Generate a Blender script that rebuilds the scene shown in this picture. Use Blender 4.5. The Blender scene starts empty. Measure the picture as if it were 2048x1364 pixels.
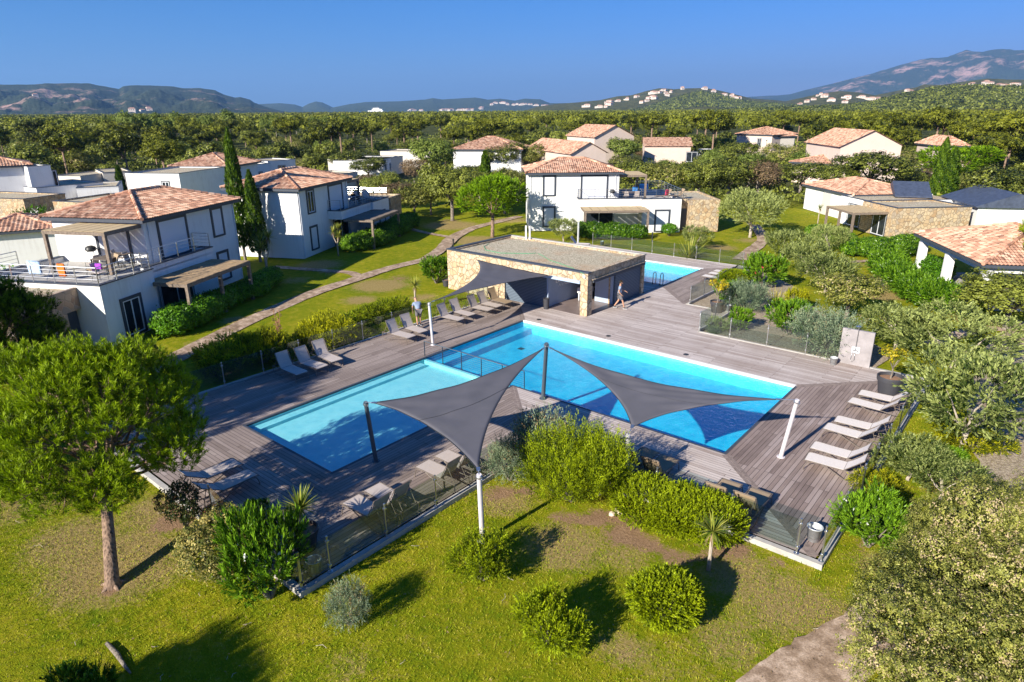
import bpy, bmesh, math, random
import numpy as np
from mathutils import Vector, Matrix
R = math.radians
rng = np.random.default_rng(11)
SC = bpy.context.scene
COL = SC.collection

# ------------------------------------------------------------------ camera
CAMZ, FPX = 11.65, 1319.54
PITCH, ROLL, YAW = 0.337613127, -0.00723945960, -0.695049575
_cp, _sp = math.cos(PITCH), math.sin(PITCH)
FW = Vector((math.sin(YAW) * _cp, math.cos(YAW) * _cp, -_sp))
_r = Vector((math.cos(YAW), -math.sin(YAW), 0)); _u = _r.cross(FW)
RT = math.cos(ROLL) * _r + math.sin(ROLL) * _u
UP = -math.sin(ROLL) * _r + math.cos(ROLL) * _u
camd = bpy.data.cameras.new('camera'); cam = bpy.data.objects.new('camera', camd); COL.objects.link(cam)
camd.sensor_width = 36; camd.lens = FPX / 2048 * 36; camd.clip_start = 0.2; camd.clip_end = 60000
M4 = Matrix((RT, UP, -FW)).transposed().to_4x4(); M4.translation = (0, 0, CAMZ)
cam.matrix_world = M4
SC.camera = cam

def G(px, py, z=0.0):
    """ground point (height z) seen at a pixel of the 2048-wide photograph"""
    d = (px - 1024) / FPX * RT - (py - 682) / FPX * UP + FW
    t = (z - CAMZ) / d.z
    return Vector((d.x * t, d.y * t, z))

def HG(bx, by, tx, ty, z=0.0):
    """height above z of something standing at base pixel whose top is at the other pixel"""
    P = G(bx, by, z); d = (tx - 1024) / FPX * RT - (ty - 682) / FPX * UP + FW
    k = (P.x * d.x + P.y * d.y) / (d.x ** 2 + d.y ** 2)
    return CAMZ + k * d.z - z

def RAD(bx, by, w):
    P = G(bx, by); return w / 2 * math.sqrt(P.x ** 2 + P.y ** 2 + CAMZ ** 2) / FPX

# ------------------------------------------------------------------ world and sun
SUN_EL, SUN_AZ = R(26.5), R(88)      # light travels towards SUN_AZ (from +x, counterclockwise)
world = bpy.data.worlds.new("World"); SC.world = world; world.use_nodes = True
wt = world.node_tree; wt.nodes.clear()
wo = wt.nodes.new('ShaderNodeOutputWorld'); bg = wt.nodes.new('ShaderNodeBackground')
sky = wt.nodes.new('ShaderNodeTexSky'); sky.sky_type = 'NISHITA'; sky.sun_disc = False
sky.sun_elevation = SUN_EL; sky.sun_rotation = R(182)
sky.altitude = 50; sky.air_density = 1.0; sky.dust_density = 0.2; sky.ozone_density = 2.0
sep = wt.nodes.new('ShaderNodeSeparateColor'); cmb = wt.nodes.new('ShaderNodeCombineColor'); wt.links.new(sky.outputs[0], sep.inputs[0])
def wm(op, a, b):
    m = wt.nodes.new('ShaderNodeMath'); m.operation = op; wt.links.new(a, m.inputs[0]); m.inputs[1].default_value = b; return m.outputs[0]
# the clear deep-blue air of the photograph: less red high up, full colour near the horizon
wt.links.new(wm('MULTIPLY', wm('POWER', sep.outputs[0], 2.4), 0.0125), cmb.inputs[0]); wt.links.new(wm('MULTIPLY', sep.outputs[1], 0.30), cmb.inputs[1]); wt.links.new(wm('MULTIPLY', sep.outputs[2], 0.70), cmb.inputs[2])
wt.links.new(cmb.outputs[0], bg.inputs[0])
bg.inputs[1].default_value = 0.085
wt.links.new(bg.outputs[0], wo.inputs[0])
sd = bpy.data.lights.new('sun', 'SUN'); sd.energy = 5.0; sd.angle = R(0.53); sd.color = (1.0, 0.93, 0.80)
sun = bpy.data.objects.new('sun', sd); COL.objects.link(sun)
ldir = Vector((math.cos(SUN_AZ) * math.cos(SUN_EL), math.sin(SUN_AZ) * math.cos(SUN_EL), -math.sin(SUN_EL)))
sun.rotation_euler = ldir.to_track_quat('-Z', 'Y').to_euler()
SC.view_settings.view_transform = 'Standard'; SC.view_settings.look = 'None'
SC.view_settings.exposure = 1.12; SC.view_settings.gamma = 1
cy = SC.cycles
cy.max_bounces = 6; cy.diffuse_bounces = 2; cy.glossy_bounces = 3; cy.transmission_bounces = 4; cy.transparent_max_bounces = 12
cy.volume_bounces = 0; cy.use_denoising = True; cy.caustics_reflective = False; cy.caustics_refractive = False
cy.sample_clamp_indirect = 6
try: cy.denoiser = 'OPENIMAGEDENOISE'
except Exception: pass

# ------------------------------------------------------------------ materials
MATS = {}
class NT:
    def __init__(s, name):
        s.m = bpy.data.materials.new(name); s.m.use_nodes = True; s.t = s.m.node_tree; s.t.nodes.clear()
        s.out = s.t.nodes.new('ShaderNodeOutputMaterial'); MATS[name] = s.m
    def n(s, typ, **kw):
        nd = s.t.nodes.new('ShaderNode' + typ)
        for k, v in kw.items():
            if k.startswith('_'): setattr(nd, k[1:], v)
            else:
                sock = nd.inputs[int(k[1:])] if k[0] == 'i' and k[1:].isdigit() else nd.inputs[k.replace('_', ' ')]
                s.put(sock, v)
        return nd
    def put(s, sock, v):
        if isinstance(v, bpy.types.NodeSocket): s.t.links.new(v, sock)
        elif isinstance(v, bpy.types.Node): s.t.links.new(v.outputs[0], sock)
        else:
            if isinstance(v, (tuple, list)) and len(v) == 3 and sock.type == 'RGBA': v = (*v, 1)
            sock.default_value = v
    def co(s, kind='Object', scale=(1, 1, 1), rot=(0, 0, 0)):
        tc = s.n('TexCoord'); mp = s.n('Mapping', _vector_type='POINT'); s.t.links.new(tc.outputs[kind], mp.inputs[0])
        mp.inputs['Scale'].default_value = scale; mp.inputs['Rotation'].default_value = rot; return mp.outputs[0]
    def pos(s):
        g = s.n('NewGeometry'); return g.outputs['Position']
    def noise(s, vec, scale, detail=4, rough=0.55):
        return s.n('TexNoise', Vector=vec, Scale=scale, Detail=detail, Roughness=rough).outputs[0]
    def ramp(s, fac, stops):
        r = s.n('ValToRGB', Fac=fac); cr = r.color_ramp
        while len(cr.elements) < len(stops): cr.elements.new(0.5)
        for e, (p, c) in zip(cr.elements, stops):
            e.position = p; e.color = (*c, 1) if len(c) == 3 else c
        return r.outputs[0]
    def mix(s, a, b, fac, mode='MIX'):
        m = s.n('MixRGB', _blend_type=mode, Fac=fac, Color1=a, Color2=b); return m.outputs[0]
    def math(s, op, a, b=0.0, clamp=False):
        m = s.n('Math', _operation=op, _use_clamp=clamp, i0=a, i1=b); return m.outputs[0]
    def attr(s, name, out='Fac'):
        a = s.n('Attribute'); a.attribute_name = name; return a.outputs[out]
    def schlick(s, f0=0.02, normal=None):
        lw = s.n('LayerWeight', Blend=0.5)
        if normal is not None: s.put(lw.inputs['Normal'], normal)
        return s.math('ADD', s.math('MULTIPLY', s.math('POWER', lw.outputs['Facing'], 5.0), 1 - f0), f0, True)
    def bump(s, h, st=0.3, dist=0.02):
        return s.n('Bump', Height=h, Strength=st, Distance=dist).outputs[0]
    def pbr(s, col, rough=0.7, metal=0, normal=None, spec=0.4, **kw):
        p = s.n('BsdfPrincipled'); s.put(p.inputs['Base Color'], col); s.put(p.inputs['Roughness'], rough); s.put(p.inputs['Metallic'], metal)
        p.inputs['Specular IOR Level'].default_value = spec
        if normal is not None: s.put(p.inputs['Normal'], normal)
        s.t.links.new(p.outputs[0], s.out.inputs[0]); return p

def simple(name, col, rough=0.6, metal=0, var=0.08, scale=6, bump=0.0):
    t = NT(name); c = t.co(); n = t.noise(c, scale, 5)
    a = tuple(x * (1 - var) for x in col); b = tuple(min(1, x * (1 + var)) for x in col)
    k = t.ramp(n, [(0.3, a), (0.7, b)])
    t.pbr(k, rough, metal, t.bump(t.noise(c, scale * 8, 3), bump, 0.01) if bump else None)
    return t.m

def leafmat(name, c1, c2, trans=0.25, rough=0.55, dead=None, deadp=0.9):
    """leaf material: colour by the per-face attribute 'tint', plus a random shift per plant"""
    t = NT(name); tint = t.attr('tint')
    oi = t.n('ObjectInfo'); r = oi.outputs['Random']
    f = t.math('ADD', tint, t.math('MULTIPLY', t.math('SUBTRACT', r, 0.5), 0.45), True)
    stops = [(0.05, c1), (0.85, c2)]
    if dead: stops = [(0.05, c1), (deadp - 0.1, c2), (deadp, dead), (1.0, dead)]
    col = t.ramp(f, stops)
    p = t.n('BsdfPrincipled'); t.put(p.inputs['Base Color'], col); p.inputs['Roughness'].default_value = rough; p.inputs['Specular IOR Level'].default_value = 0.25
    tr = t.n('BsdfTranslucent', Color=t.mix(col, (0.9, 1.0, 0.25), 0.25, 'MULTIPLY'))
    mx = t.n('MixShader', Fac=trans, i1=p, i2=tr); t.t.links.new(mx.outputs[0], t.out.inputs[0]); return t.m

leafmat('pine_needles', (0.014, 0.04, 0.001), (0.30, 0.42, 0.004), 0.3)
leafmat('pine_far', (0.012, 0.024, 0.002), (0.21, 0.225, 0.014), 0.15)
leafmat('stone_pine', (0.05, 0.12, 0.002), (0.30, 0.48, 0.006), 0.3)
leafmat('oak_leaves', (0.022, 0.034, 0.005), (0.27, 0.30, 0.045), 0.2, 0.45)
leafmat('oak_yellow', (0.028, 0.045, 0.004), (0.43, 0.43, 0.09), 0.25, 0.45, dead=(0.55, 0.42, 0.24), deadp=0.97)
leafmat('olive_leaves', (0.045, 0.075, 0.012), (0.38, 0.43, 0.13), 0.2, 0.45)
leafmat('laurel_leaves', (0.02, 0.08, 0.004), (0.16, 0.36, 0.015), 0.3, 0.35)
leafmat('oleander_leaves', (0.018, 0.07, 0.003), (0.21, 0.38, 0.02), 0.25, 0.3)
leafmat('juniper_green', (0.022, 0.05, 0.001), (0.34, 0.42, 0.004), 0.2, 0.6)
leafmat('juniper_yellow', (0.07, 0.10, 0.002), (0.60, 0.58, 0.010), 0.25, 0.6)
leafmat('juniper_blue', (0.05, 0.09, 0.05), (0.38, 0.47, 0.28), 0.2, 0.6, dead=(0.34, 0.22, 0.11), deadp=0.93)
leafmat('juniper_brown', (0.12, 0.11, 0.06), (0.32, 0.27, 0.16), 0.2, 0.6)
leafmat('cypress_leaves', (0.015, 0.045, 0.003), (0.12, 0.20, 0.010), 0.2, 0.6)
leafmat('variegated_leaves', (0.09, 0.11, 0.02), (0.62, 0.50, 0.16), 0.25, 0.45)
leafmat('dark_leaves', (0.02, 0.04, 0.01), (0.10, 0.11, 0.03), 0.25, 0.45, dead=(0.20, 0.08, 0.04), deadp=0.85)
leafmat('sword_leaves', (0.10, 0.16, 0.015), (0.50, 0.48, 0.09), 0.25, 0.4)
leafmat('sword_yellow', (0.25, 0.26, 0.02), (0.55, 0.48, 0.05), 0.25, 0.4)
leafmat('citrus_leaves', (0.14, 0.17, 0.01), (0.60, 0.46, 0.02), 0.3, 0.4)
leafmat('poplar_leaves', (0.06, 0.10, 0.01), (0.26, 0.32, 0.06), 0.25)
leafmat('brown_scrub', (0.10, 0.07, 0.04), (0.24, 0.16, 0.08), 0.15)
leafmat('flower_mix', (0.8, 0.8, 0.72), (0.85, 0.85, 0.8), 0.3, dead=(0.7, 0.02, 0.08), deadp=0.75)
leafmat('pink_flowers', (0.62, 0.25, 0.36), (0.75, 0.42, 0.5), 0.3)
leafmat('red_flowers', (0.5, 0.02, 0.04), (0.6, 0.05, 0.08), 0.3)
leafmat('white_flowers', (0.75, 0.75, 0.68), (0.85, 0.85, 0.8), 0.3)
leafmat('dead_fronds', (0.22, 0.15, 0.07), (0.34, 0.24, 0.12), 0.2)
leafmat('flower_stalks', (0.22, 0.10, 0.06), (0.36, 0.18, 0.10), 0.1)

def bark(name, c1, c2, sc=6):
    t = NT(name); c = t.co(scale=(1, 1, 0.25)); v = t.n('TexVoronoi', Vector=c, Scale=sc * 3).outputs[0]; n = t.noise(c, sc, 6, 0.7)
    f = t.math('ADD', t.math('MULTIPLY', v, 0.5), t.math('MULTIPLY', n, 0.7))
    t.pbr(t.ramp(f, [(0.3, c1), (0.75, c2)]), 0.9, 0, t.bump(f, 0.8, 0.04)); return t.m
bark('pine_bark', (0.05, 0.032, 0.022), (0.30, 0.20, 0.14)); bark('grey_bark', (0.08, 0.065, 0.05), (0.26, 0.22, 0.18)); bark('pale_bark', (0.25, 0.2, 0.15), (0.5, 0.43, 0.35))


simple('pink_render', (0.62, 0.50, 0.43), 0.85, var=0.05, scale=0.7, bump=0.15)
simple('cream_render', (0.62, 0.57, 0.50), 0.85, var=0.05, scale=0.7, bump=0.15)
simple('slate_trim', (0.055, 0.065, 0.085), 0.55, var=0.12)
simple('frame_grey', (0.05, 0.058, 0.075), 0.5, var=0.1)
simple('shutter_white', (0.72, 0.74, 0.78), 0.5, var=0.03)
simple('weathered_wood', (0.20, 0.155, 0.12), 0.85, var=0.35, scale=9, bump=0.3)
simple('pergola_reed', (0.36, 0.25, 0.14), 0.9, var=0.3, scale=5, bump=0.3)
simple('pergola_canvas', (0.50, 0.38, 0.22), 0.9, var=0.12, scale=3, bump=0.2)
simple('steel', (0.55, 0.56, 0.57), 0.3, 0.9, var=0.05)
simple('galvanised', (0.56, 0.58, 0.59), 0.4, 0.35, var=0.15, scale=12)
simple('concrete', (0.42, 0.40, 0.37), 0.85, var=0.15, scale=4, bump=0.2)
simple('coping_white', (0.80, 0.78, 0.74), 0.7, var=0.05, scale=3)
simple('pole_white', (0.62, 0.58, 0.60), 0.45, var=0.06)
simple('pole_dark', (0.07, 0.095, 0.12), 0.45, var=0.08)
simple('pot_grey', (0.05, 0.05, 0.058), 0.55, var=0.12, scale=3, bump=0.1)
simple('soil', (0.30, 0.17, 0.10), 0.95, var=0.3, scale=20, bump=0.4)
simple('planter_white', (0.75, 0.75, 0.76), 0.4, var=0.03)
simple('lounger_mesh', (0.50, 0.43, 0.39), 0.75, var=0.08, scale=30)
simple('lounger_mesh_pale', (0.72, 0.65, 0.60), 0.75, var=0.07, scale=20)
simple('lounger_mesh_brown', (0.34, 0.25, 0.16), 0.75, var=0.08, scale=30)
simple('lounger_frame', (0.16, 0.13, 0.11), 0.5, var=0.15)
simple('dark_metal', (0.03, 0.032, 0.035), 0.45, var=0.1)
simple('dark_glass', (0.02, 0.026, 0.034), 0.06, var=0.5, scale=1.5, bump=0.02)
simple('skin', (0.48, 0.26, 0.17), 0.6, var=0.06)
simple('hair', (0.02, 0.014, 0.01), 0.8, var=0.2)
simple('shirt_blue', (0.23, 0.29, 0.40), 0.85, var=0.1, scale=14)
simple('shorts_grey', (0.16, 0.15, 0.16), 0.85, var=0.15, scale=20)
simple('cap_grey', (0.11, 0.11, 0.13), 0.85, var=0.1)
simple('shoe_dark', (0.03, 0.03, 0.035), 0.7, var=0.1); simple('shoe_sole', (0.7, 0.7, 0.7), 0.7, var=0.03)
simple('hose_green', (0.02, 0.35, 0.15), 0.4, var=0.05)
simple('towel_blue', (0.05, 0.25, 0.6), 0.9, var=0.3, scale=8); simple('towel_orange', (0.7, 0.16, 0.02), 0.9, var=0.2, scale=8)
simple('towel_pink', (0.75, 0.08, 0.16), 0.9, var=0.1, scale=8); simple('towel_pale', (0.4, 0.55, 0.75), 0.9, var=0.3, scale=10)
simple('towel_purple', (0.30, 0.05, 0.45), 0.9, var=0.1)
simple('rock', (0.62, 0.50, 0.38), 0.9, var=0.15, scale=5, bump=0.3)
simple('green_shutter', (0.25, 0.55, 0.40), 0.6, var=0.05)
simple('car_white', (0.75, 0.76, 0.78), 0.25, var=0.02); simple('car_red', (0.28, 0.01, 0.02), 0.25, var=0.05); simple('car_grey', (0.25, 0.28, 0.33), 0.25, var=0.05); simple('car_blue', (0.04, 0.09, 0.16), 0.25, var=0.05)
simple('rubber', (0.02, 0.02, 0.02), 0.8); simple('slate_roof', (0.06, 0.075, 0.115), 0.5, var=0.25, scale=3)
simple('hill_wall', (0.66, 0.56, 0.48), 0.8, var=0.08); simple('hill_roof', (0.50, 0.27, 0.18), 0.8, var=0.1)
simple('wall_blue', (0.36, 0.44, 0.56), 0.75, var=0.05, scale=2); simple('sign_white', (0.92, 0.93, 0.95), 0.6, var=0.02)
simple('plaster_grey', (0.30, 0.275, 0.28), 0.8, var=0.22, scale=2.2, bump=0.2)

def mk():
    t = NT('white_render'); c = t.co(); big = t.noise(c, 0.7, 5); st = t.noise(t.co(scale=(5.0, 5.0, .35)), 1.0, 5, 0.65); f = t.math('ADD', t.math('MULTIPLY', big, 0.5), t.math('MULTIPLY', st, 0.5))
    t.pbr(t.ramp(f, [(0.3, (0.64, 0.62, 0.60)), (0.48, (0.77, 0.765, 0.755)), (0.7, (0.80, 0.795, 0.79))]), 0.85, 0, t.bump(t.noise(c, 14, 4), 0.2, 0.01))
    # clay tiles, colour per tile from the face attribute
    t = NT('roof_tiles'); f = t.attr('tint'); c = t.co()
    col = t.ramp(f, [(0.0, (0.20, 0.10, 0.065)), (0.22, (0.38, 0.20, 0.13)), (0.6, (0.58, 0.31, 0.20)), (1.0, (0.74, 0.50, 0.35))])
    col = t.mix(col, (0.16, 0.12, 0.09), t.math('MULTIPLY', t.ramp(t.noise(c, 2.0, 6), [(0.5, (0, 0, 0)), (0.75, (1, 1, 1))]), 0.35))
    t.pbr(col, 0.8, 0, t.bump(t.noise(c, 30, 4), 0.2, 0.01))
    # crazy-paved granite
    for name, a, b, cc, mort, sc in (('stone_wall', (0.42, 0.27, 0.14), (0.62, 0.49, 0.31), (0.36, 0.30, 0.23), (0.26, 0.19, 0.12), 3.0),
                                  ('stone_dark', (0.36, 0.22, 0.15), (0.50, 0.36, 0.26), (0.20, 0.19, 0.20), (0.38, 0.28, 0.21), 2.3),
                                  ('stone_pale', (0.48, 0.33, 0.18), (0.66, 0.53, 0.37), (0.42, 0.34, 0.25), (0.26, 0.19, 0.12), 3.0)):
        t = NT(name); c = t.co(); w = t.n('MixRGB', _blend_type='ADD', Fac=0.12, Color1=c, Color2=t.n('TexNoise', Vector=c, Scale=2.5).outputs[1]).outputs[0]
        v = t.n('TexVoronoi', Vector=w, Scale=sc); e = t.n('TexVoronoi', _feature='DISTANCE_TO_EDGE', Vector=w, Scale=sc)
        hsv = t.n('SeparateColor', Color=v.outputs['Color'])
        base = t.ramp(hsv.outputs[0], [(0.0, a), (0.55, b), (1.0, cc)])
        base = t.mix(base, (0.3, 0.22, 0.15), t.math('MULTIPLY', t.noise(c, 14, 5), 0.35))
        m = t.ramp(e.outputs['Distance'], [(0.025, (1, 1, 1)), (0.065, (0, 0, 0))])
        t.pbr(t.mix(base, mort, m), 0.9, 0, t.bump(t.math('ADD', t.ramp(e.outputs['Distance'], [(0.0, (0, 0, 0)), (0.09, (1, 1, 1))]), t.math('MULTIPLY', t.noise(c, 20, 4), 0.3)), 0.6, 0.03))
    # gravel on flat roofs and beds
    for name, a, b, d in (('gravel', (0.24, 0.20, 0.13), (0.64, 0.56, 0.41), (0.46, 0.27, 0.14)), ('gravel_dirt', (0.20, 0.15, 0.10), (0.46, 0.38, 0.28), (0.30, 0.19, 0.10))):
        t = NT(name); c = t.co(); v = t.n('TexVoronoi', Vector=c, Scale=22).outputs['Color']; s = t.n('SeparateColor', Color=v).outputs[0]
        col = t.ramp(s, [(0.1, a), (0.9, b)]); n = t.noise(c, 0.5, 5)
        col = t.mix(col, d, t.math('MULTIPLY', t.ramp(n, [(0.52, (0, 0, 0)), (0.72, (1, 1, 1))]), 0.6))
        t.pbr(col, 0.95, 0, t.bump(s, 0.5, 0.02))
    # deck boards
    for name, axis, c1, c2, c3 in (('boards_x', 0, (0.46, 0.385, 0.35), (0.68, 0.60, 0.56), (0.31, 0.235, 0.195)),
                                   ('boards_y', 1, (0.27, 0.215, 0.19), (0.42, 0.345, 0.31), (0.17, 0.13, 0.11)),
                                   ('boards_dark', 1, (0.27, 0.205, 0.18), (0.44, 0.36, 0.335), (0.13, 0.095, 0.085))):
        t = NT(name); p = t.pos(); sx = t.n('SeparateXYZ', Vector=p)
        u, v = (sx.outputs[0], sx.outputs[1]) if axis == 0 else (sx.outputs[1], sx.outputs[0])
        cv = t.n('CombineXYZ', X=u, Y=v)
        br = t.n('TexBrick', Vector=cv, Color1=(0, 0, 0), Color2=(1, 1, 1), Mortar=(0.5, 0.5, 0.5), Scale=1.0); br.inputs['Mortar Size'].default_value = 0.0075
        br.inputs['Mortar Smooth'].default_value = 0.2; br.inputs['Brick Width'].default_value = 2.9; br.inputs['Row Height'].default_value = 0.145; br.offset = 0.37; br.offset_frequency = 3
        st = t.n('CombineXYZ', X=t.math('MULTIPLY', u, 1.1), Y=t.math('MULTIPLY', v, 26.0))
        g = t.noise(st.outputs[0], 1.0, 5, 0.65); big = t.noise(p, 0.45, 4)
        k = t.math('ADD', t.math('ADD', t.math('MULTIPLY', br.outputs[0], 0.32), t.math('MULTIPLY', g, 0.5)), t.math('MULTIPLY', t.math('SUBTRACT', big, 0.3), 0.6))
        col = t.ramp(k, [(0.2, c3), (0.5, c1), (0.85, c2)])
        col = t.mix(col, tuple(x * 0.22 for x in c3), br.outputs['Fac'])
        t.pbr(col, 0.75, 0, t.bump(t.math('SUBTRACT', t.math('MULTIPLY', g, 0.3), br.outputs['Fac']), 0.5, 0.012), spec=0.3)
    t = NT('mitre_boards'); p = t.pos(); g = t.noise(p, 7, 5, 0.7); t.pbr(t.ramp(g, [(0.3, (0.15, 0.115, 0.10)), (0.75, (0.34, 0.27, 0.24))]), 0.8)
    # grey slatted cladding
    t = NT('slat_cladding'); c = t.co(); w = t.n('TexWave', _bands_direction='Z', Vector=c, Scale=3.2).outputs['Color']
    t.pbr(t.ramp(w, [(0.0, (0.045, 0.06, 0.085)), (0.25, (0.10, 0.135, 0.18)), (1.0, (0.14, 0.18, 0.235))]), 0.6, 0, t.bump(w, 0.7, 0.02))
    t = NT('roller_shutter'); c = t.co(); w = t.n('TexWave', _bands_direction='Z', Vector=c, Scale=5.5).outputs['Color']
    t.pbr(t.ramp(w, [(0.0, (0.58, 0.60, 0.66)), (0.3, (0.74, 0.76, 0.80))]), 0.6, 0, t.bump(w, 0.4, 0.01))
    # sail cloth
    t = NT('sail_cloth'); c = t.co(); w = t.noise(c, 0.9, 4); f = t.n('TexWave', _bands_direction='DIAGONAL', Vector=c, Scale=30, Distortion=1.0).outputs['Color']
    col = t.ramp(t.math('ADD', w, t.math('MULTIPLY', f, 0.15)), [(0.3, (0.090, 0.090, 0.105)), (0.85, (0.135, 0.13, 0.15))])
    p = t.n('BsdfPrincipled'); t.put(p.inputs['Base Color'], col); p.inputs['Roughness'].default_value = 0.8
    tr = t.n('BsdfTranslucent', Color=(0.16, 0.16, 0.18)); mx = t.n('MixShader', Fac=0.12, i1=p, i2=tr); t.t.links.new(mx.outputs[0], t.out.inputs[0])
    # glass fence
    t = NT('clear_glass'); tr = t.n('BsdfTransparent', Color=(0.80, 0.86, 0.84)); gl = t.n('BsdfGlossy', Roughness=0.03, Color=(1, 1, 1))
    mx = t.n('MixShader', Fac=t.schlick(0.05), i1=tr, i2=gl); t.t.links.new(mx.outputs[0], t.out.inputs[0])
    # pool water and liner
    for name, tint in (('pool_water', (0.50, 0.90, 1.0)), ('shallow_water', (0.78, 0.96, 1.0))):
        t = NT(name); p = t.pos(); n1 = t.noise(p, 6.0, 5, 0.6); n2 = t.noise(p, 22.0, 3, 0.6)
        b = t.bump(t.math('ADD', n1, t.math('MULTIPLY', n2, 0.5)), 0.65, 0.035)
        tr = t.n('BsdfTransparent', Color=tint); gl = t.n('BsdfGlossy', Roughness=0.05, Color=(1, 1, 1), Normal=b); 
        mx = t.n('MixShader', Fac=t.schlick(0.03, b), i1=tr, i2=gl); t.t.links.new(mx.outputs[0], t.out.inputs[0])
    for name, a, b in (('pool_liner', (0.02, 0.47, 0.68), (0.09, 0.70, 0.82)), ('shallow_liner', (0.27, 0.66, 0.70), (0.42, 0.78, 0.78))):
        t = NT(name); c = t.pos()
        wv = t.n('MixRGB', _blend_type='ADD', Fac=0.35, Color1=c, Color2=t.n('TexNoise', Vector=c, Scale=1.8).outputs[1]).outputs[0]
        v = t.n('TexVoronoi', _feature='SMOOTH_F1', Vector=wv, Scale=2.8).outputs['Distance']
        t.pbr(t.ramp(t.math('ADD', t.math('MULTIPLY', v, 0.6), t.math('MULTIPLY', t.noise(c, 18, 4, 0.7), 0.4)), [(0.2, a), (0.8, b)]), 0.7)
    # lawn, with dry and bare patches given by vertex attributes
    t = NT('lawn'); p = t.pos(); dry = t.attr('dry'); bare = t.attr('bare'); wild = t.attr('wild')
    n1 = t.noise(p, 0.35, 5, 0.6); n2 = t.noise(p, 2.2, 6, 0.7); n3 = t.noise(p, 38, 3, 0.7); n4 = t.noise(p, 12, 4, 0.7)
    grass = t.ramp(t.math('ADD', t.math('MULTIPLY', n1, 0.4), t.math('MULTIPLY', n2, 0.6)), [(0.32, (0.11, 0.19, 0.004)), (0.5, (0.25, 0.27, 0.006)), (0.68, (0.42, 0.36, 0.02))])
    straw = t.ramp(n4, [(0.3, (0.28, 0.20, 0.06)), (0.7, (0.48, 0.36, 0.15))])
    dirt = t.ramp(t.math('ADD', t.math('MULTIPLY', n4, 0.6), t.math('MULTIPLY', n2, 0.4)), [(0.3, (0.22, 0.125, 0.065)), (0.7, (0.46, 0.30, 0.18))])
    fd = t.math('ADD', dry, t.math('MULTIPLY', t.math('SUBTRACT', t.math('ADD', t.math('MULTIPLY', n4, 0.5), t.math('MULTIPLY', n2, 0.5)), 0.5), 1.6))
    fd = t.ramp(fd, [(0.32, (0, 0, 0)), (0.62, (1, 1, 1))]); fb = t.math('ADD', bare, t.math('MULTIPLY', t.math('SUBTRACT', t.math('ADD', t.math('MULTIPLY', n4, 0.4), t.math('MULTIPLY', n2, 0.6)), 0.5), 1.5)); fb = t.ramp(fb, [(0.42, (0, 0, 0)), (0.62, (1, 1, 1))])
    col = t.mix(grass, straw, fd); col = t.mix(col, dirt, fb)
    scrub = t.ramp(t.noise(p, 0.06, 6, 0.7), [(0.35, (0.045, 0.055, 0.018)), (0.6, (0.09, 0.10, 0.03)), (0.75, (0.20, 0.15, 0.08))])
    col = t.mix(col, scrub, wild)
    col = t.mix(col, (0.5, 0.5, 0.5), 0.55, 'OVERLAY') if False else col
    tone = t.ramp(n3, [(0.25, (0.45, 0.45, 0.45)), (0.75, (1.35, 1.35, 1.35))]); col = t.mix(col, tone, 0.85, 'MULTIPLY')
    t.pbr(col, 0.95, 0, t.bump(t.math('ADD', n3, n4), 0.8, 0.06), spec=0.1)
    t = NT('grass_blades'); f = t.attr('tint'); p = t.pos(); n2 = t.noise(p, 2.2, 6, 0.7)
    col = t.ramp(t.math('ADD', t.math('MULTIPLY', f, 0.5), t.math('MULTIPLY', n2, 0.5)), [(0.25, (0.09, 0.18, 0.004)), (0.5, (0.24, 0.29, 0.008)), (0.75, (0.44, 0.40, 0.05))]); t.pbr(col, 0.8, spec=0.1)
    # paths
    t = NT('path_paving'); p = t.pos(); n = t.noise(p, 3, 6, 0.7); n2 = t.noise(p, 30, 3); big = t.noise(p, 0.9, 4)
    col = t.ramp(t.math('ADD', t.math('MULTIPLY', n, 0.6), t.math('MULTIPLY', big, 0.4)), [(0.36, (0.17, 0.11, 0.065)), (0.48, (0.34, 0.235, 0.155)), (0.60, (0.60, 0.45, 0.33))]); t.pbr(t.mix(col, t.ramp(n2, [(0.3, (0.6, 0.6, 0.6)), (0.7, (1.2, 1.2, 1.2))]), 0.8, 'MULTIPLY'), 0.9, 0, t.bump(n2, 0.4, 0.02))
    # hills
    for name, g1, g2, rock, thr in (('hill_near', (0.045, 0.05, 0.012), (0.15, 0.14, 0.04), (0.28, 0.2, 0.12), 0.68),
                           ('hill_mid', (0.028, 0.042, 0.018), (0.08, 0.09, 0.035), (0.28, 0.2, 0.14), 0.66),
                           ('hill_rocky', (0.025, 0.038, 0.022), (0.06, 0.07, 0.035), (0.58, 0.36, 0.30), 0.555)):
        t = NT(name); p = t.pos(); k = 1.0
        n = t.noise(p, 0.0035, 8, 0.7); n2 = t.noise(p, 0.035, 5, 0.75); n3 = t.noise(p, 0.0013, 6, 0.65)
        veg = t.ramp(n2, [(0.38, g1), (0.62, g2)])
        f = t.ramp(t.math('ADD', t.math('MULTIPLY', n, 0.6), t.math('MULTIPLY', n3, 0.4)), [(thr - 0.03, (0, 0, 0)), (thr + 0.05, (1, 1, 1))])
        t.pbr(t.mix(veg, rock, t.math('MULTIPLY', f, 0.9)), 1.0, 0, t.bump(n2, 1.0, 14.0), spec=0.05)
    t = NT('sea_water'); p = t.pos(); t.pbr((0.03, 0.12, 0.25), 0.35, 0, t.bump(t.noise(p, 0.05, 4), 0.2, 2.0))
mk()
def MT(n): return MATS[n]
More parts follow.
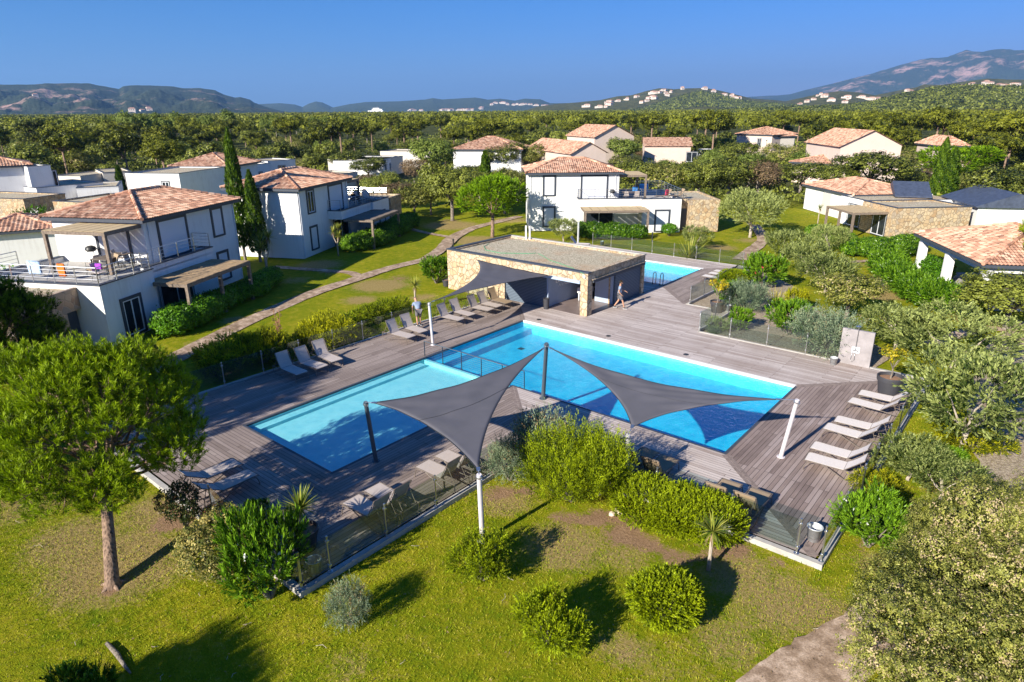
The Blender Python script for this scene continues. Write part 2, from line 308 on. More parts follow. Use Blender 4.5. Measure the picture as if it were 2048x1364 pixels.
# ------------------------------------------------------------------ helpers
def thing(name, label, cat, loc=(0, 0, 0), rz=0.0, group=None):
    o = bpy.data.objects.new(name, None); COL.objects.link(o); o.location = loc; o.rotation_euler = (0, 0, rz); o.empty_display_size = 0.3
    return tag(o, label, cat, group)
def tag(o, label=None, cat=None, group=None, kind=None):
    if label: o['label'] = label
    if cat: o['category'] = cat
    if group: o['group'] = group
    if kind: o['kind'] = kind
    return o
KIDS = {}
def kid(o, parent):
    if parent is not None: o.parent = parent; KIDS.setdefault(parent.name, []).append(o)
    return o
def mesh_obj(name, V, F, mats, parent=None, tint=None, mi=None, smooth=False):
    me = bpy.data.meshes.new(name)
    V = np.asarray(V, dtype=np.float32); nv = len(V)
    if isinstance(F, np.ndarray):
        k = F.shape[1]; nf = len(F); me.vertices.add(nv); me.vertices.foreach_set('co', V.ravel())
        me.loops.add(nf * k); me.loops.foreach_set('vertex_index', F.astype(np.int32).ravel())
        me.polygons.add(nf); me.polygons.foreach_set('loop_start', np.arange(nf, dtype=np.int32) * k)
        me.update(calc_edges=True)
    else:
        me.from_pydata(V.tolist(), [], F); nf = len(F)
    for m in (mats if isinstance(mats, (list, tuple)) else [mats]): me.materials.append(MATS[m])
    if mi is not None: me.polygons.foreach_set('material_index', np.asarray(mi, dtype=np.int32))
    if tint is not None:
        a = me.attributes.new('tint', 'FLOAT', 'FACE'); a.data.foreach_set('value', np.asarray(tint, dtype=np.float32))
    if smooth: me.polygons.foreach_set('use_smooth', np.ones(len(me.polygons), dtype=bool))
    me.update()
    o = bpy.data.objects.new(name, me); COL.objects.link(o)
    return kid(o, parent)
class MB:
    def __init__(s): s.V = []; s.F = []; s.T = []
    def add(s, V, F, tint=0.5):
        b = len(s.V); s.V += [tuple(v) for v in V]; s.F += [tuple(b + i for i in f) for f in F]; s.T += [tint] * len(F); return s
    def box(s, x0, y0, z0, x1, y1, z1, tint=0.5, rz=0, piv=None):
        P = [(x0, y0, z0), (x1, y0, z0), (x1, y1, z0), (x0, y1, z0), (x0, y0, z1), (x1, y0, z1), (x1, y1, z1), (x0, y1, z1)]
        if rz:
            cx, cy_ = piv or ((x0 + x1) / 2, (y0 + y1) / 2); c, q = math.cos(rz), math.sin(rz)
            P = [(cx + (x - cx) * c - (y - cy_) * q, cy_ + (x - cx) * q + (y - cy_) * c, z) for x, y, z in P]
        return s.add(P, [(0, 3, 2, 1), (4, 5, 6, 7), (0, 1, 5, 4), (1, 2, 6, 5), (2, 3, 7, 6), (3, 0, 4, 7)], tint)
    def bar(s, a, b, w, h=None, up=(0, 0, 1), tint=0.5):
        a, b = Vector(a), Vector(b); h = h or w; d = (b - a).normalized(); u = Vector(up)
        if abs(d.dot(u)) > 0.98: u = Vector((0, 1, 0))
        r = d.cross(u).normalized() * w / 2; u = r.cross(d).normalized() * h / 2
        P = [a - r - u, a + r - u, a + r + u, a - r + u, b - r - u, b + r - u, b + r + u, b - r + u]
        return s.add(P, [(3, 2, 1, 0), (4, 5, 6, 7), (0, 1, 5, 4), (1, 2, 6, 5), (2, 3, 7, 6), (3, 0, 4, 7)], tint)
    def tube(s, pts, rad, n=8, cap=True, tint=0.5):
        pts = [Vector(p) for p in pts]; rs = rad if isinstance(rad, (list, tuple)) else [rad] * len(pts); V = []; F = []
        ref = Vector((0.31, 0.17, 0.93))
        for i, p in enumerate(pts):
            d = (pts[min(i + 1, len(pts) - 1)] - pts[max(i - 1, 0)]).normalized()
            if abs(d.dot(ref)) > 0.97: ref = Vector((0.9, 0.3, 0.1))
            a = d.cross(ref).normalized(); b = d.cross(a)
            for k in range(n):
                t = 2 * math.pi * k / n; V.append(p + (a * math.cos(t) + b * math.sin(t)) * rs[i])
        for i in range(len(pts) - 1):
            for k in range(n):
                k2 = (k + 1) % n; F.append((i * n + k, i * n + k2, (i + 1) * n + k2, (i + 1) * n + k))
        if cap: F.append(tuple(range(n))[::-1]); F.append(tuple((len(pts) - 1) * n + k for k in range(n)))
        return s.add(V, F, tint)
    def lathe(s, prof, n=20, c=(0, 0, 0), tint=0.5):
        V = [(c[0] + r * math.cos(2 * math.pi * k / n), c[1] + r * math.sin(2 * math.pi * k / n), c[2] + z) for r, z in prof for k in range(n)]
        F = [(i * n + k, i * n + (k + 1) % n, (i + 1) * n + (k + 1) % n, (i + 1) * n + k) for i in range(len(prof) - 1) for k in range(n)]
        return s.add(V, F, tint)
    def prism(s, poly, z0, z1, tint=0.5):
        n = len(poly); V = [(x, y, z0) for x, y in poly] + [(x, y, z1) for x, y in poly]
        F = [tuple(range(n))[::-1], tuple(range(n, 2 * n))] + [(i, (i + 1) % n, n + (i + 1) % n, n + i) for i in range(n)]
        return s.add(V, F, tint)
    def build(s, name, mat, parent=None, smooth=False, bevel=0.0):
        o = mesh_obj(name, s.V, s.F, mat, parent, tint=s.T, smooth=smooth)
        if bevel:
            m = o.modifiers.new('bevel', 'BEVEL'); m.width = bevel; m.segments = 2; m.limit_method = 'ANGLE'; m.angle_limit = R(40)
        return o
def sheet(name, poly, z, mat, kind='structure'):
    o = mesh_obj(name, [(x, y, z) for x, y in poly], [tuple(range(len(poly)))], mat); o['kind'] = kind; return o
def copy_thing(root, loc, rz=0.0, sc=1.0, label=None, group=None, cat=None):
    r = root.copy(); COL.objects.link(r); r.location = loc; r.rotation_euler = (0, 0, rz)
    r.scale = (sc, sc, sc) if not isinstance(sc, (tuple, list)) else sc
    if label: r['label'] = label
    if group: r['group'] = group
    if cat: r['category'] = cat
    def rec(src, dst):
        for ch in KIDS.get(src.name, []):
            c = ch.copy(); COL.objects.link(c); c.parent = dst; KIDS.setdefault(dst.name, []).append(c); rec(ch, c)
    rec(root, r)
    return r
class Proto:
    """first use moves the original, later uses copy it"""
    def __init__(s, make): s.make = make; s.root = None; s.used = False; s.dim = None
    def ready(s):
        if s.root is None:
            s.root = s.make(); P = []
            for c in KIDS.get(s.root.name, []):
                if c.type == 'MESH' and len(c.data.vertices) > 400 and 'trunk' not in c.name and 'stem' not in c.name:
                    a = np.empty(len(c.data.vertices) * 3, np.float32); c.data.vertices.foreach_get('co', a); P.append(a.reshape(-1, 3))
            if P: P = np.concatenate(P); s.dim = (float(np.percentile(P[:, 2], 99.3)), float(np.percentile(np.hypot(P[:, 0], P[:, 1]), 95)))
        return s
    def put(s, loc, rz=0.0, sc=1.0, label=None, group=None, cat=None):
        s.ready()
        if not s.used:
            s.used = True; r = s.root; r.location = loc; r.rotation_euler = (0, 0, rz); r.scale = (sc, sc, sc) if not isinstance(sc, (tuple, list)) else sc
            if label: r['label'] = label
            if group: r['group'] = group
            if cat: r['category'] = cat
            if group: r['group'] = group
            return r
        r = copy_thing(s.root, loc, rz, sc, label, None, cat)
        if group: r['group'] = group
        elif 'group' in r: del r['group']
        return r

# ---- foliage arrays
def unit(a): return a / (np.linalg.norm(a, axis=1, keepdims=True) + 1e-9)
def leaves(C, D, N, L, W, fold=0.0):
    """diamond leaves: centres C, long axes D, rough normals N"""
    n = len(C); D = unit(D); S = unit(np.cross(D, N)); L = np.broadcast_to(np.asarray(L), (n,))[:, None]; W = np.broadcast_to(np.asarray(W), (n,))[:, None]
    V = np.stack([C - D * L / 2, C + S * W / 2, C + D * L / 2, C - S * W / 2], 1).reshape(-1, 3)
    return V, np.arange(n * 4).reshape(n, 4)
def rnd_dirs(r, n): return unit(r.normal(size=(n, 3)))
def clumped(r, lumps, nclump, per, crad, shell=(0.72, 1.02), updown=0.25, ltint=0.35, lower=-0.55):
    """centres, outward directions and tints of leaves gathered in clumps over ellipsoid lumps [(c, rad)]"""
    C = []; Nn = []; T = []
    areas = np.array([np.prod(np.array(l[1])) ** (2 / 3) for l in lumps]); areas = areas / areas.sum()
    which = r.choice(len(lumps), nclump, p=areas)
    d = rnd_dirs(r, nclump * 3); d = d[d[:, 2] > lower][:nclump]
    k = min(len(d), nclump); d = d[:k]; which = which[:k]
    cc = np.array([l[0] for l in lumps])[which]; rr = np.array([l[1] for l in lumps])[which]
    s = r.uniform(shell[0], shell[1], (k, 1)) * (1 + r.normal(0, 0.05, (k, 1)))
    P = cc + d * rr * s
    # drop clumps buried inside another lump
    keep = np.ones(k, bool)
    for j, (c, q) in enumerate(lumps):
        q_ = np.array(q) * 0.62; inside = (((P - np.array(c)) / q_) ** 2).sum(1) < 1; keep &= ~(inside & (which != j))
    P = P[keep]; d = d[keep]; k = len(P); t = r.uniform(0.0, 0.9, k)
    cr = crad * r.uniform(0.6, 1.3, (k, 1))
    o = rnd_dirs(r, k * per).reshape(k, per, 3); o[:, :, 2] *= 0.8
    o = o * (r.uniform(0.35, 1.0, (k, per, 1)))
    C = (P[:, None, :] + o * cr[:, None, :]).reshape(-1, 3)
    N = unit((d[:, None, :] * 0.9 + o * 0.9 + np.array([0, 0, 0.35])).reshape(-1, 3))
    T = (t[:, None] + r.normal(0, 0.16, (k, per))).reshape(-1)
    return C, N, np.clip(T, 0, 1), P
def crown_mesh(name, mat, parent, r, lumps, nclump, per, crad, L, W, droop=0.3, **kw):
    C, N, T, P = clumped(r, lumps, nclump, per, crad, **kw)
    n = len(C); D = unit(np.cross(N, rnd_dirs(r, n)) + np.array([0, 0, -droop]) * r.random((n, 1)) + N * 0.25)
    Nr = unit(N + rnd_dirs(r, n) * 0.55)
    V, F = leaves(C, D, Nr, L * r.uniform(0.7, 1.3, n), W * r.uniform(0.7, 1.3, n))
    return mesh_obj(name, V, F, mat, parent, tint=T), P
def branches(mb, r, base, tips, r0, n=6, split=0.45, wob=0.25):
    """trunk to a fork, then limbs to some tips"""
    for tp in tips:
        tp = Vector(tp); b = Vector(base); mid = b.lerp(tp, split) + Vector(r.normal(0, wob, 3)) * 0.5
        mid2 = mid.lerp(tp, 0.55) + Vector(r.normal(0, wob, 3)) * 0.4
        mb.tube([b, mid, mid2, tp], [r0, r0 * 0.7, r0 * 0.4, r0 * 0.15], n, cap=False)
# ------------------------------------------------------------------ ground
DK = 0.15
POOL = (-22.75, 20.65, -7.5, 28.3); KID = (-22.75, 11.1, -17.2, 20.65); POOL2 = (-30.0, 40.75, -20.3, 46.8)
DRY = [  # patches of straw-coloured grass: pixel, radius in metres
 (230, 1130, 2.3, 1.0), (150, 1080, 2.0, .8), (330, 1020, 1.8, .8), (60, 1000, 2.5, .6), (1010, 1000, 1.2, .9), (1130, 1090, 1.6, .9), (1250, 1110, 1.4, .6), (1480, 1150, 1.6, .8), (1560, 1200, 2.0, .75), (1450, 1280, 1.5, .6), (1330, 1340, 1.5, .45), (1650, 1230, 1.6, .7),
 (1250, 1300, .9, .7), (1750, 1130, .9, .8), (700, 1330, 1.0, .5), (330, 1150, 1.0, .6), (950, 480, 3.0, 1.0), (900, 450, 4.0, 1.0), (760, 570, 2.6, 1.0), (720, 600, 1.6, .8), (850, 595, 1.6, .7), (640, 530, 2.6, .9), (590, 560, 1.8, .6), (470, 640, 1.2, .8), (400, 690, 1.2, .8),
 (1210, 490, 2.0, .6), (1440, 495, 2.2, .8), (1500, 480, 2.5, .6), (1350, 500, 2.0, .5), (1760, 590, 2.0, .9), (1790, 640, 1.2, .7), (1740, 530, 2.0, .5), (1100, 480, 2, .6), (1930, 980, 1.6, .9), (440, 720, 0.7, 1.0), (1020, 440, 3, .8), (1480, 440, 3, .6), (1950, 640, 2, .8)]
BARE = [(1130, 1035, .8, .75), (1290, 1085, .7, .9), (1250, 1040, .7, .9), (1420, 1105, .7, .8), (1060, 980, .6, .8), (1360, 1118, .6, .7), (330, 1060, .9, .6), (200, 1140, .9, .45), (1000, 985, 0.75, .9), (1190, 1035, .8, .9), (1250, 1070, 1.0, .9), (1330, 1110, .8, .7), (1480, 1100, .75, .8), (1560, 1125, .55, .6), (345, 1045, .9, .95), (380, 1000, 1.0, .9), (300, 1010, .5, .7), (225, 1180, .5, .9), (1720, 1090, .45, .8), (1960, 880, 1.4, .9), (1930, 940, 1.2, .8), (1990, 980, 1.2, .8), (560, 745, .5, .7), (460, 770, .4, .8),
 (800, 555, 1.8, .6), (900, 440, 2.5, .6), (660, 545, 1.6, .6), (700, 580, 1.2, .4), (1240, 1290, .5, .6), (1760, 570, 1.2, .5), (1720, 630, 1.6, .5), (1850, 660, 2.0, .5), (1830, 620, 1.0, .3)]
def ground():
    xs = np.concatenate([-np.geomspace(30000, 95, 26), np.arange(-92, 24, 0.5), np.geomspace(26, 30000, 22)])
    ys = np.concatenate([-np.geomspace(3000, 6, 8), np.arange(-4, 96, 0.5), np.geomspace(98, 30000, 24)])
    X, Y = np.meshgrid(xs, ys); nx, ny = len(xs), len(ys)
    dry = np.full(X.shape, 0.24); bare = np.zeros(X.shape)
    for arr, lst in ((dry, DRY), (bare, BARE)):
        for px, py, r, s in lst:
            g = G(px, py); d2 = ((X - g.x) ** 2 + (Y - g.y) ** 2) / r ** 2; np.maximum(arr, s * np.exp(-d2 * 1.5), out=arr)
    # a gravelled bed beside the pool and bare soil beyond it
    wild = np.clip((np.hypot(X + 22, Y - 30) - 52) / 16, 0, 1)
    near = (X > -8) & (Y < 24) & (Y > 10); dry = np.where(near, np.maximum(dry, 0.2), dry)
    Z = -0.02 + 0.05 * np.sin(X * 0.35 + 1) * np.cos(Y * 0.3) * (np.abs(X) < 100) * (Y < 100)
    flat = (X > -36) & (X < -1) & (Y > 5) & (Y < 52); Z = np.where(flat, np.minimum(Z, 0) * 0.3, Z)
    # holes where the pools are sunk
    idx = np.arange(nx * ny).reshape(ny, nx); F = np.stack([idx[:-1, :-1], idx[:-1, 1:], idx[1:, 1:], idx[1:, :-1]], -1).reshape(-1, 4)
    cx = (X[:-1, :-1] + X[1:, 1:]).ravel() / 2; cyy = (Y[:-1, :-1] + Y[1:, 1:]).ravel() / 2
    keep = np.ones(len(F), bool)
    for x0, y0, x1, y1 in (POOL, KID, POOL2): keep &= ~((cx > x0 - .35) & (cx < x1 + .35) & (cyy > y0 - .35) & (cyy < y1 + .35))
    o = mesh_obj('ground', np.stack([X.ravel(), Y.ravel(), Z.ravel()], 1), F[keep], 'lawn', smooth=True); o['kind'] = 'structure'
    for nm, arr in (('dry', dry), ('bare', bare), ('wild', wild)):
        a = o.data.attributes.new(nm, 'FLOAT', 'POINT'); a.data.foreach_set('value', arr.astype(np.float32).ravel())
ground()
def ribbon(name, pts, widths, z, mat):
    P = [G(*p) for p in pts]; V = []; F = []; C = []
    for i in range(len(P) - 1):   # resample with wobble
        for k in range(6): C.append((P[i].lerp(P[i + 1], k / 6), widths[i] + (widths[i + 1] - widths[i]) * k / 6))
    C.append((P[-1], widths[-1]))
    # smooth
    for it in range(3): C = [C[0]] + [((C[i - 1][0] + C[i][0] * 2 + C[i + 1][0]) / 4, C[i][1]) for i in range(1, len(C) - 1)] + [C[-1]]
    for i, (p, w) in enumerate(C):
        d = (C[min(i + 1, len(C) - 1)][0] - C[max(i - 1, 0)][0]).normalized(); s = Vector((-d.y, d.x, 0))
        a = w / 2 * (1 + rng.normal(0, .05)); b = w / 2 * (1 + rng.normal(0, .05)); V += [p + s * a, p - s * b]
    V = [(v.x, v.y, z) for v in V]
    F = [(2 * i, 2 * i + 1, 2 * i + 3, 2 * i + 2) for i in range(len(C) - 1)]
    o = mesh_obj(name, V, F, mat); o['kind'] = 'structure'
ribbon('path', [(300, 745), (360, 712), (480, 650), (620, 588), (720, 556), (780, 536), (850, 520)], [1.3, 1.3, 1.25, 1.2, 1.2, 1.15, 1.1], 0.04, 'path_paving')
ribbon('path', [(850, 520), (885, 498), (905, 475), (945, 456), (1040, 433)], [1.1, 1.2, 1.4, 1.2, 1.1], 0.044, 'path_paving')
ribbon('path', [(545, 534), (620, 540), (700, 545), (725, 556)], [.8, .8, .8, .8], 0.047, 'path_paving')
ribbon('path', [(820, 458), (850, 466), (895, 474)], [.7, .7, .7], 0.049, 'path_paving')
ribbon('path', [(1420, 1500), (1530, 1410), (1620, 1345), (1710, 1290), (1800, 1230), (1950, 1150)], [1.3, 1.4, 1.5, 1.5, 1.5, 1.5], 0.045, 'path_paving')
ribbon('path', [(1480, 520), (1505, 500), (1530, 480), (1510, 450)], [1.2, 1.2, 1.1, 1.0], 0.043, 'path_paving')
ribbon('path', [(1690, 525), (1730, 523), (1765, 520)], [.7, .7, .7], 0.046, 'path_paving')
ribbon('path', [(1860, 690), (1960, 655), (2060, 665)], [.8, .8, .8], 0.046, 'path_paving')
ribbon('road', [(2060, 1010), (2010, 880), (2010, 760), (2030, 700), (2080, 650)], [2.4, 2.4, 2.4, 2.4, 2.4], 0.042, 'gravel_dirt')

sheet('gravel_bed', [(-13.95, 32.8), (-5.4, 32.8), (-5.0, 35.5), (-8.0, 38.6), (-10.5, 41.5), (-13.0, 46.0), (-16.8, 49.4), (-16.8, 37.4), (-13.95, 37.35)], .055, 'gravel_dirt')
# ------------------------------------------------------------------ deck
def deck():
    z = DK; S = {'boards_x': [], 'boards_y': [], 'boards_dark': []}
    a = POOL; k = KID
    X0, X1, X2, Y0, Y1, Y2 = -27.05, -13.1, -3.25, 7.25, 16.65, 32.6
    # each polygon keeps boards parallel to the pool edge beside it, mitred at the corners
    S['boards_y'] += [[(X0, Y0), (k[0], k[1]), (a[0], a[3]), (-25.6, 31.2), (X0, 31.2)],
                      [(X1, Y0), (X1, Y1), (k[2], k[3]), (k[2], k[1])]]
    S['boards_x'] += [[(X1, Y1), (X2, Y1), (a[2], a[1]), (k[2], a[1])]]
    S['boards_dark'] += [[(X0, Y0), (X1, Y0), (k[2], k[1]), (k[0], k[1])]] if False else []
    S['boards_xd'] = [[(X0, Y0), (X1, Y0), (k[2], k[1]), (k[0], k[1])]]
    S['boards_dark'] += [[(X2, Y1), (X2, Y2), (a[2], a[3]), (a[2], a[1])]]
    S['boards_x'] += [[(a[0], a[3]), (a[2], a[3]), (X2, Y2), (-14, 32.6), (-14, 37.2), (-16.95, 37.2), (-20.3, 40.6), (-20.3, 31.2), (-25.6, 31.2)]]
    b = POOL2
    S['boards_y'] += [[(-16.95, 37.2), (-16.95, 49.55), (b[2], b[3]), (b[2], 40.75), (-20.3, 40.6)]]
    S['boards_x'] += [[(-16.95, 49.55), (-33.8, 49.55), (-33.8, 46.8), (b[2], b[3])], [(-33.8, 38.2), (-20.35, 38.2), (-20.35, 40.75), (-33.8, 40.75)], [(-33.8, 40.75), (-30.0, 40.75), (-30, 46.8), (-33.8, 46.8)]]
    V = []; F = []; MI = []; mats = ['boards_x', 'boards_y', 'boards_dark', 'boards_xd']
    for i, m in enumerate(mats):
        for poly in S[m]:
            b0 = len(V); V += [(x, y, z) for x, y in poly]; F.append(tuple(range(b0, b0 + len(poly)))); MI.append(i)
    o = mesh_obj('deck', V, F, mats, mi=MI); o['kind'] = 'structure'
    # edge of the deck: a concrete kerb all round
    K = MB(); ring = [(-27.2, 31.1), (-27.2, 7.1), (-12.95, 7.1), (-12.95, 16.5), (-3.1, 16.5), (-3.1, 32.75), (-5.3, 32.75)]
    def wall(p, q, w=0.17, h=DK + .012):
        d = Vector((q[0] - p[0], q[1] - p[1], 0)); n = Vector((-d.y, d.x, 0)).normalized() * w / 2
        if abs(d.x) > abs(d.y): K.box(min(p[0], q[0]) - w / 2, p[1] - w / 2, -.2, max(p[0], q[0]) + w / 2, p[1] + w / 2, h)
        else: K.box(p[0] - w / 2, min(p[1], q[1]) + w / 2 + .001, -.2, p[0] + w / 2, max(p[1], q[1]) - w / 2 - .001, h)
    for p, q in zip(ring, ring[1:]): wall(p, q)
    wall((-14.0, 32.7), (-5.4, 32.7), .12, DK + .03); wall((-14.05, 32.8), (-14.05, 37.3), .12, DK + .06); wall((-16.85, 37.3), (-16.85, 49.5), .12, DK + .06); wall((-33.8, 49.62), (-16.8, 49.62), .12)
    wall((-16.9, 37.28), (-14.0, 37.28), .12, DK + .03)
    k_ = K.build('kerb', 'concrete'); k_['kind'] = 'structure'
    # mitre strips
    T = MB()
    for p, q in [((a[2], a[1]), (X2, Y1)), ((a[2], a[3]), (X2, Y2)), ((k[2], k[1]), (X1, Y0)), ((k[0], k[1]), (X0, Y0)), ((k[2], k[3]), (X1, Y1)), ((a[0], a[3]), (-25.6, 31.2)), ((-20.3, 40.6), (-16.95, 37.2)), ((-20.3, 46.8), (-17, 49.5))]:
        for off in (-.075, .075):
            d = Vector((q[0] - p[0], q[1] - p[1], 0)).normalized(); n = Vector((-d.y, d.x, 0)) * off; A = Vector((*p, 0)) + n + d * .12; B = Vector((*q, 0)) + n - d * .1
            T.bar(A + Vector((0, 0, z - .008)), B + Vector((0, 0, z - .008)), .135, .024)
    t_ = T.build('deck_border', 'mitre_boards'); t_['kind'] = 'structure'
    # small round lids let into the boards
    for i, (px, py) in enumerate([(1078, 639), (1217, 672), (1372, 709)]):
        g = G(px, py, DK); lid = MB().lathe([(0, .016), (.13, .016), (.14, .004)], 16, (0, 0, 0)).build('drain_lid', 'dark_metal'); lid.location = (g.x, g.y, DK)
        tag(lid, ['grey round lid in the boards nearest the pavilion', 'grey round lid in the boards between two others', 'grey round lid in the boards nearest the shower'][i], 'drain lid', 'round lids let into the deck')
m2 = MATS['boards_dark']
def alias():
    # boards running along x in the darker tones of boards_y
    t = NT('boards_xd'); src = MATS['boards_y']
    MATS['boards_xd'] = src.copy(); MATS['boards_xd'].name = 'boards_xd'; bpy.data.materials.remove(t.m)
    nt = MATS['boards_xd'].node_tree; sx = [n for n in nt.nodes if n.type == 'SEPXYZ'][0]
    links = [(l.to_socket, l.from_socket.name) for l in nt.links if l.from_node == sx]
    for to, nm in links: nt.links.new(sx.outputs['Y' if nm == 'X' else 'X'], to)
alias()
deck()

# ------------------------------------------------------------------ pools
def pool(rect, depth, liner, label, open_side=None, steps=None):
    x0, y0, x1, y1 = rect; t = thing('swimming_pool', label, 'pool', ((x0 + x1) / 2, (y0 + y1) / 2, 0)); cx, cyy = (x0 + x1) / 2, (y0 + y1) / 2
    V = []; F = []
    def q(*p): b = len(V); V.extend([(a - cx, b_ - cyy, c) for a, b_, c in p]); F.append((b, b + 1, b + 2, b + 3))
    zt, zb = DK - .02, DK - depth
    q((x0, y0, zb), (x1, y0, zb), (x1, y1, zb), (x0, y1, zb))
    if open_side != 'y0': q((x0, y0, zt), (x1, y0, zt), (x1, y0, zb), (x0, y0, zb))
    if open_side != 'y1': q((x1, y1, zt), (x0, y1, zt), (x0, y1, zb), (x1, y1, zb))
    q((x0, y1, zt), (x0, y0, zt), (x0, y0, zb), (x0, y1, zb)); q((x1, y0, zt), (x1, y1, zt), (x1, y1, zb), (x1, y0, zb))
    mesh_obj('basin', V, F, liner, t)
    if steps:
        m = MB()
        for (a, b, c, d, z) in steps: m.box(a - cx, b - cyy, zb + .002, c - cx, d - cyy, z)
        m.build('step', liner, t)
    return t
P1 = pool(POOL, .68, 'pool_liner', 'large blue rectangular pool with two submerged benches along its side', open_side='y0', steps=[(KID[2] + .001, POOL[1] - .15, POOL[2] - .001, POOL[1] + .004, DK - .03), (POOL[0] + .002, 20.9, POOL[0] + .62, POOL[3] - .002, DK - .36)])
P2 = pool(KID, 0.30, 'shallow_liner', 'shallow pale turquoise pool beyond the steel cable rail', open_side='y1', steps=[(KID[0] + .002, KID[1] + .002, KID[0] + .42, KID[3] - .4, DK - .17), ])
P3 = pool(POOL2, .68, 'pool_liner', 'smaller pool behind the stone pavilion with a ladder')
def coping(parts, nm, parent, mat='coping_white'):
    m = MB()
    for b in parts: m.box(*b)
    c = m.build(nm, mat, None, bevel=.008); c.parent = parent; c.matrix_parent_inverse = parent.matrix_world.inverted() if False else Matrix.Translation(-parent.location); KIDS.setdefault(parent.name, []).append(c)
a = POOL
coping([(a[0] - .002, a[3] - .004, DK - .09, a[2], a[3] + .17, DK + .010)], 'coping', P1)
coping([(a[0] - .10, a[1], DK - .07, a[0] + .01, a[3], DK + .008)], 'dark_edge', P1, 'slate_trim')
coping([(a[2] - .01, a[1], DK - .07, a[2] + .09, a[3] - .01, DK + .008), (KID[2], a[1] - .09, DK - .07, a[2] + .09, a[1] + .01, DK + .009)], 'dark_edge', P1, 'slate_trim')
coping([(KID[0] - .10, KID[1] - .09, DK - .07, KID[0] + .01, KID[3] + .002, DK + .007)], 'dark_edge', P2, 'slate_trim')
coping([(KID[2] - .01, KID[1], DK - .07, KID[2] + .09, KID[3] - .09, DK + .007), (KID[0] + .01, KID[1] - .09, DK - .07, KID[2] + .09, KID[1] + .01, DK + .006)], 'dark_edge', P2, 'slate_trim')
coping([(POOL2[0], POOL2[3], DK - .07, POOL2[2] + .1, POOL2[3] + .28, DK + .009)], 'coping', P3)
coping([(POOL2[0], POOL2[1] - .12, DK - .07, POOL2[2] + .1, POOL2[1], DK + .009), (POOL2[2], POOL2[1] + .001, DK - .07, POOL2[2] + .1, POOL2[3] - .001, DK + .008)], 'dark_edge', P3, 'slate_trim')
# small fittings in the big pool: floor drain
m = MB().box(-.16, -.16, 0, .16, .16, .012).build('floor_drain', 'slate_trim', None); m.parent = P1; m.location = (-21.0 + 15.1, 26.0 - 24.5, DK - .677); KIDS[P1.name].append(m)
# dividing wall between the two depths
m = MB().box(KID[0] + .001, KID[3] - .14, DK - .66, KID[2] - .001, KID[3] + .03, DK - .10).build('divider', 'shallow_liner', None)
m.parent = P1; m.matrix_parent_inverse = Matrix.Translation(-P1.location); KIDS[P1.name].append(m)
def water(rects, z, mat):
    V = []; F = []
    for (x0, y0, x1, y1) in rects: b = len(V); V += [(x0, y0, z), (x1, y0, z), (x1, y1, z), (x0, y1, z)]; F.append((b, b + 1, b + 2, b + 3))
    o = mesh_obj('water', V, F, mat); o['kind'] = 'structure'
water([(a[0] + .004, a[1] + .004, a[2] - .004, a[3] - .008)], DK - .085, 'pool_water'); water([(KID[0] + .004, KID[1] + .004, KID[2] - .004, KID[3] + .002)], DK - .083, 'shallow_water'); water([(POOL2[0], POOL2[1] + .004, POOL2[2] - .004, POOL2[3] - .004)], DK - .08, 'pool_water')
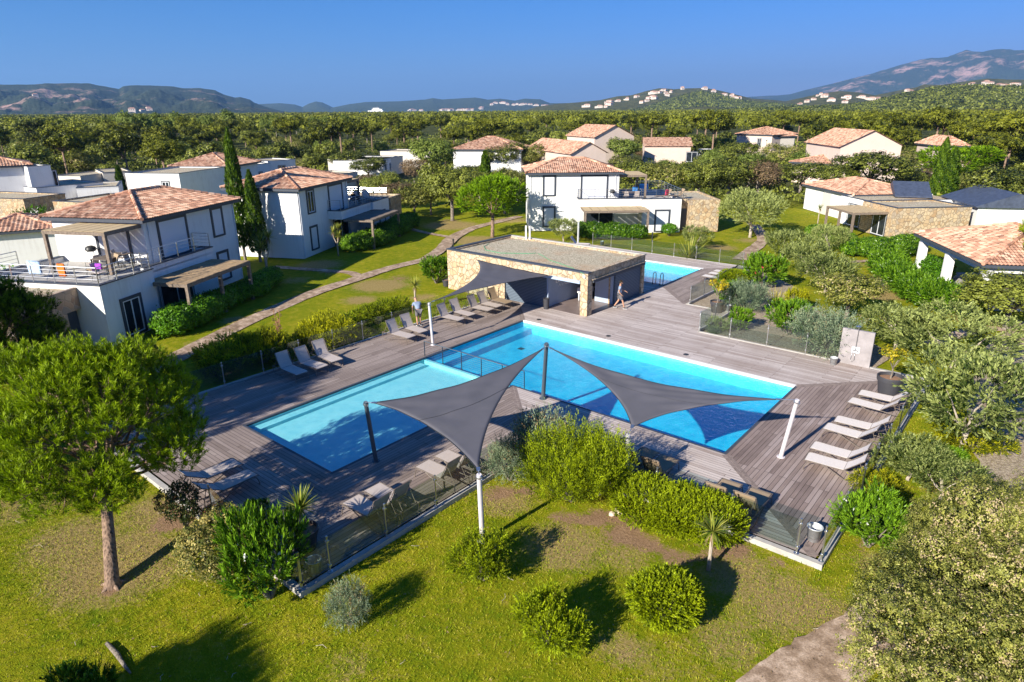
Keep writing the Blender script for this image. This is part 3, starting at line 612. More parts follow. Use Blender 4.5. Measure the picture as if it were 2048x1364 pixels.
# ------------------------------------------------------------------ loungers
def make_lounger(fabric='lounger_mesh', ang=52, name='sun_lounger'):
    """foot end at the origin, head towards +x"""
    def mk_():
        t = thing(name, 'sun lounger', 'sun lounger'); W = .33; a = R(ang); L1, L2 = 1.22, .74
        hx, hz = L1 + L2 * math.cos(a), .38 + L2 * math.sin(a)
        def sling(pts, nm):
            m = MB(); V = []; n = len(pts)
            for x, z in pts:
                V += [(x, -W + .03, z), (x, W - .03, z)]
            T = [(v[0], v[1], v[2] - .012) for v in V]; F = [(2 * i, 2 * i + 1, 2 * i + 3, 2 * i + 2) for i in range(n - 1)]
            F2 = [tuple(2 * n + j for j in f[::-1]) for f in F]; o_ = 2 * n
            F3 = [(2 * i, 2 * i + 2, o_ + 2 * i + 2, o_ + 2 * i) for i in range(n - 1)] + [(2 * i + 3, 2 * i + 1, o_ + 2 * i + 1, o_ + 2 * i + 3) for i in range(n - 1)]
            F3 += [(1, 0, o_, o_ + 1), (2 * n - 2, 2 * n - 1, o_ + 2 * n - 1, o_ + 2 * n - 2)]
            m.add(V + T, F + F2 + F3); m.build(nm, fabric, t, smooth=False)
        sling([(0, .335), (.05, .372), (.14, .385), (.4, .378), (.8, .372), (L1, .385)], 'seat')
        d = Vector((math.cos(a), math.sin(a))); nrm = Vector((-d.y, d.x))
        sling([(L1 + d.x * s + nrm.x * b, .385 + d.y * s + nrm.y * b) for s, b in ((.01, 0), (.2, -.02), (.45, -.02), (.66, .0), (L2, .02))], 'backrest')
        f = MB()
        for sy in (-1, 1):
            y = sy * W
            f.tube([(0, y, .34), (.06, y, .368), (.16, y, .375), (.8, y, .365), (L1 + .05, y, .37), (1.85, y, .36)], .016, 6)
            f.tube([(L1, y, .38), (L1 + d.x * L2, y, .38 + d.y * L2)], .015, 6)
        f.tube([(0, -W, .34), (0, W, .34)], .015, 6); f.tube([(hx, -W, hz), (hx, W, hz)], .015, 6); f.tube([(1.85, -W, .36), (1.85, W, .36)], .014, 6); f.tube([(L1, -W, .375), (L1, W, .375)], .013, 6)
        f.build('frame', 'lounger_frame', t)
        for sy in (-1, 1):
            y = sy * (W + .004)
            l = MB(); l.tube([(.42, y, .35), (.25, y, .36), (.1, y, .30), (.03, y, .12), (.02, y, .0)], .017, 6); l.build('leg', 'lounger_frame', t)
            l = MB(); l.tube([(.55, y, .35), (.95, y, .20), (1.35, y, .02), (1.55, y, .0), (1.72, y, .03), (1.85, y, .13), (1.84, y, .35)], .016, 6); l.build('leg', 'lounger_frame', t)
        s = MB(); s.tube([(hx - .18 * d.x, -W * .8, hz - .18 * d.y), (1.78, -W * .8, .36)], .012, 5); s.tube([(hx - .18 * d.x, W * .8, hz - .18 * d.y), (1.78, W * .8, .36)], .012, 5); s.build('brace', 'lounger_frame', t)
        return t
    return mk_
LA = Proto(make_lounger('lounger_mesh', 62)); LP = Proto(make_lounger('lounger_mesh_pale', 42)); LB = Proto(make_lounger('lounger_mesh_brown', 58)); LF = Proto(make_lounger('lounger_mesh', 30)); LW = Proto(make_lounger('lounger_mesh_pale', 52))
gA = 'brown grey sun loungers on the boards along the garden side'
lab = ['grey mesh lounger in the row of five by the pavilion, the one farthest from it', 'grey mesh lounger second from the sail pole in the row of five', 'grey mesh lounger in the middle of the row of five by the stone wall',
       'grey mesh lounger fourth in the row of five, next to the one at the wall', 'brown mesh lounger standing right against the pavilion wall',
       'grey lounger of the pair, farther from the man bending over the fence', 'grey lounger of the pair directly beside the man bending over the fence',
       'shaded grey lounger nearest the pine, first of three beside the spiky phormium', 'shaded grey lounger in the middle of the three beside the phormium', 'half sunlit grey lounger last of the three beside the phormium']
ys = [25.4, 26.42, 27.88, 28.75, 29.72, 21.62, 22.6, 15.12, 16.15, 17.08]
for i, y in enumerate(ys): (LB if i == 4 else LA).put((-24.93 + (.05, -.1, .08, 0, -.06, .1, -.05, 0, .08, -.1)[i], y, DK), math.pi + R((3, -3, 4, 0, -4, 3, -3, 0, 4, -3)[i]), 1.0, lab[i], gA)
gR = 'pale sun loungers in pairs on the sunny boards'
lab = ['pale lounger of the pair nearest the bucket, the one on the bucket side', 'pale lounger of the pair nearest the bucket, on the pool steps side', 'pale lounger of the middle pair, on the bucket side', 'pale lounger of the middle pair, on the plant pot side', 'pale lounger of the pair by the big plant pot, farther from the pot', 'pale lounger nearest the big grey plant pot']
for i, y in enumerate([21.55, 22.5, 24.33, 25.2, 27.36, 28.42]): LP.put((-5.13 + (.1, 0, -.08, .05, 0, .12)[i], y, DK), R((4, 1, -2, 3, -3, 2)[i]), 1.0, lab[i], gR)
gB = 'sun loungers with their backs to the clipped hedge'
lab = ['tan backed lounger beside the mitred corner, nearest the metal bucket', 'tan backed lounger behind the clipped hedge, next to the one by the bucket', 'tan backed lounger half in shade just behind the white pole', 'dark shaded lounger pressed against the feathery juniper']
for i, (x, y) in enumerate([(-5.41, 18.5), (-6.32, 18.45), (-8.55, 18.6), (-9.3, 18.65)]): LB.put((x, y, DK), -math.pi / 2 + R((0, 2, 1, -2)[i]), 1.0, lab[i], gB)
gK = 'sun loungers behind the glass beside the shallow pool'
lab = ['lounger under the sail behind glass, on the side of the potted palm', 'lounger half hidden by the corner of the left sail', 'lounger in tree shade behind glass, nearest the potted palm', 'lounger in tree shade behind glass, second from the potted palm']
for i, (x, y) in enumerate([(-14.83, 13.0), (-14.85, 13.9), (-14.95, 10.15), (-14.98, 11.0)]): LA.put((x, y, DK), R((1, -1, 2, 0)[i]), 1.0, lab[i], gK)
LF.put((-19.75, 9.2, DK), -math.pi / 2, 1.0, 'low lounger under the big pine, farther from the potted palm', 'reclined loungers beside the big pine'); LF.put((-18.7, 9.15, DK), -math.pi / 2 + R(1), 1.0, 'low lounger under the big pine, nearer the potted palm', 'reclined loungers beside the big pine')
for i, y in enumerate([43.55, 44.6, 45.45]): LW.put((-18.75, y, DK), R(i - 1), 1.0, ['pale lounger by the rear pool nearest the potted lemon tree', 'pale lounger in the middle of three by the rear pool', 'pale lounger by the rear pool nearest the lawn fence'][i], 'three loungers by the rear pool')
LW.put((-31.3, 48.2, DK), R(200), 1.0, 'single lounger behind the pavilion roof by the garden fence')

# ------------------------------------------------------------------ glass fences
def fence(pts, label, h=1.08, z=DK, flange=True, doubles=()):
    t = thing('glass_fence', label, 'fence', (pts[0][0], pts[0][1], 0)); ox, oy = pts[0]
    for i, (x, y) in enumerate(pts):
        m = MB(); m.tube([(x - ox, y - oy, z - .0), (x - ox, y - oy, z + h)], .024, 10); m.lathe([(0, h + .03), (.03, h + .03), (.034, h), (.024, h - .01)], 10, (x - ox, y - oy, z))
        m.lathe([(.075, .0), (.075, .018), (.03, .025)], 12, (x - ox, y - oy, z))
        for zz in (.18, .92): m.box(x - ox - .04, y - oy - .04, z + zz, x - ox + .04, y - oy + .04, z + zz + .05)
        m.build('post', 'steel', t, smooth=False)
    for i in range(len(pts) - 1):
        if i in doubles: continue
        a = Vector((pts[i][0] - ox, pts[i][1] - oy, z + .54 * h + .02)); b = Vector((pts[i + 1][0] - ox, pts[i + 1][1] - oy, z + .54 * h + .02)); d = (b - a).normalized()
        g = MB(); g.bar(a + d * .05, b - d * .05, .01, h * .88); g.build('glass_panel', 'clear_glass', t)
fence([(-27.15, y) for y in (9.0, 10.8, 12.6, 14.5, 16.45, 18.4, 20.27, 22.3, 24.3, 26.35, 28.4, 30.2)], 'long glass fence between the boards and the yellow green hedges')
fence([(-12.98, y) for y in (7.15, 8.0, 9.92, 11.88, 13.8, 15.6)], 'glass fence in front of the shaded loungers, facing the near lawn')
fence([(-12.98, 7.12), (-14.6, 7.12), (-16.2, 7.12), (-17.85, 7.3)], 'short glass fence behind the big oleander bush')
fence([(-9.4, 16.52), (-8.0, 16.52), (-5.62, 16.52), (-3.72, 16.52)], 'glass fence behind the clipped juniper hedge, ending at the bucket')
fence([(-3.1, 16.6), (-3.1, 18.7), (-3.1, 20.78), (-3.1, 22.48), (-3.1, 24.3), (-3.1, 26.2), (-3.1, 28.1)], 'glass fence behind the pale loungers, facing the olive trees')
fence([(-14.0, 32.7), (-12.28, 32.7), (-10.33, 32.7), (-8.42, 32.7), (-6.9, 32.7)], 'glass fence in front of the gravel bed, ending at the shower wall')
fence([(-14.05, 32.9), (-14.05, 34.9), (-14.05, 36.8)], 'short glass fence beside the potted lemon tree')
fence([(-16.85, 37.6), (-16.85, 39.6), (-16.85, 41.7), (-16.85, 43.9), (-16.85, 46.2), (-16.85, 48.6)], 'glass fence between the rear pool and the shrub bed')
fence([(x, 49.62) for x in (-31.9, -30.0, -27.93, -26.0, -24.0, -22.05, -20.1, -18.2)], 'long glass fence between the rear pool and the lawn')
fence([(-17.9, 50.6), (-17.9, 52.4), (-19.5, 53.5)], 'glass fence corner standing on the lawn by the spiky shrub') if False else None

# cable rail across the pool
def cable_rail():
    x0, x1, y = -22.9, -16.6, 20.72; t = thing('cable_rail', 'steel cable rail across the pool between shallow and deep water', 'rail', (x0, y, 0))
    n = 6
    for i in range(n):
        x = (x1 - x0) * i / (n - 1); m = MB(); m.bar((x, 0, DK - .12), (x, 0, DK + .78), .012, .05, up=(0, 1, 0)); m.box(x - .05, -.05, DK - .1, x + .05, .05, DK - .085); m.build('post', 'pole_dark', t)
    m = MB(); m.tube([(0, 0, DK + .79), (x1 - x0, 0, DK + .79)], .02, 8); m.build('top_rail', 'pole_dark', t)
    m = MB()
    for k in range(7): m.tube([(0, 0, DK + .05 + k * .1), (x1 - x0, 0, DK + .05 + k * .1)], .005, 4)
    m.build('cable', 'steel', t)
cable_rail()
# pool ladder
def ladder():
    g = G(1319, 570, DK); x, y = -21.0, POOL2[1]; t = thing('pool_ladder', 'curved dark steel ladder handles at the rear pool', 'pool ladder', (x, y, DK))
    for i, dx in enumerate((0, .55)):
        m = MB(); pts = [(dx, -.28, 0), (dx, -.26, .5)]
        for k in range(7): a = math.pi * (1 - k / 6); pts.append((dx, -.05 + .21 * math.cos(a), .62 + .18 * math.sin(a)))
        pts += [(dx, .17, .4), (dx, .18, -.7)]; m.tube(pts, .025, 8); m.lathe([(.06, 0), (.06, .02), (.03, .03)], 10, (dx, -.28, 0)); m.build('rail', 'dark_metal', t, smooth=True)
    m = MB()
    for z in (-.2, -.45): m.box(.0, .12, z, .55, .2, z + .03)
    m.build('tread', 'steel', t)
ladder()

# ------------------------------------------------------------------ shade sails
def pole(base, top, r, mat, label, group):
    b = Vector(base); t = thing('sail_pole', label, 'pole', b, 0, group); v = Vector(top) - b
    m = MB(); m.tube([(0, 0, 0), v], [r, r * .92], 16); m.build('tube', mat, t, smooth=False)
    m = MB(); m.lathe([(r * 1.9, 0), (r * 1.9, .015), (r * 1.05, .02)], 16); m.build('base_plate', mat, t)
    m = MB(); e = v.normalized(); m.tube([v - e * .10, v - e * .06], r * 1.25, 12); m.lathe([(.0, .03), (.035, 0), (.0, -.03)], 8, v - e * .13 + Vector((r * 1.2, 0, 0))); m.build('fixing', 'steel', t)
    return v + b
gP = 'leaning poles that hold the shade sails'
pR = pole((-5.86, 21.62, DK), (-5.46, 21.1, 2.62), .075, 'pole_white', 'white leaning pole standing by the pale loungers', gP)
pM = pole((-15.5, 20.4, DK), (-14.1, 19.0, 3.27), .085, 'pole_dark', 'tall dark pole at the pool edge where two sails meet', gP) if False else pole((*G(1086, 797, DK).xy, DK), (*G(1093, 687, 3.05).xy, 3.05), .085, 'pole_dark', 'tall dark pole at the pool edge where two sails meet', gP)
pL = pole((*G(752, 922, DK).xy, DK), (*G(731, 804, 2.6).xy, 2.6), .075, 'pole_dark', 'dark leaning pole at the edge of the shallow pool', gP)
pN = pole((*G(965, 1082).xy, 0), (*G(958, 949, 2.45).xy, 2.45), .075, 'pole_white', 'white pole standing on the near lawn behind a juniper bush', gP)
pN2 = pole((*G(1251, 990, 0).xy, 0), (*G(1256, 870, 2.2).xy, 2.2), .075, 'pole_white', 'white pole rising between the two big green junipers', gP)
pB = pole((*G(866, 690, DK).xy, DK), (*G(858, 606, 2.5).xy, 2.5), .07, 'pole_white', 'white pole on the boards beside the row of five loungers', gP)
def sail(corners, sags, drop, label, seam=.62, n=30, z_in=0):
    A, B, C = [Vector(c) for c in corners]; t = thing('shade_sail', label, 'shade sail', ((A + B + C) / 3).copy(), 0, 'charcoal triangular shade sails'); cen = (A + B + C) / 3
    def off(P, Q, s): m = (P + Q) / 2; return (cen - m).normalized() * s
    oAB, oBC, oCA = off(A, B, sags[0]), off(B, C, sags[1]), off(C, A, sags[2]); idx = {}; V = []; F = []
    for i in range(n + 1):
        for j in range(n + 1 - i):
            u = i / n; v = j / n; w = max(0, 1 - u - v); P = A * u + B * v + C * w
            P = P + oAB * 4 * u * v + oBC * 4 * v * w + oCA * 4 * w * u; P.z += -drop * 27 * u * v * w
            P.z += 0.010 * math.sin(u * 46 + v * 9) * (v * w * 4) + .02 * math.sin(v * 22) * u * u * (1 - u) * 4 + .018 * math.sin((u - w) * 25) * v * v * (1 - v) * 4; idx[i, j] = len(V); V.append(P - cen)
    for i in range(n):
        for j in range(n - i):
            F.append((idx[i, j], idx[i + 1, j], idx[i, j + 1]))
            if j < n - i - 1: F.append((idx[i + 1, j], idx[i + 1, j + 1], idx[i, j + 1]))
    o = mesh_obj('cloth', V, F, 'sail_cloth', t, smooth=True); sm = o.modifiers.new('thickness', 'SOLIDIFY'); sm.thickness = .006
    e = MB()
    for seq in ([(i, n - i) for i in range(n + 1)], [(0, j) for j in range(n + 1)], [(i, 0) for i in range(n + 1)]): e.tube([V[idx[q]] for q in seq], .011, 5)
    e.build('hem', 'dark_metal', t)
    k = int(n * seam); s = MB(); s.tube([V[idx[(n - k if False else i), k - i]] + Vector((0, 0, .008)) for i in range(k + 1)], .006, 4); s.build('seam', 'dark_metal', t)
    for K_ in (0, 1, 2):
        c0 = [A, B, C][K_] - cen; ctr = -c0.normalized(); m = MB(); m.bar(c0 - ctr * .02, c0 + ctr * .16, .10, .02); m.build('corner_plate', 'steel', t)
    return t
def toward(P, Q, s): P, Q = Vector(P), Vector(Q); return P + (Q - P).normalized() * s
def rope(pairs, label, group='steel links at the sail corners'):
    for (p, q), l in zip(pairs, label):
        m = MB(); p = Vector(p); m.tube([(0, 0, 0), Vector(q) - p], .012, 6); o = m.build('turnbuckle', 'steel'); o.location = p; tag(o, l, 'turnbuckle', group)
def mean(*P): return sum((Vector(p) for p in P), Vector()) / len(P)
c1 = mean(pM, pL, pN); s1 = [toward(pM - Vector((0, 0, .12)), c1, .18), toward(pL - Vector((0, 0, .03)), c1, .22), toward(pN + Vector((0, 0, .02)), c1, .16)]
sail(s1, (.75, .45, .55), -.0, 'charcoal sail over the shallow pool, pointing down to the lawn')
c2 = mean(pM, pR, pN2); s2 = [toward(pM - Vector((0, 0, .12)), c2, .18), toward(pR - Vector((0, 0, .03)), c2, .5), toward(pN2, c2, .42)]
sail(s2, (.75, .5, .65), .0, 'charcoal sail over the big pool, stretched towards the pale loungers')
w1, w2 = Vector((*G(953, 519, 2.45).xy, 2.45)), Vector((*G(1101, 551, 2.3).xy, 2.3)); w1.y = min(w1.y, 31.05); w2.y = min(w2.y, 31.1); c3 = mean(w1, w2, pB)
s3 = [w1, w2, toward(pB, c3, .35)]
sail(s3, (.15, .55, 1.05), .0, 'charcoal sail fixed to the pavilion wall above the five loungers', seam=.5)
rope([(pM - Vector((0, 0, .1)), s1[0]), (pL, s1[1]), (pN, s1[2]), (pM - Vector((0, 0, .1)), s2[0]), (pR, s2[1]), (pN2, s2[2]), (pB, s3[2])],
     ['steel link from the tall dark pole to the sail over the shallow pool', 'steel link at the leaning dark pole of the shallow pool', 'steel link at the top of the white pole on the lawn', 'steel link from the tall dark pole to the sail over the big pool',
      'steel link at the white pole by the pale loungers', 'steel link above the white pole between the junipers', 'steel link at the white pole beside the five loungers'])

# ------------------------------------------------------------------ shower wall, buckets, pots
def shower():
    t = thing('shower_wall', 'grey plaster shower wall with steel shower and white mixer', 'outdoor shower', (-6.2, 32.62, DK))
    MB().box(-.69, -.08, 0, .69, .08, 1.72).build('slab', 'plaster_grey', t, bevel=.01)
    m = MB(); m.tube([(0.0, -.12, .7), (0.0, -.12, 1.9), (.0, -.16, 1.98), (.0, -.30, 2.0)], .02, 8); m.build('pipe', 'steel', t, smooth=True)
    m = MB(); m.lathe([(0, .02), (.11, .015), (.11, 0), (0, 0)], 18, (0, -.30, 1.97)); m.build('shower_head', 'steel', t)
    m = MB(); m.box(-.16, -.115, .62, .18, -.081, .92); m.build('mixer_plate', 'shutter_white', t); m = MB(); m.lathe([(0, .0), (.035, 0), (.035, .05), (0, .05)], 12, (.1, -.16, .74)); m.box(-.13, -.17, .74, .06, -.115, .79); m.build('tap', 'steel', t)
    m = MB(); m.tube([(-.1, -.13, .7), (-.14, -.15, .3), (-.06, -.15, .18), (.02, -.15, .3), (.0, -.14, .65)], .009, 6); m.build('hose', 'steel', t, smooth=True)
shower()
def mk_bucket():
    t = thing('bucket', '', 'bucket'); m = MB(); m.lathe([(0, .02), (.125, .02), (.13, 0), (.14, .0), (.175, .36), (.19, .36), (.19, .38), (.172, .385), (.165, .36), (.12, .03), (0, .03)], 24); m.build('pail', 'galvanised', t, smooth=True)
    m = MB(); m.lathe([(.151, .09), (.155, .1), (.156, .11)], 20); m.tube([(-.18, 0, .33), (-.20, 0, .28), (-.17, .02, .2)], .008, 5); m.build('handle', 'steel', t); return t
BK = Proto(mk_bucket)
BK.put((-3.55, 17.45, DK), 0, 1.15, 'white metal bucket in the corner of the boards below the pale loungers'); BK.put((*G(1666, 729, DK).xy, DK), 1, .95, 'metal bucket at the foot of the shower wall')
BK.put((*G(630, 1145, DK).xy, DK), 2, 1.1, 'grey green bucket behind the glass in tree shade'); BK.put((*G(1455, 622, DK).xy, DK), 2, 1.0, 'metal bucket beside the potted lemon tree'); BK.put((*G(1204, 490, DK).xy, DK), .5, .95, 'metal bucket behind the pavilion roof by the fence')
def big_pot(name_plant, loc, label, s=1.0, plant=None):
    t = thing('plant_pot', label, 'plant pot', (loc[0], loc[1], loc[2])); m = MB()
    m.lathe([(0, 0), (.32, 0), (.34, .02), (.42, .55), (.455, .56), (.47, .72), (.455, .74), (.42, .735), (.405, .62), (0, .62)], 30); m.build('pot', 'pot_grey', t, smooth=False); MB().lathe([(0, .645), (.2, .64), (.405, .625)], 24).build('soil', 'soil', t); t.scale = (s, s, s); return t
# ------------------------------------------------------------------ tiled roofs
def tile_plane(p0, p1, q1, q0, tw=.24, tl=.30, amp=.05):
    """eave p0->p1, ridge q0->q1 : barrel tiles as real geometry"""
    p0, p1, q0, q1 = map(Vector, (p0, p1, q0, q1)); L = (p1 - p0).length; e = (p1 - p0).normalized()
    def loc(P): d = P - p0; s = d.dot(e); return s, (d - e * s).length
    sq0, H = loc(q0); sq1, H1 = loc(q1); H = max(H, H1); w = (q0 - p0) - e * (q0 - p0).dot(e)
    if w.length < 1e-6: w = (q1 - p0) - e * (q1 - p0).dot(e)
    w.normalize(); nrm = e.cross(w).normalized(); nrm = nrm if nrm.z > 0 else -nrm
    nr = max(2, int(round(H / tl))); nc = max(2, int(round(L / tw))); tl_ = np.random.default_rng(int(L * 1000) % 9973 + nr).random((nr, nc + 2)) ** .8; sub = 4; V = []; F = []; T = []; lift = .022
    for j in range(nr):
        t0, t1 = H * j / nr, H * (j + 1) / nr; base = len(V); n = nc * sub + 1
        for t, up in ((t0, lift), (t1, 0.0)):
            f = t / H; lo, hi = sq0 * f, L + (sq1 - L) * f
            for i in range(n):
                s = L * i / (nc * sub); ph = (i % sub) / sub; a = amp * (1 + math.cos(2 * math.pi * ph)) / 2; sc = min(max(s, lo), hi)
                if sc != s: a = 0
                V.append(p0 + e * sc + w * t + nrm * (a + up + .004))
        for i in range(n - 1):
            a, b, c, d = base + i, base + i + 1, base + n + i + 1, base + n + i
            if (V[a] - V[b]).length < 1e-5 and (V[c] - V[d]).length < 1e-5: continue
            col = (i + 1) // sub; F.append((a, b, c, d)); T.append(tl_[j, col])
    return V, F, T
def hip_roof(t, x0, y0, x1, y1, z, rise, over=.4, name='roof', ridge_x=True, tw=.21, gable=None, slope_pt=None):
    x0 -= over; x1 += over; y0 -= over; y1 += over; W, D = x1 - x0, y1 - y0
    if gable == 'x': r0, r1 = (x0, (y0 + y1) / 2), (x1, (y0 + y1) / 2)
    elif gable == 'y': r0, r1 = ((x0 + x1) / 2, y0), ((x0 + x1) / 2, y1)
    elif W >= D: r0, r1 = (x0 + D / 2, (y0 + y1) / 2), (x1 - D / 2, (y0 + y1) / 2)
    else: r0, r1 = ((x0 + x1) / 2, y0 + W / 2), ((x0 + x1) / 2, y1 - W / 2)
    if slope_pt: r0, r1 = slope_pt
    A, B, C, D_ = (x0, y0, z), (x1, y0, z), (x1, y1, z), (x0, y1, z); r0 = (*r0, z + rise); r1 = (*r1, z + rise)
    if gable == 'y' or (gable is None and W < D): planes = [(B, C, r1, r0), (D_, A, r0, r1)] + ([] if gable else [(A, B, r0, r0), (C, D_, r1, r1)])
    else: planes = [(A, B, r1, r0), (C, D_, r0, r1)] + ([] if gable else [(B, C, r1, r1), (D_, A, r0, r0)])
    m = MB()
    for p0, p1, q1, q0 in planes:
        V, F, T = tile_plane(p0, p1, q1, q0, tw); b = len(m.V); m.V += [tuple(v) for v in V]; m.F += [tuple(b + i for i in f) for f in F]; m.T += T
    ro = m.build(name, 'roof_tiles', t)
    rd = MB(); lines = [(r0, r1)] if (Vector(r0) - Vector(r1)).length > .1 else []
    if gable is None: lines += [(A, r0), (B, r1 if W >= D else r0), (C, r1), (D_, r0 if W >= D else r1)]
    for p, q in lines:
        p, q = Vector(p), Vector(q); n = max(1, int((q - p).length / .42))
        for k in range(n):
            a, b = p.lerp(q, k / n), p.lerp(q, (k + 1.08) / n); a.z += .06; b.z += .045; rd.tube([a, b], [.115, .095], 8, tint=rng.random())
    if lines: rd.build('ridge_tiles', 'roof_tiles', ro)
    g = MB(); g.box(x0 + .03, y0 + .03, z - .20, x1 - .03, y1 - .03, z - .012)
    g.build('eaves_fascia', 'slate_trim', t)
    return ro
def window(t, wall, a, z0, z1, b=None, side='front', kind='shutter', fr=.17, name='window'):
    """side front: plane y=wall facing -y, a..b along x; side left/right: plane x=wall"""
    b = b if b is not None else a + 1; sgn = -1
    def P(m, u0, zz0, u1, zz1, d0, d1):
        if side == 'front': m.box(u0, wall - d1, zz0, u1, wall - d0, zz1)
        elif side == 'back': m.box(u0, wall + d0, zz0, u1, wall + d1, zz1)
        elif side == 'left': m.box(wall - d1, u0, zz0, wall - d0, u1, zz1)
        else: m.box(wall + d0, u0, zz0, wall + d1, u1, zz1)
    m = MB(); P(m, a, z0, a + fr, z1, .002, .06); P(m, b - fr, z0, b, z1, .002, .06); P(m, a + fr, z1 - fr, b - fr, z1, .002, .06)
    if kind != 'door': P(m, a + fr, z0, b - fr, z0 + fr * .7, .002, .09)
    f = m.build(name if kind != 'door' else 'door', 'frame_grey', t)
    zi = z0 + (fr * .7 if kind != 'door' else 0)
    if kind in ('shutter', 'door_shut'):
        m = MB(); P(m, a + fr, zi, b - fr, z1 - fr, .001, .022); m.build('shutter', 'roller_shutter', f)
    elif kind == 'door': m = MB(); P(m, a + fr * .4, zi, b - fr * .4, z1 - fr * .4, .001, .03); m.build('panel', 'slate_trim', f)
    else:
        m = MB(); P(m, a + fr, zi, b - fr, z1 - fr, .001, .012); m.build('pane', 'dark_glass', f)
        m = MB(); c = (a + b) / 2; P(m, a + fr, zi, a + fr + .06, z1 - fr, .012, .05); P(m, b - fr - .06, zi, b - fr, z1 - fr, .012, .05); P(m, c - .03, zi, c + .03, z1 - fr, .012, .045); P(m, a + fr + .06, zi, c - .03, zi + .06, .012, .04); P(m, c + .03, zi, b - fr - .06, zi + .06, .012, .04); P(m, a + fr + .06, z1 - fr - .06, c - .03, z1 - fr, .012, .04); P(m, c + .03, z1 - fr - .06, b - fr - .06, z1 - fr, .012, .04)
        m.build('sash', 'shutter_white', f)
    return f
def pergola(t, x0, y0, x1, y1, z, posts, cover='pergola_reed', rafters='y', n=8, covered=True, zb=0.0, lean=.0):
    m = MB(); w = .14
    m.box(x0, y0, z - .16, x1, y0 + w, z + .04); m.box(x0, y1 - w, z - .155, x1, y1, z + .038); m.box(x0 - .002, y0 + w, z - .15, x0 + w, y1 - w, z + .036); m.box(x1 - w, y0 + w, z - .15, x1 + .002, y1 - w, z + .036); p = m.build('pergola', 'weathered_wood', t)
    for x, y in posts: MB().box(x - .09, y - .09, zb, x + .09, y + .09, z - .16).build('post', 'weathered_wood', p)
    m = MB()
    for k in range(1, n):
        if rafters == 'y': x = x0 + (x1 - x0) * k / n; m.box(x - .035, y0 + w + .002, z - .1, x + .035, y1 - w - .002, z + .03)
        else: y = y0 + (y1 - y0) * k / n; m.box(x0 + w + .002, y - .035, z - .1, x1 - w - .002, y + .035, z + .03)
    m.build('rafter', 'weathered_wood', p)
    if covered:
        m = MB()
        for k in range(n):
            g = .03
            if rafters == 'y': a, b = x0 + (x1 - x0) * k / n + g, x0 + (x1 - x0) * (k + 1) / n - g; m.box(a, y0 + .04, z + .045 + .01 * (k % 2), b, y1 - .03, z + .062 + .01 * (k % 2))
            else: a, b = y0 + (y1 - y0) * k / n + g, y0 + (y1 - y0) * (k + 1) / n - g; m.box(x0 + .04, a, z + .045, x1 - .04, b, z + .062)
        m.build('roofing', cover, p)
    return p
def railing(t, pts, z, h=.95, n=4, gap=1.4):
    m = MB(); P = MB()
    for a, b in zip(pts, pts[1:]):
        a, b = Vector((*a, 0)), Vector((*b, 0)); k = max(1, int(round((b - a).length / gap)))
        for i in range(k + 1): q = a.lerp(b, i / k); m.box(q.x - .02, q.y - .02, z, q.x + .02, q.y + .02, z + h)
        for j in range(n): zz = z + h * (.28 + .72 * j / (n - 1)); m.tube([(a.x, a.y, zz), (b.x, b.y, zz)], .022 if j == n - 1 else .011, 5)
    return m.build('railing', 'steel', t)

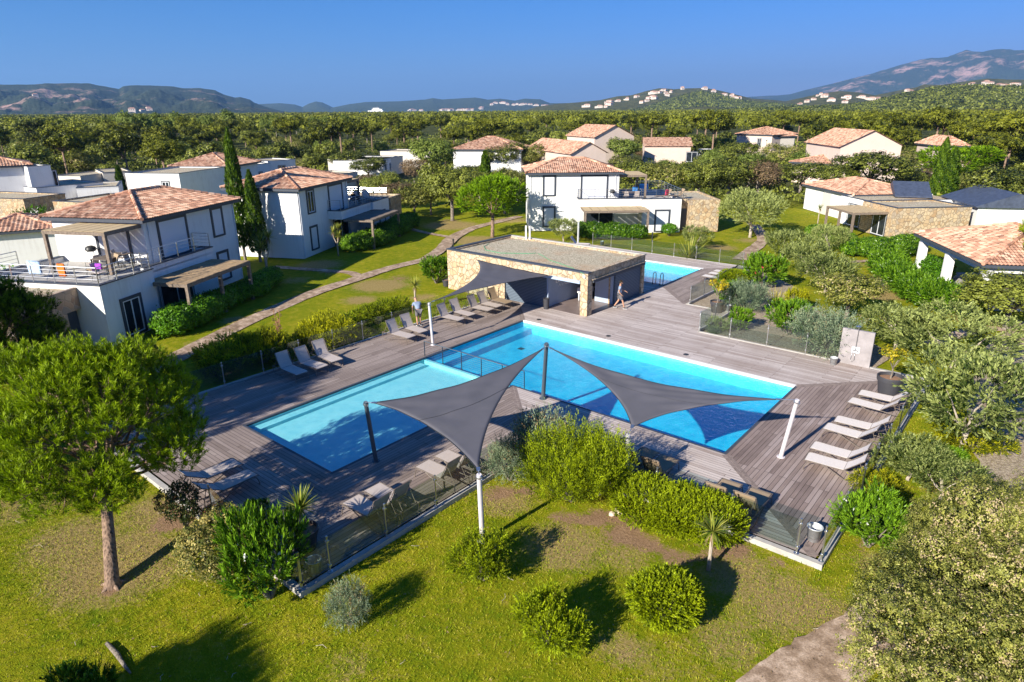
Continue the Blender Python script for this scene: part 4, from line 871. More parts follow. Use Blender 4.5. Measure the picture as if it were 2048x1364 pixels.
# ------------------------------------------------------------------ the three two-storey villas (one plan, one of them mirrored)
def villa(O, th, label, mir=False, stone_y=-1.6, step_y=-1.8, cover='pergola_canvas', low_open=False, upper_open=False, zt=3.33, roof_dark=False):
    t = thing('villa', label, 'house', (O[0], O[1], 0), R(th)); s = -1 if mir else 1
    X = (lambda x: x) if not mir else (lambda x: -x)
    def bx(m, x0, y0, z0, x1, y1, z1): a, b = X(x0), X(x1); m.box(min(a, b), y0, z0, max(a, b), y1, z1)
    zr = 5.72
    m = MB(); bx(m, 0, 0, 0, 8.95, 6.3, zr); m.build('main_wall', 'white_render', t)
    m = MB(); bx(m, 8.951, 0, 0, 11.0, 6.2, 3.0); bx(m, 11.001, step_y, 0, 14.85, 6.2, 3.0); bx(m, 4.8, -1.3, 2.55, 11.0, -.001, 3.0)
    bx(m, 4.75, -1.3, 2.9, 11.0, -1.12, zt - .04); bx(m, 11.002, step_y - .002, 2.99, 14.85, step_y + .18, zt - .04); bx(m, 14.68, step_y + .18, 2.99, 14.852, 6.2, zt - .04); bx(m, 8.96, 6.02, 2.99, 14.67, 6.201, zt - .04); bx(m, 4.75, -1.12, 2.99, 4.93, -.002, zt - .04)
    m.build('terrace_wall', 'white_render', t)
    m = MB(); bx(m, 4.94, -1.11, 3.001, 14.66, 6.0, 3.02) if False else bx(m, 8.955, -1.11, 3.001, 14.66, 6.0, 3.02); bx(m, 4.94, -1.11, 3.001, 8.954, -.003, 3.019); bx(m, 11.01, step_y + .19, 3.002, 14.66, -1.12, 3.021); m.build('terrace_floor', 'concrete', t)
    c = MB(); bx(c, 4.70, -1.36, zt - .04, 11.0, -1.08, zt + .015); bx(c, 10.97, step_y - .06, zt - .04, 14.92, step_y + .22, zt + .018); bx(c, 14.62, step_y + .22, zt - .04, 14.92, 6.25, zt + .017); bx(c, 8.96, 5.96, zt - .04, 14.62, 6.25, zt + .016); bx(c, 4.70, -1.08, zt - .04, 4.98, -.004, zt + .014); c.build('coping', 'slate_trim', t)
    # stone annex with its door
    rc = .3 if stone_y > -1 else .9
    an = MB(); bx(an, 15.75, stone_y, 0, 18.7, 5.6, 3.0); bx(an, 14.853, stone_y + rc, 0, 15.749, 5.6, 3.0); bx(an, 14.853, stone_y, 2.02, 15.749, stone_y + rc - .001, 3.0) if stone_y > -1 else None
    bx(an, 15.75, stone_y, 3.0, 18.7, stone_y + .2, 3.16); bx(an, 18.5, stone_y + .2, 3.0, 18.7, 5.6, 3.16); bx(an, 14.86, 5.4, 3.0, 18.5, 5.6, 3.16); bx(an, 14.86, stone_y + .9, 3.0, 15.75, stone_y + 1.1, 3.16) if stone_y < -1 else bx(an, 14.86, stone_y, 3.0, 15.75, stone_y + .2, 3.16)
    an = an.build('stone_annex', 'stone_dark' if mir else 'stone_wall', t); m = MB(); bx(m, 14.9, stone_y + (1.12 if stone_y < -1 else .22), 3.001, 18.48, 5.38, 3.03); m.build('flat_roof', 'gravel', an)
    m = MB(); bx(m, 14.92, stone_y + rc - .04, .05, 15.7, stone_y + rc - .003, 2.0 if stone_y > -1 else 2.2); m.build('door', 'slate_trim', t)
    def W(a, b, z0, z1, **k):
        a, b = X(a), X(b); return window(t, k.pop('wall', 0), min(a, b), z0, z1, max(a, b), **k)
    W(1.33, 2.65, 3.47, 5.5, kind='glass' if upper_open else 'shutter'); W(5.1, 7.85, 3.05, 5.5, kind='shutter', name='terrace_shutter'); W(1.33, 2.65, .4, 2.47, kind='shutter')
    W(12.25, 13.8, .08, 2.28, wall=step_y, kind='glass' if low_open else 'shutter')
    W(5.5, 8.6, .05, 2.4, kind='glass', fr=.08, name='sliding_door'); 
    side = 'right' if not mir else 'left'
    window(t, X(8.95), 1.0, 3.05, 5.2, 3.4, side=side, kind='shutter', name='terrace_shutter')
    hip_roof(t, min(X(0), X(8.95)), 0, max(X(0), X(8.95)), 6.3, zr + .02, 1.15)
    px0, px1 = sorted((X(5.0), X(11.2)))
    pergola(t, px0, -4.1, px1, -1.32, 2.5, [(X(5.1), -4.0), (X(11.1), -4.0), (X(8.1), -4.0)] if mir else [(X(5.1), -4.0), (X(11.1), -4.0)], cover=cover, rafters='y', n=8)
    qx0, qx1 = sorted((X(8.96), X(11.75)))
    pergola(t, qx0, .1, qx1, 4.2, 5.38, [(X(11.65), .2), (X(11.65), 4.1)], cover='pergola_canvas', rafters='x', n=6, zb=3.02)
    for xx in (.12, 8.6): m = MB(); m.tube([(X(xx), -.06, .1), (X(xx), -.06, zr - .3), (X(xx), -.3, zr - .12)], .035, 8); m.build('downpipe', 'shutter_white', t)
    railing(t, [(X(4.84), -.05), (X(4.84), -1.22), (X(10.98), -1.22), (X(11.1), step_y + .08), (X(14.77), step_y + .08), (X(14.77), 6.1), (X(11.9), 6.1)], zt + .015, .86)
    return t
VA = villa((-37.2 - .469 * 14.7 - .883 * 1.9, 11.8 + .883 * 14.7 - .469 * 1.9), 118, 'white villa nearest the camera, shaded front, terrace furniture and dark stone annex', mir=True, stone_y=-.5, step_y=-1.9, cover='pergola_reed', low_open=True)
VB = villa((-48.0, 30.6), 117, 'white villa behind the two tall cypresses with shaded front and empty balcony', cover='weathered_wood', upper_open=True, step_y=-1.5, stone_y=-1.3)
VC = villa((-41.4, 52.5), 41.5, 'sunlit white villa with beige stone annex behind the pool pavilion', stone_y=-1.7)
def VP(v, x, y, z=3.03):
    """a point in a villa's own frame"""
    c, s = math.cos(v.rotation_euler.z), math.sin(v.rotation_euler.z); return (v.location.x + x * c - y * s, v.location.y + x * s + y * c, z)

# ------------------------------------------------------------------ pavilion beside the pool
def pavilion():
    ox, oy = -31.7, 31.2; t = thing('pool_pavilion', 'flat roofed stone pavilion beside the pool with open corner', 'pavilion', (ox, oy, 0)); W, D, H = 11.4, 6.7, 2.72
    m = MB(); m.box(0, 0, 0, 5.1, .35, H); m.box(5.1, 0, 2.22, W, .35, H); m.box(W - .5, 0, 0, W - .002, .5, 2.22); m.box(0, .35, 0, .35, D, H); m.box(W - .35, .35, 2.3, W, D, H); m.box(.35, D - .35, 0, W - .35, D, H); m.box(W - .12, D - .35, 0, W, D, 2.3)
    w = m.build('stone_wall', 'stone_pale', t)
    m = MB(); m.box(-.05, -.05, H, W + .05, .30, H + .07); m.box(-.05, .30, H, .26, D + .05, H + .072); m.build('coping', 'slate_trim', t)
    m = MB(); m.box(W - .30, .30, H, W + .04, D - .2, H + .05); m.build('stone_cap', 'stone_pale', t); m = MB(); m.box(.26, D - .2, H, W + .05, D + .05, H + .06); m.build('rear_coping', 'concrete', t)
    m = MB(); m.box(.36, .36, H - .28, W - .36, D - .36, H - .10); m.build('gravel_roof', 'gravel', t); m = MB(); m.box(.36, .36, 2.24, W - .36, D - .36, 2.30); m.build('ceiling', 'white_render', t)
    m = MB(); m.box(5.12, .10, .05, 8.3, .2, 2.2); m.build('slatted_front', 'slat_cladding', t); m = MB(); m.box(W - .2, 3.25, .05, W - .1, D - .36, 2.29); m.build('slatted_side', 'slat_cladding', t)
    m = MB(); m.box(8.3, .21, .05, 8.42, 5.2, 2.23); m.build('inner_wall', 'wall_blue', t)
    m = MB(); m.box(9.9, 3.15, .16, W - .22, 3.24, 2.23); ps = m.build('screen_panel', 'wall_blue', t)
    m = MB(); m.box(W - .5, 3.13, .05, W - .40, 3.26, 2.25) ; m.build('post', 'stone_pale', t)
    m = MB(); m.box(8.43, .02, .05, W - .02, D - .4, DK + .006); fl = m.build('floor_tiles', 'floor_tiles', t)
    m = MB(); m.box(5.0, -.09, 2.06, W - .5, -.002, 2.24); m.box(W - .5 + .002, -.05, 2.06, W - .49, -.03, 2.1); m.build('blind_box', 'wall_blue', t); m = MB(); m.box(W + .002, .5, 2.1, W + .09, D - .1, 2.26); m.build('blind_box', 'slate_trim', t)
    m = MB(); m.box(W + .003, .4, 2.265, W + .10, D, 2.30); m.build('ledge', 'stone_pale', t)
    m = MB(); m.lathe([(0, .09), (.05, .07), (.07, 0), (.05, -.06), (0, -.08)], 12, (W - .2, -.06, 2.5)); m.build('wall_lamp', 'coping_white', t, smooth=True)
    for txt, sz, x, z, sh in (('LES VILLAS', .46, .95, 1.52, 0.0), ('Porto Vecchio', .22, 1.25, 1.24, .35)):
        cu = bpy.data.curves.new('lettering', 'FONT'); cu.body = txt; cu.size = sz; cu.extrude = .006; cu.shear = sh; cu.space_character = 1.05; cu.offset = sz * .018
        tmp = bpy.data.objects.new('tmp', cu); COL.objects.link(tmp); dg = bpy.context.evaluated_depsgraph_get(); me = bpy.data.meshes.new_from_object(tmp.evaluated_get(dg)); bpy.data.objects.remove(tmp)
        me.materials.clear(); me.materials.append(MATS['sign_white']); o = bpy.data.objects.new('lettering', me); COL.objects.link(o); kid(o, t)
        o.rotation_euler = (R(90), 0, R(90)); o.location = (8.43, x, z)
    return t
simple('floor_tiles', (0.22, 0.17, 0.155), 0.35, var=0.15, scale=2)
pavilion()
g = Vector((-23.15, 31.05, DK)); b = MB(); b.lathe([(0, 0), (.16, 0), (.185, .62), (.20, .66), (.17, .67), (.165, .6), (0, .6)], 20); o = b.build('rubbish_bin', 'pot_grey', None, smooth=False); o.location = g; tag(o, 'dark round bin standing at the open corner of the pavilion', 'bin')
t = thing('planter_table', 'white planter on legs holding greenery inside the pavilion', 'planter', (-22.4, 34.2, DK + .006)); m = MB(); m.box(-.3, -.5, .5, .3, .5, .85)
for x in (-.25, .17):
    for y in (-.45, .37): m.box(x, y, 0, x + .08, y + .08, .5)
m.build('body', 'planter_white', t, bevel=.02); crown_mesh('foliage', 'laurel_leaves', t, rng, [((0, 0, .92), (.26, .45, .14))], 60, 8, .08, .09, .04)
# hoses lying on the flat roof
m = MB(); m.tube([G(x, y, 2.64) for x, y in [(978, 487), (968, 493), (972, 500), (1000, 506), (1060, 507), (1072, 506)]], .016, 6); o = m.build('garden_hose', 'hose_green', None); tag(o, 'green hose lying across the gravel of the pavilion roof', 'hose', 'green hoses on the pavilion roof')
m = MB(); m.tube([G(x, y, 2.64) for x, y in [(1076, 507), (1085, 511), (1099, 520), (1120, 527), (1145, 536)]] + [G(1168, 548, 2.82)], .014, 6); o = m.build('garden_hose', 'hose_green', None); tag(o, 'thin green hose running to the front corner of the pavilion roof', 'hose', 'green hoses on the pavilion roof')
for i, (px, py) in enumerate([(1008, 470), (1014, 468)]):
    m = MB(); m.lathe([(.07, 0), (.07, 1.0), (.055, 1.0), (.055, .02)], 12); o = m.build('vent_pipe', 'coping_white', None); p = G(px, py, 2.6); o.location = (-29.9 + .35 * i, 37.55, 2.73 - .05); tag(o, 'white vent pipe at the back corner of the pavilion roof' + (' with the hose beside it' if i == 0 else ', farther right'), 'pipe', 'vent pipes on the pavilion')

# ------------------------------------------------------------------ villa on the right with flat roofs and stone front
def villa_right():
    t = thing('villa', 'low white villa with tiled hip roof and beige stone front on the right', 'house', (-11.8, 69.1, 0), R(44)); H = 2.75
    m = MB(); m.box(0, 0, 0, 7.2, 3.2, H); m.box(-.001, 3.2, 0, .2, 5.4, H - .0); m.box(-.002, -.002, H, 7.2, .2, H + .16); m.box(7.0, .2, H, 7.202, 5.2, H + .16); m.box(0, .2, H, .2, 5.3, H + .16); m.box(.2, 5.1, H, 7.0, 5.3, H + .16); m.box(.2, 3.2, 0, 7.2, 5.3, H)
    m.build('stone_wall', 'stone_wall', t)
    m = MB(); m.box(.22, .22, H, 6.98, 5.08, H + .03); m.build('gravel_roof', 'gravel', t)
    m = MB(); m.box(-.05, -.05, H + .16, 7.25, .26, H + .2); m.box(-.05, .26, H + .16, .26, 5.35, H + .203); m.box(6.94, .26, H + .16, 7.25, 5.35, H + .202); m.box(.26, 5.04, H + .16, 6.94, 5.35, H + .201); m.build('coping', 'slate_trim', t)
    m = MB(); m.box(0.5, 5.31, 0, 10.5, 10.2, H - .05); m.box(.5, 5.31, H - .05, 10.5, 5.5, H + .1); m.box(.5, 10.0, H - .05, 10.5, 10.201, H + .1); m.box(.5, 5.5, H - .05, .68, 10.0, H + .1); m.build('white_wall', 'white_render', t)
    m = MB(); m.box(.7, 5.52, H - .05, 10.4, 9.98, H - .02); m.build('gravel_roof', 'gravel', t)
    m = MB(); m.box(.45, 5.36, H + .1, 10.5, 5.54, H + .13); m.box(.45, 9.96, H + .1, 10.5, 10.25, H + .131); m.box(.45, 5.54, H + .1, .72, 9.96, H + .132); m.build('coping', 'slate_trim', t)
    # main part under the hip roof
    m = MB(); m.box(2.0, 10.25, 0, 9.4, 20.6, 2.85); m.build('main_wall', 'white_render', t)
    hip_roof(t, 2.0, 10.25, 9.4, 20.6, 2.87, 1.1)
    window(t, 2.0, 11.9, .75, 2.0, 12.7, side='left', kind='glass', fr=.12); m = MB(); m.box(1.9, 14.6, 0, 1.999, 16.4, 2.4); m.build('porch_recess', 'cream_render', t)
    window(t, 0.0, 1.2, .05, 2.3, 3.4, side='left', kind='glass', fr=.08, name='sliding_door'); window(t, .5, 6.2, .05, 2.3, 8.6, side='left', kind='glass', fr=.08, name='sliding_door')
    pergola(t, -3.4, 1.1, -.02, 5.9, 2.35, [(-3.3, 1.2), (-3.3, 5.8), (-.4, 5.8), (-3.3, 3.5)], cover='pergola_canvas', rafters='y', n=12)
villa_right()
def shelter():
    t = thing('garden_house', 'open white veranda with tiled roof at the right edge', 'house', (-8.15, 56.3, 0), R(-61)); L = 10.3
    hip_roof(t, .3, 0.3, L, 8.2, 2.85, 1.45, over=.4)
    m = MB(); m.box(.3, .3, 2.3, L, .6, 2.66); m.box(.3, .6, 2.3, .6, 8.0, 2.66); m.box(L - .3, .6, 2.3, L, 8.0, 2.66); m.build('beam', 'white_render', t)
    for x, y in ((.55, .5), (5.0, .5), (L - .25, .5), (L - .25, 3.4)):
        MB().box(x - .24, y - .24, 0, x + .24, y + .24, 2.3).build('column', 'white_render', t)
    m = MB(); m.box(.6, 4.5, 0, L - .3, 8.0, 2.6); m.build('wall', 'white_render', t); MB().box(.3, .3, 0, L, 4.5, .08).build('floor', 'concrete', t)
    window(t, 4.5, 6.2, .1, 2.2, 8.2, kind='glass', fr=.1, name='sliding_door')
    m = MB(); m.box(.62, .62, 2.5, L - .32, 4.48, 2.56); m.build('ceiling', 'white_render', t)
    return t
SH = shelter()

# ------------------------------------------------------------------ farther houses
def roofpx(pL, pF, pR, z): return [G(*p, z) for p in (pL, pF, pR)]
def box_house(label, F, Rr, depth, H, roof, wall='white_render', wins=(), gable=None, rise=1.1, cat='house', name='house', trim='slate_trim', extra=None, over=.4):
    """F, Rr: two bottom corners (world) of the near long wall; depth away from the camera"""
    d = Vector((Rr[0] - F[0], Rr[1] - F[1])); L = d.length; th = math.atan2(d.y, d.x); t = thing(name, label, cat, (F[0], F[1], 0), th)
    MB().box(0, 0, 0, L, depth, H).build('wall', wall, t)
    if roof == 'flat':
        m = MB(); m.box(-.02, -.02, H, L + .02, .22, H + .16); m.box(-.02, depth - .2, H, L + .02, depth + .02, H + .16); m.box(-.021, .22, H, .22, depth - .2, H + .158); m.box(L - .2, .22, H, L + .021, depth - .2, H + .159); m.build('parapet', wall, t)
        m = MB(); m.box(-.06, -.06, H + .16, L + .06, .26, H + .2); m.box(-.06, .26, H + .16, .26, depth + .05, H + .199); m.box(L - .24, .26, H + .16, L + .06, depth + .05, H + .198); m.box(.26, depth - .24, H + .16, L - .24, depth + .05, H + .197); m.build('coping', trim, t)
        MB().box(.23, .23, H + .001, L - .21, depth - .21, H + .04).build('gravel_roof', 'gravel', t)
    elif roof == 'tile':
        if gable:
            g = MB(); z = H; a = (L if gable == 'x' else 0)
            if gable == 'x': g.add([(0, 0, z), (0, depth, z), (0, depth / 2, z + rise), (L, 0, z), (L, depth, z), (L, depth / 2, z + rise)], [(0, 2, 1), (3, 4, 5), (0, 3, 5, 2), (1, 2, 5, 4)])
            else: g.add([(0, 0, z), (L, 0, z), (L / 2, 0, z + rise), (0, depth, z), (L, depth, z), (L / 2, depth, z + rise)], [(0, 1, 2), (3, 5, 4), (0, 2, 5, 3), (1, 4, 5, 2)])
            g.build('gable_wall', wall, t); hip_roof(t, 0, 0, L, depth, H + .02, rise, over=over, gable=gable, tw=.3) if False else None
            k = over; r = rise * (1 + 2 * k / (depth if gable == 'x' else L)); hip_roof_g(t, L, depth, H, r, gable, k, rise)
        else: hip_roof(t, 0, 0, L, depth, H + .02, rise, over=over, tw=.3)
    for w in wins:
        kw = dict(kind='glass', fr=.09); kw.update(w[4] if len(w) > 4 else {}); wl = kw.pop('wall', 0); window(t, wl, w[0], w[2], w[3], w[1], **kw)
    return t
def hip_roof_g(t, L, D, H, r, gable, k, rise):
    m = MB(); drop = (r - rise) / 1.0
    if gable == 'x': A, B, C, E = (-k, -k, H - drop + .05), (L + k, -k, H - drop + .05), (L + k, D + k, H - drop + .05), (-k, D + k, H - drop + .05); r0, r1 = (-k, D / 2, H + rise + .05), (L + k, D / 2, H + rise + .05); pl = [(A, B, r1, r0), (C, E, r0, r1)]
    else: A, B, C, E = (-k, -k, H - drop + .05), (L + k, -k, H - drop + .05), (L + k, D + k, H - drop + .05), (-k, D + k, H - drop + .05); r0, r1 = (L / 2, -k, H + rise + .05), (L / 2, D + k, H + rise + .05); pl = [(B, C, r1, r0), (E, A, r0, r1)]
    for p in pl:
        V, F, T = tile_plane(*p, tw=.3); b = len(m.V); m.V += [tuple(v) for v in V]; m.F += [tuple(b + i for i in f) for f in F]; m.T += T
    m.build('roof', 'roof_tiles', t)
def H2(label, pF, pR, z, depth, roof, **k):
    """house given by two eave corners (pixels) of its near wall at height z"""
    a, b = G(*pF, z), G(*pR, z); return box_house(label, (a.x, a.y), (b.x, b.y), depth, z - (.0 if roof == 'tile' else .18), roof, **k)
# left side, behind and beside the nearest villa
H2('tile roofed white house at the left edge behind the nearest terrace', (-60, 398 + 70), (112, 456), 3.1, 5.5, 'tile', rise=.9, wins=[(6.2, 9.4, .2, 2.3)])
H2('flat roofed stone annex at the left edge with pale granite front', (-90, 393), (46, 398), 3.0, 5.0, 'flat', wall='stone_wall')
H2('long flat roofed wing with shaded lilac wall behind the granite annex', (72, 376), (205, 364), 3.2, 7.5, 'flat', wins=[(5.0, 6.4, .9, 2.0)])
H2('flat roofed white house wing in front of the tall white block', (152, 376), (236, 372), 3.0, 7.5, 'flat', wins=[(3.0, 4.6, .2, 2.2)])
H2('flat stone roofed wing just behind the nearest tiled roof', (105, 402), (180, 405), 3.0, 7, 'flat', wall='stone_wall')
H2('two storey white block with tall flat wall at the left edge', (54, 333), (100, 330), 5.6, 6.5, 'flat', wins=[])
H2('white house with low tiled hip roof at the far left edge', (-120, 338), (58, 330), 5.7, 6.5, 'tile', rise=1.0, wins=[(10.0, 11.0, 3.0, 5.0)])
H2('tall white flat roofed block with one small window behind the nearest roof', (250, 346), (357, 347), 5.4, 9, 'flat', wins=[(4.2, 5.2, 3.2, 4.6)])
H2('white house with tiled hip roof behind the tall white block', (345, 333), (455, 333), 5.3, 8, 'tile', rise=1.3, wins=[])
H2('flat roofed pale wing right of the tall cypress', (460, 333), (540, 326), 3.6, 9, 'flat', wins=[(5, 6, .9, 2.4)])
H2('low flat roofed house with grey roof among the left trees', (100, 351), (160, 352), 3.0, 8, 'flat', wall='cream_render')
H2('small flat roofed house left of the tall white block', (205, 345), (262, 342), 3.2, 8, 'flat', wall='cream_render')
H2('low white house behind the cypress with a dark opening', (535, 322), (590, 318), 3.2, 7, 'flat', wins=[(2, 3.6, .6, 2.3)])
H2('flat roofed cream house with two square windows in the middle distance', (765, 321), (795, 312), 3.2, 9, 'flat', wins=[(1.5, 2.6, 1.0, 2.4), (5.0, 6.0, 1.0, 2.4)])
H2('long flat roofed cream house left of the one with square windows', (655, 318), (765, 319), 3.2, 10, 'flat', wall='cream_render', wins=[(5, 6.5, .4, 2.3), (10, 11.4, .6, 2.2)])
H2('low pale flat roofed house behind the forest edge in the middle distance', (760, 302), (860, 303), 3.3, 8, 'flat', wall='cream_render')
H2('grey flat roofed shed between shrubs behind the second villa', (655, 350), (715, 344), 2.6, 6, 'flat', wall='cream_render', cat='shed', name='shed')
# pink and cream houses in the middle
H2('cream house with wide tiled hip roof and open white window', (906, 299), (1042, 299), 4.8, 11, 'tile', wall='white_render', rise=2.0, wins=[(5.5, 7.4, 2.4, 4.4)])
H2('long pink house with red tiled gable roof behind the sunlit villa', (1072, 305), (1142, 306), 5.0, 9, 'tile', wall='pink_render', rise=1.8, gable='y') if False else None
def gh(label, pA, pB, z, depth, **k): return H2(label, pA, pB, z, depth, 'tile', **k)
gh('pink house with red tiled gable roof and shaded end wall behind the sunlit villa', (1056, 295), (1142, 307), 4.6, 6.5, wall='pink_render', rise=1.7, gable='x')
gh('pink two storey gabled house with white shutters', (1189, 274), (1268, 272), 6.2, 12, wall='pink_render', rise=2.2, gable='y', wins=[])
gh('low tiled lean-to in front of the pink gabled house', (1180, 303), (1215, 303), 2.8, 6, wall='pink_render', rise=.8)
gh('pink house with a long low tiled roof above the parked cars', (1290, 292), (1382, 292), 3.8, 10, wall='pink_render', rise=1.6, gable='x', wins=[(9, 11.5, .4, 2.6)])
gh('pink house with tiled hip roof and green shutters right of the car park', (1474, 268), (1545, 270), 5.4, 10, wall='pink_render', rise=1.7, wins=[(6, 7.2, 2.6, 4.6)])
gh('cream house with tiled hip roof between two pink houses', (1545, 273), (1590, 272), 5.0, 10, wall='cream_render', rise=1.5)
A_, S_ = G(1682, 292, 6.0), G(1614, 283, 6.0); d_ = S_ - A_; x_ = Vector((d_.y, -d_.x, 0)).normalized() * 9.0
box_house('large pink house with long tiled roof and blank gable wall', (A_.x, A_.y), (A_.x + x_.x, A_.y + x_.y), d_.length, 6.0, 'tile', wall='pink_render', rise=2.2, gable='y')
gh('low tiled annex in front of the large pink gable', (1655, 328), (1715, 322), 3.2, 6, wall='pink_render', rise=1.0)
gh('pink tiled roof half hidden behind the yellow tree', (1885, 292), (1935, 292), 5.0, 10, wall='pink_render', rise=1.5)
# slate roofed bungalows at the right
def slate(label, pA, pB, z, depth, wins):
    a, b = G(*pA, z), G(*pB, z); t = box_house(label, (a.x, a.y), (b.x, b.y), depth, z, 'none', wall='white_render', wins=wins, name='bungalow', cat='bungalow'); L = (b - a).length; m = MB(); k = .35
    m.add([(-k, -k, z - .05), (L + k, -k, z - .05), (L + k, depth / 2, z + 1.15), (-k, depth / 2, z + 1.15), (L + k, depth + k, z - .05), (-k, depth + k, z - .05), (-k, -k, z - .15), (L + k, -k, z - .15), (L + k, depth + k, z - .15), (-k, depth + k, z - .15)], [(0, 1, 2, 3), (3, 2, 4, 5), (0, 3, 5, 9, 6), (1, 7, 8, 4, 2), (6, 7, 1, 0), (5, 4, 8, 9), (6, 9, 8, 7)])
    m.build('roof', 'slate_roof', t)
slate('white bungalow with dark slate roof left of the twin cypresses', (1797, 390), (1856, 392), 3.0, 6, [(2.6, 4.4, .9, 2.4), (6.6, 7.6, .9, 2.4)])
slate('white bungalow with dark slate roof right of the twin cypresses', (1892, 391), (1958, 411), 3.0, 6, [(.8, 1.8, .3, 2.4), (3.2, 4.0, .3, 2.4), (5.2, 6.0, .3, 2.4)])
# white garden wall at the right
m = MB(); pts = [(1952, 343), (1965, 346), (1990, 350), (2012, 356), (2016, 364), (2060, 372)]; P = [G(x, y, 1.4) for x, y in pts]
for a, b in zip(P, P[1:]): m.bar((a.x, a.y, .75), (b.x, b.y, .75), .25, 1.5)
tag(m.build('garden_wall', 'cream_render'), 'pale curved garden wall under the dark oaks at the right', 'wall')
# ------------------------------------------------------------------ plants: builders (leaves are real faces, fixed leaf size)
def sprays(name, mat, parent, r, lumps, ns, per, slen, L, W, outward=.6, up=.5, spread=.5, shell=(.75, 1.0), lower=-.3, tintn=.14):
    """feathery sprays: leaves strung along short axes that point out of the lumps"""
    areas = np.array([np.prod(np.array(l[1])) ** (2 / 3) for l in lumps]); areas = areas / areas.sum()
    d = rnd_dirs(r, ns * 4); d = d[d[:, 2] > lower][:ns]; k = len(d); w = r.choice(len(lumps), k, p=areas)
    cc = np.array([l[0] for l in lumps], float)[w]; rr = np.array([l[1] for l in lumps], float)[w]
    P = cc + d * rr * r.uniform(shell[0], shell[1], (k, 1))
    keep = np.ones(k, bool)
    for j, (c, q) in enumerate(lumps):
        inside = (((P - np.array(c)) / (np.array(q) * .6)) ** 2).sum(1) < 1; keep &= ~(inside & (w != j))
    P, d = P[keep], d[keep]; k = len(P)
    nrm = unit(d / rr[keep]); ax = unit(nrm * outward + np.array([0, 0, up]) + r.normal(0, .28, (k, 3)))
    s = r.uniform(-.25, 1, (k, per, 1)) * slen * r.uniform(.6, 1.3, (k, 1, 1))
    side = rnd_dirs(r, k * per).reshape(k, per, 3)
    C = (P[:, None] + ax[:, None] * s + side * slen * .12).reshape(-1, 3)
    D = unit((ax[:, None] + side * spread).reshape(-1, 3)); N = unit((nrm[:, None] + rnd_dirs(r, k * per).reshape(k, per, 3) * .8).reshape(-1, 3))
    T = np.clip((r.uniform(.0, .9, (k, 1)) + .22 * (s[:, :, 0] / slen - .4) + r.normal(0, tintn, (k, per))).ravel(), 0, 1); n = len(C)
    V, F = leaves(C, D, N, L * r.uniform(.7, 1.3, n), W * r.uniform(.7, 1.3, n)); return mesh_obj(name, V, F, mat, parent, tint=T)
def lump_ball(r, c, R_, n=7, k=.5, flat=.8):
    out = [(c, (R_ * .72, R_ * .72, R_ * .72 * flat))]
    for i in range(n):
        a = 2 * math.pi * (i + r.random()) / n; e = r.uniform(-.15, .75); q = R_ * r.uniform(.35, .55)
        out.append(((c[0] + math.cos(a) * math.cos(e) * R_ * k * 1.1, c[1] + math.sin(a) * math.cos(e) * R_ * k * 1.1, c[2] + math.sin(e) * R_ * k * flat * 1.2), (q, q, q * flat)))
    return out
def tree_maker(name, mat, bark_, H, R_, flat, seed, trunk_r=.16, crown_z=None, nclump=520, per=16, crad=.34, L=.2, W=.11, limbs=6, style='clump', n_l=8, fork=.35, k=.55, lean=0):
    def mk_():
        r = np.random.default_rng(seed); t = thing(name, name, 'tree'); cz = crown_z or H - R_ * flat
        lumps = lump_ball(r, (lean, 0, cz), R_, n_l, k, flat)
        if style == 'clump': crown_mesh('crown', mat, t, r, lumps, int(nclump * 1.5), per, crad, L, W, lower=-.75, shell=(.6, 1.02))
        else: sprays('crown', mat, t, r, lumps, nclump, per, crad, L, W, lower=-.85)
        m = MB(); fz = max(.3, (cz - R_ * flat * .7) * 1.0); m.tube([(0, 0, -.1), (0, 0, .15), (lean * .3 + r.normal(0, .05), r.normal(0, .05), fz)], [trunk_r * 1.35, trunk_r, trunk_r * .85], 9)
        tips = [(l[0][0] * .9, l[0][1] * .9, l[0][2]) for l in lumps[1:1 + limbs]]; branches(m, r, (lean * .3, 0, fz), tips, trunk_r * .55, wob=R_ * .08)
        m.build('trunk', bark_, t, smooth=True); return t
    return Proto(mk_)
OAK = [tree_maker('holm_oak', 'oak_leaves', 'grey_bark', 5.2, 2.7, .8, 21 + i, nclump=620, per=15, crad=.36, L=.17, W=.11) for i in range(3)]
OAKY = [tree_maker('holm_oak', 'oak_yellow', 'grey_bark', 5.0, 2.7, .8, 31 + i, nclump=620, per=14, crad=.34, L=.16, W=.10) for i in range(2)]
OLIVE = [tree_maker('olive_tree', 'olive_leaves', 'pale_bark', 3.0, 1.5, .85, 41 + i, trunk_r=.07, nclump=1500, per=15, crad=.24, L=.10, W=.030, crown_z=1.45, style='spray', limbs=5, fork=.2) for i in range(3)]
GREEN = [tree_maker('broadleaf_tree', 'poplar_leaves', 'grey_bark', 5.5, 2.3, 1.0, 51 + i, nclump=500, per=14, crad=.36, L=.19, W=.12) for i in range(2)]
SPINE = [tree_maker('stone_pine', 'stone_pine', 'pine_bark', 5.6, 2.3, .95, 61 + i, nclump=2200, per=20, crad=.30, L=.2, W=.035, style='spray', trunk_r=.14) for i in range(1)]
FPINE = [tree_maker('maritime_pine', 'pine_far', 'pine_bark', 9.0, 2.9, .62 + .25 * (i % 3), 71 + i, crown_z=6.9 - .5 * (i % 3), nclump=240, per=16, crad=.55, L=.42, W=.16, trunk_r=.18, k=.72, n_l=11) for i in range(4)]
FOAK = [tree_maker('woodland_oak', 'oak_leaves', 'grey_bark', 6.0, 3.0, .8, 81 + i, nclump=300, per=15, crad=.5, L=.34, W=.2) for i in range(3)]
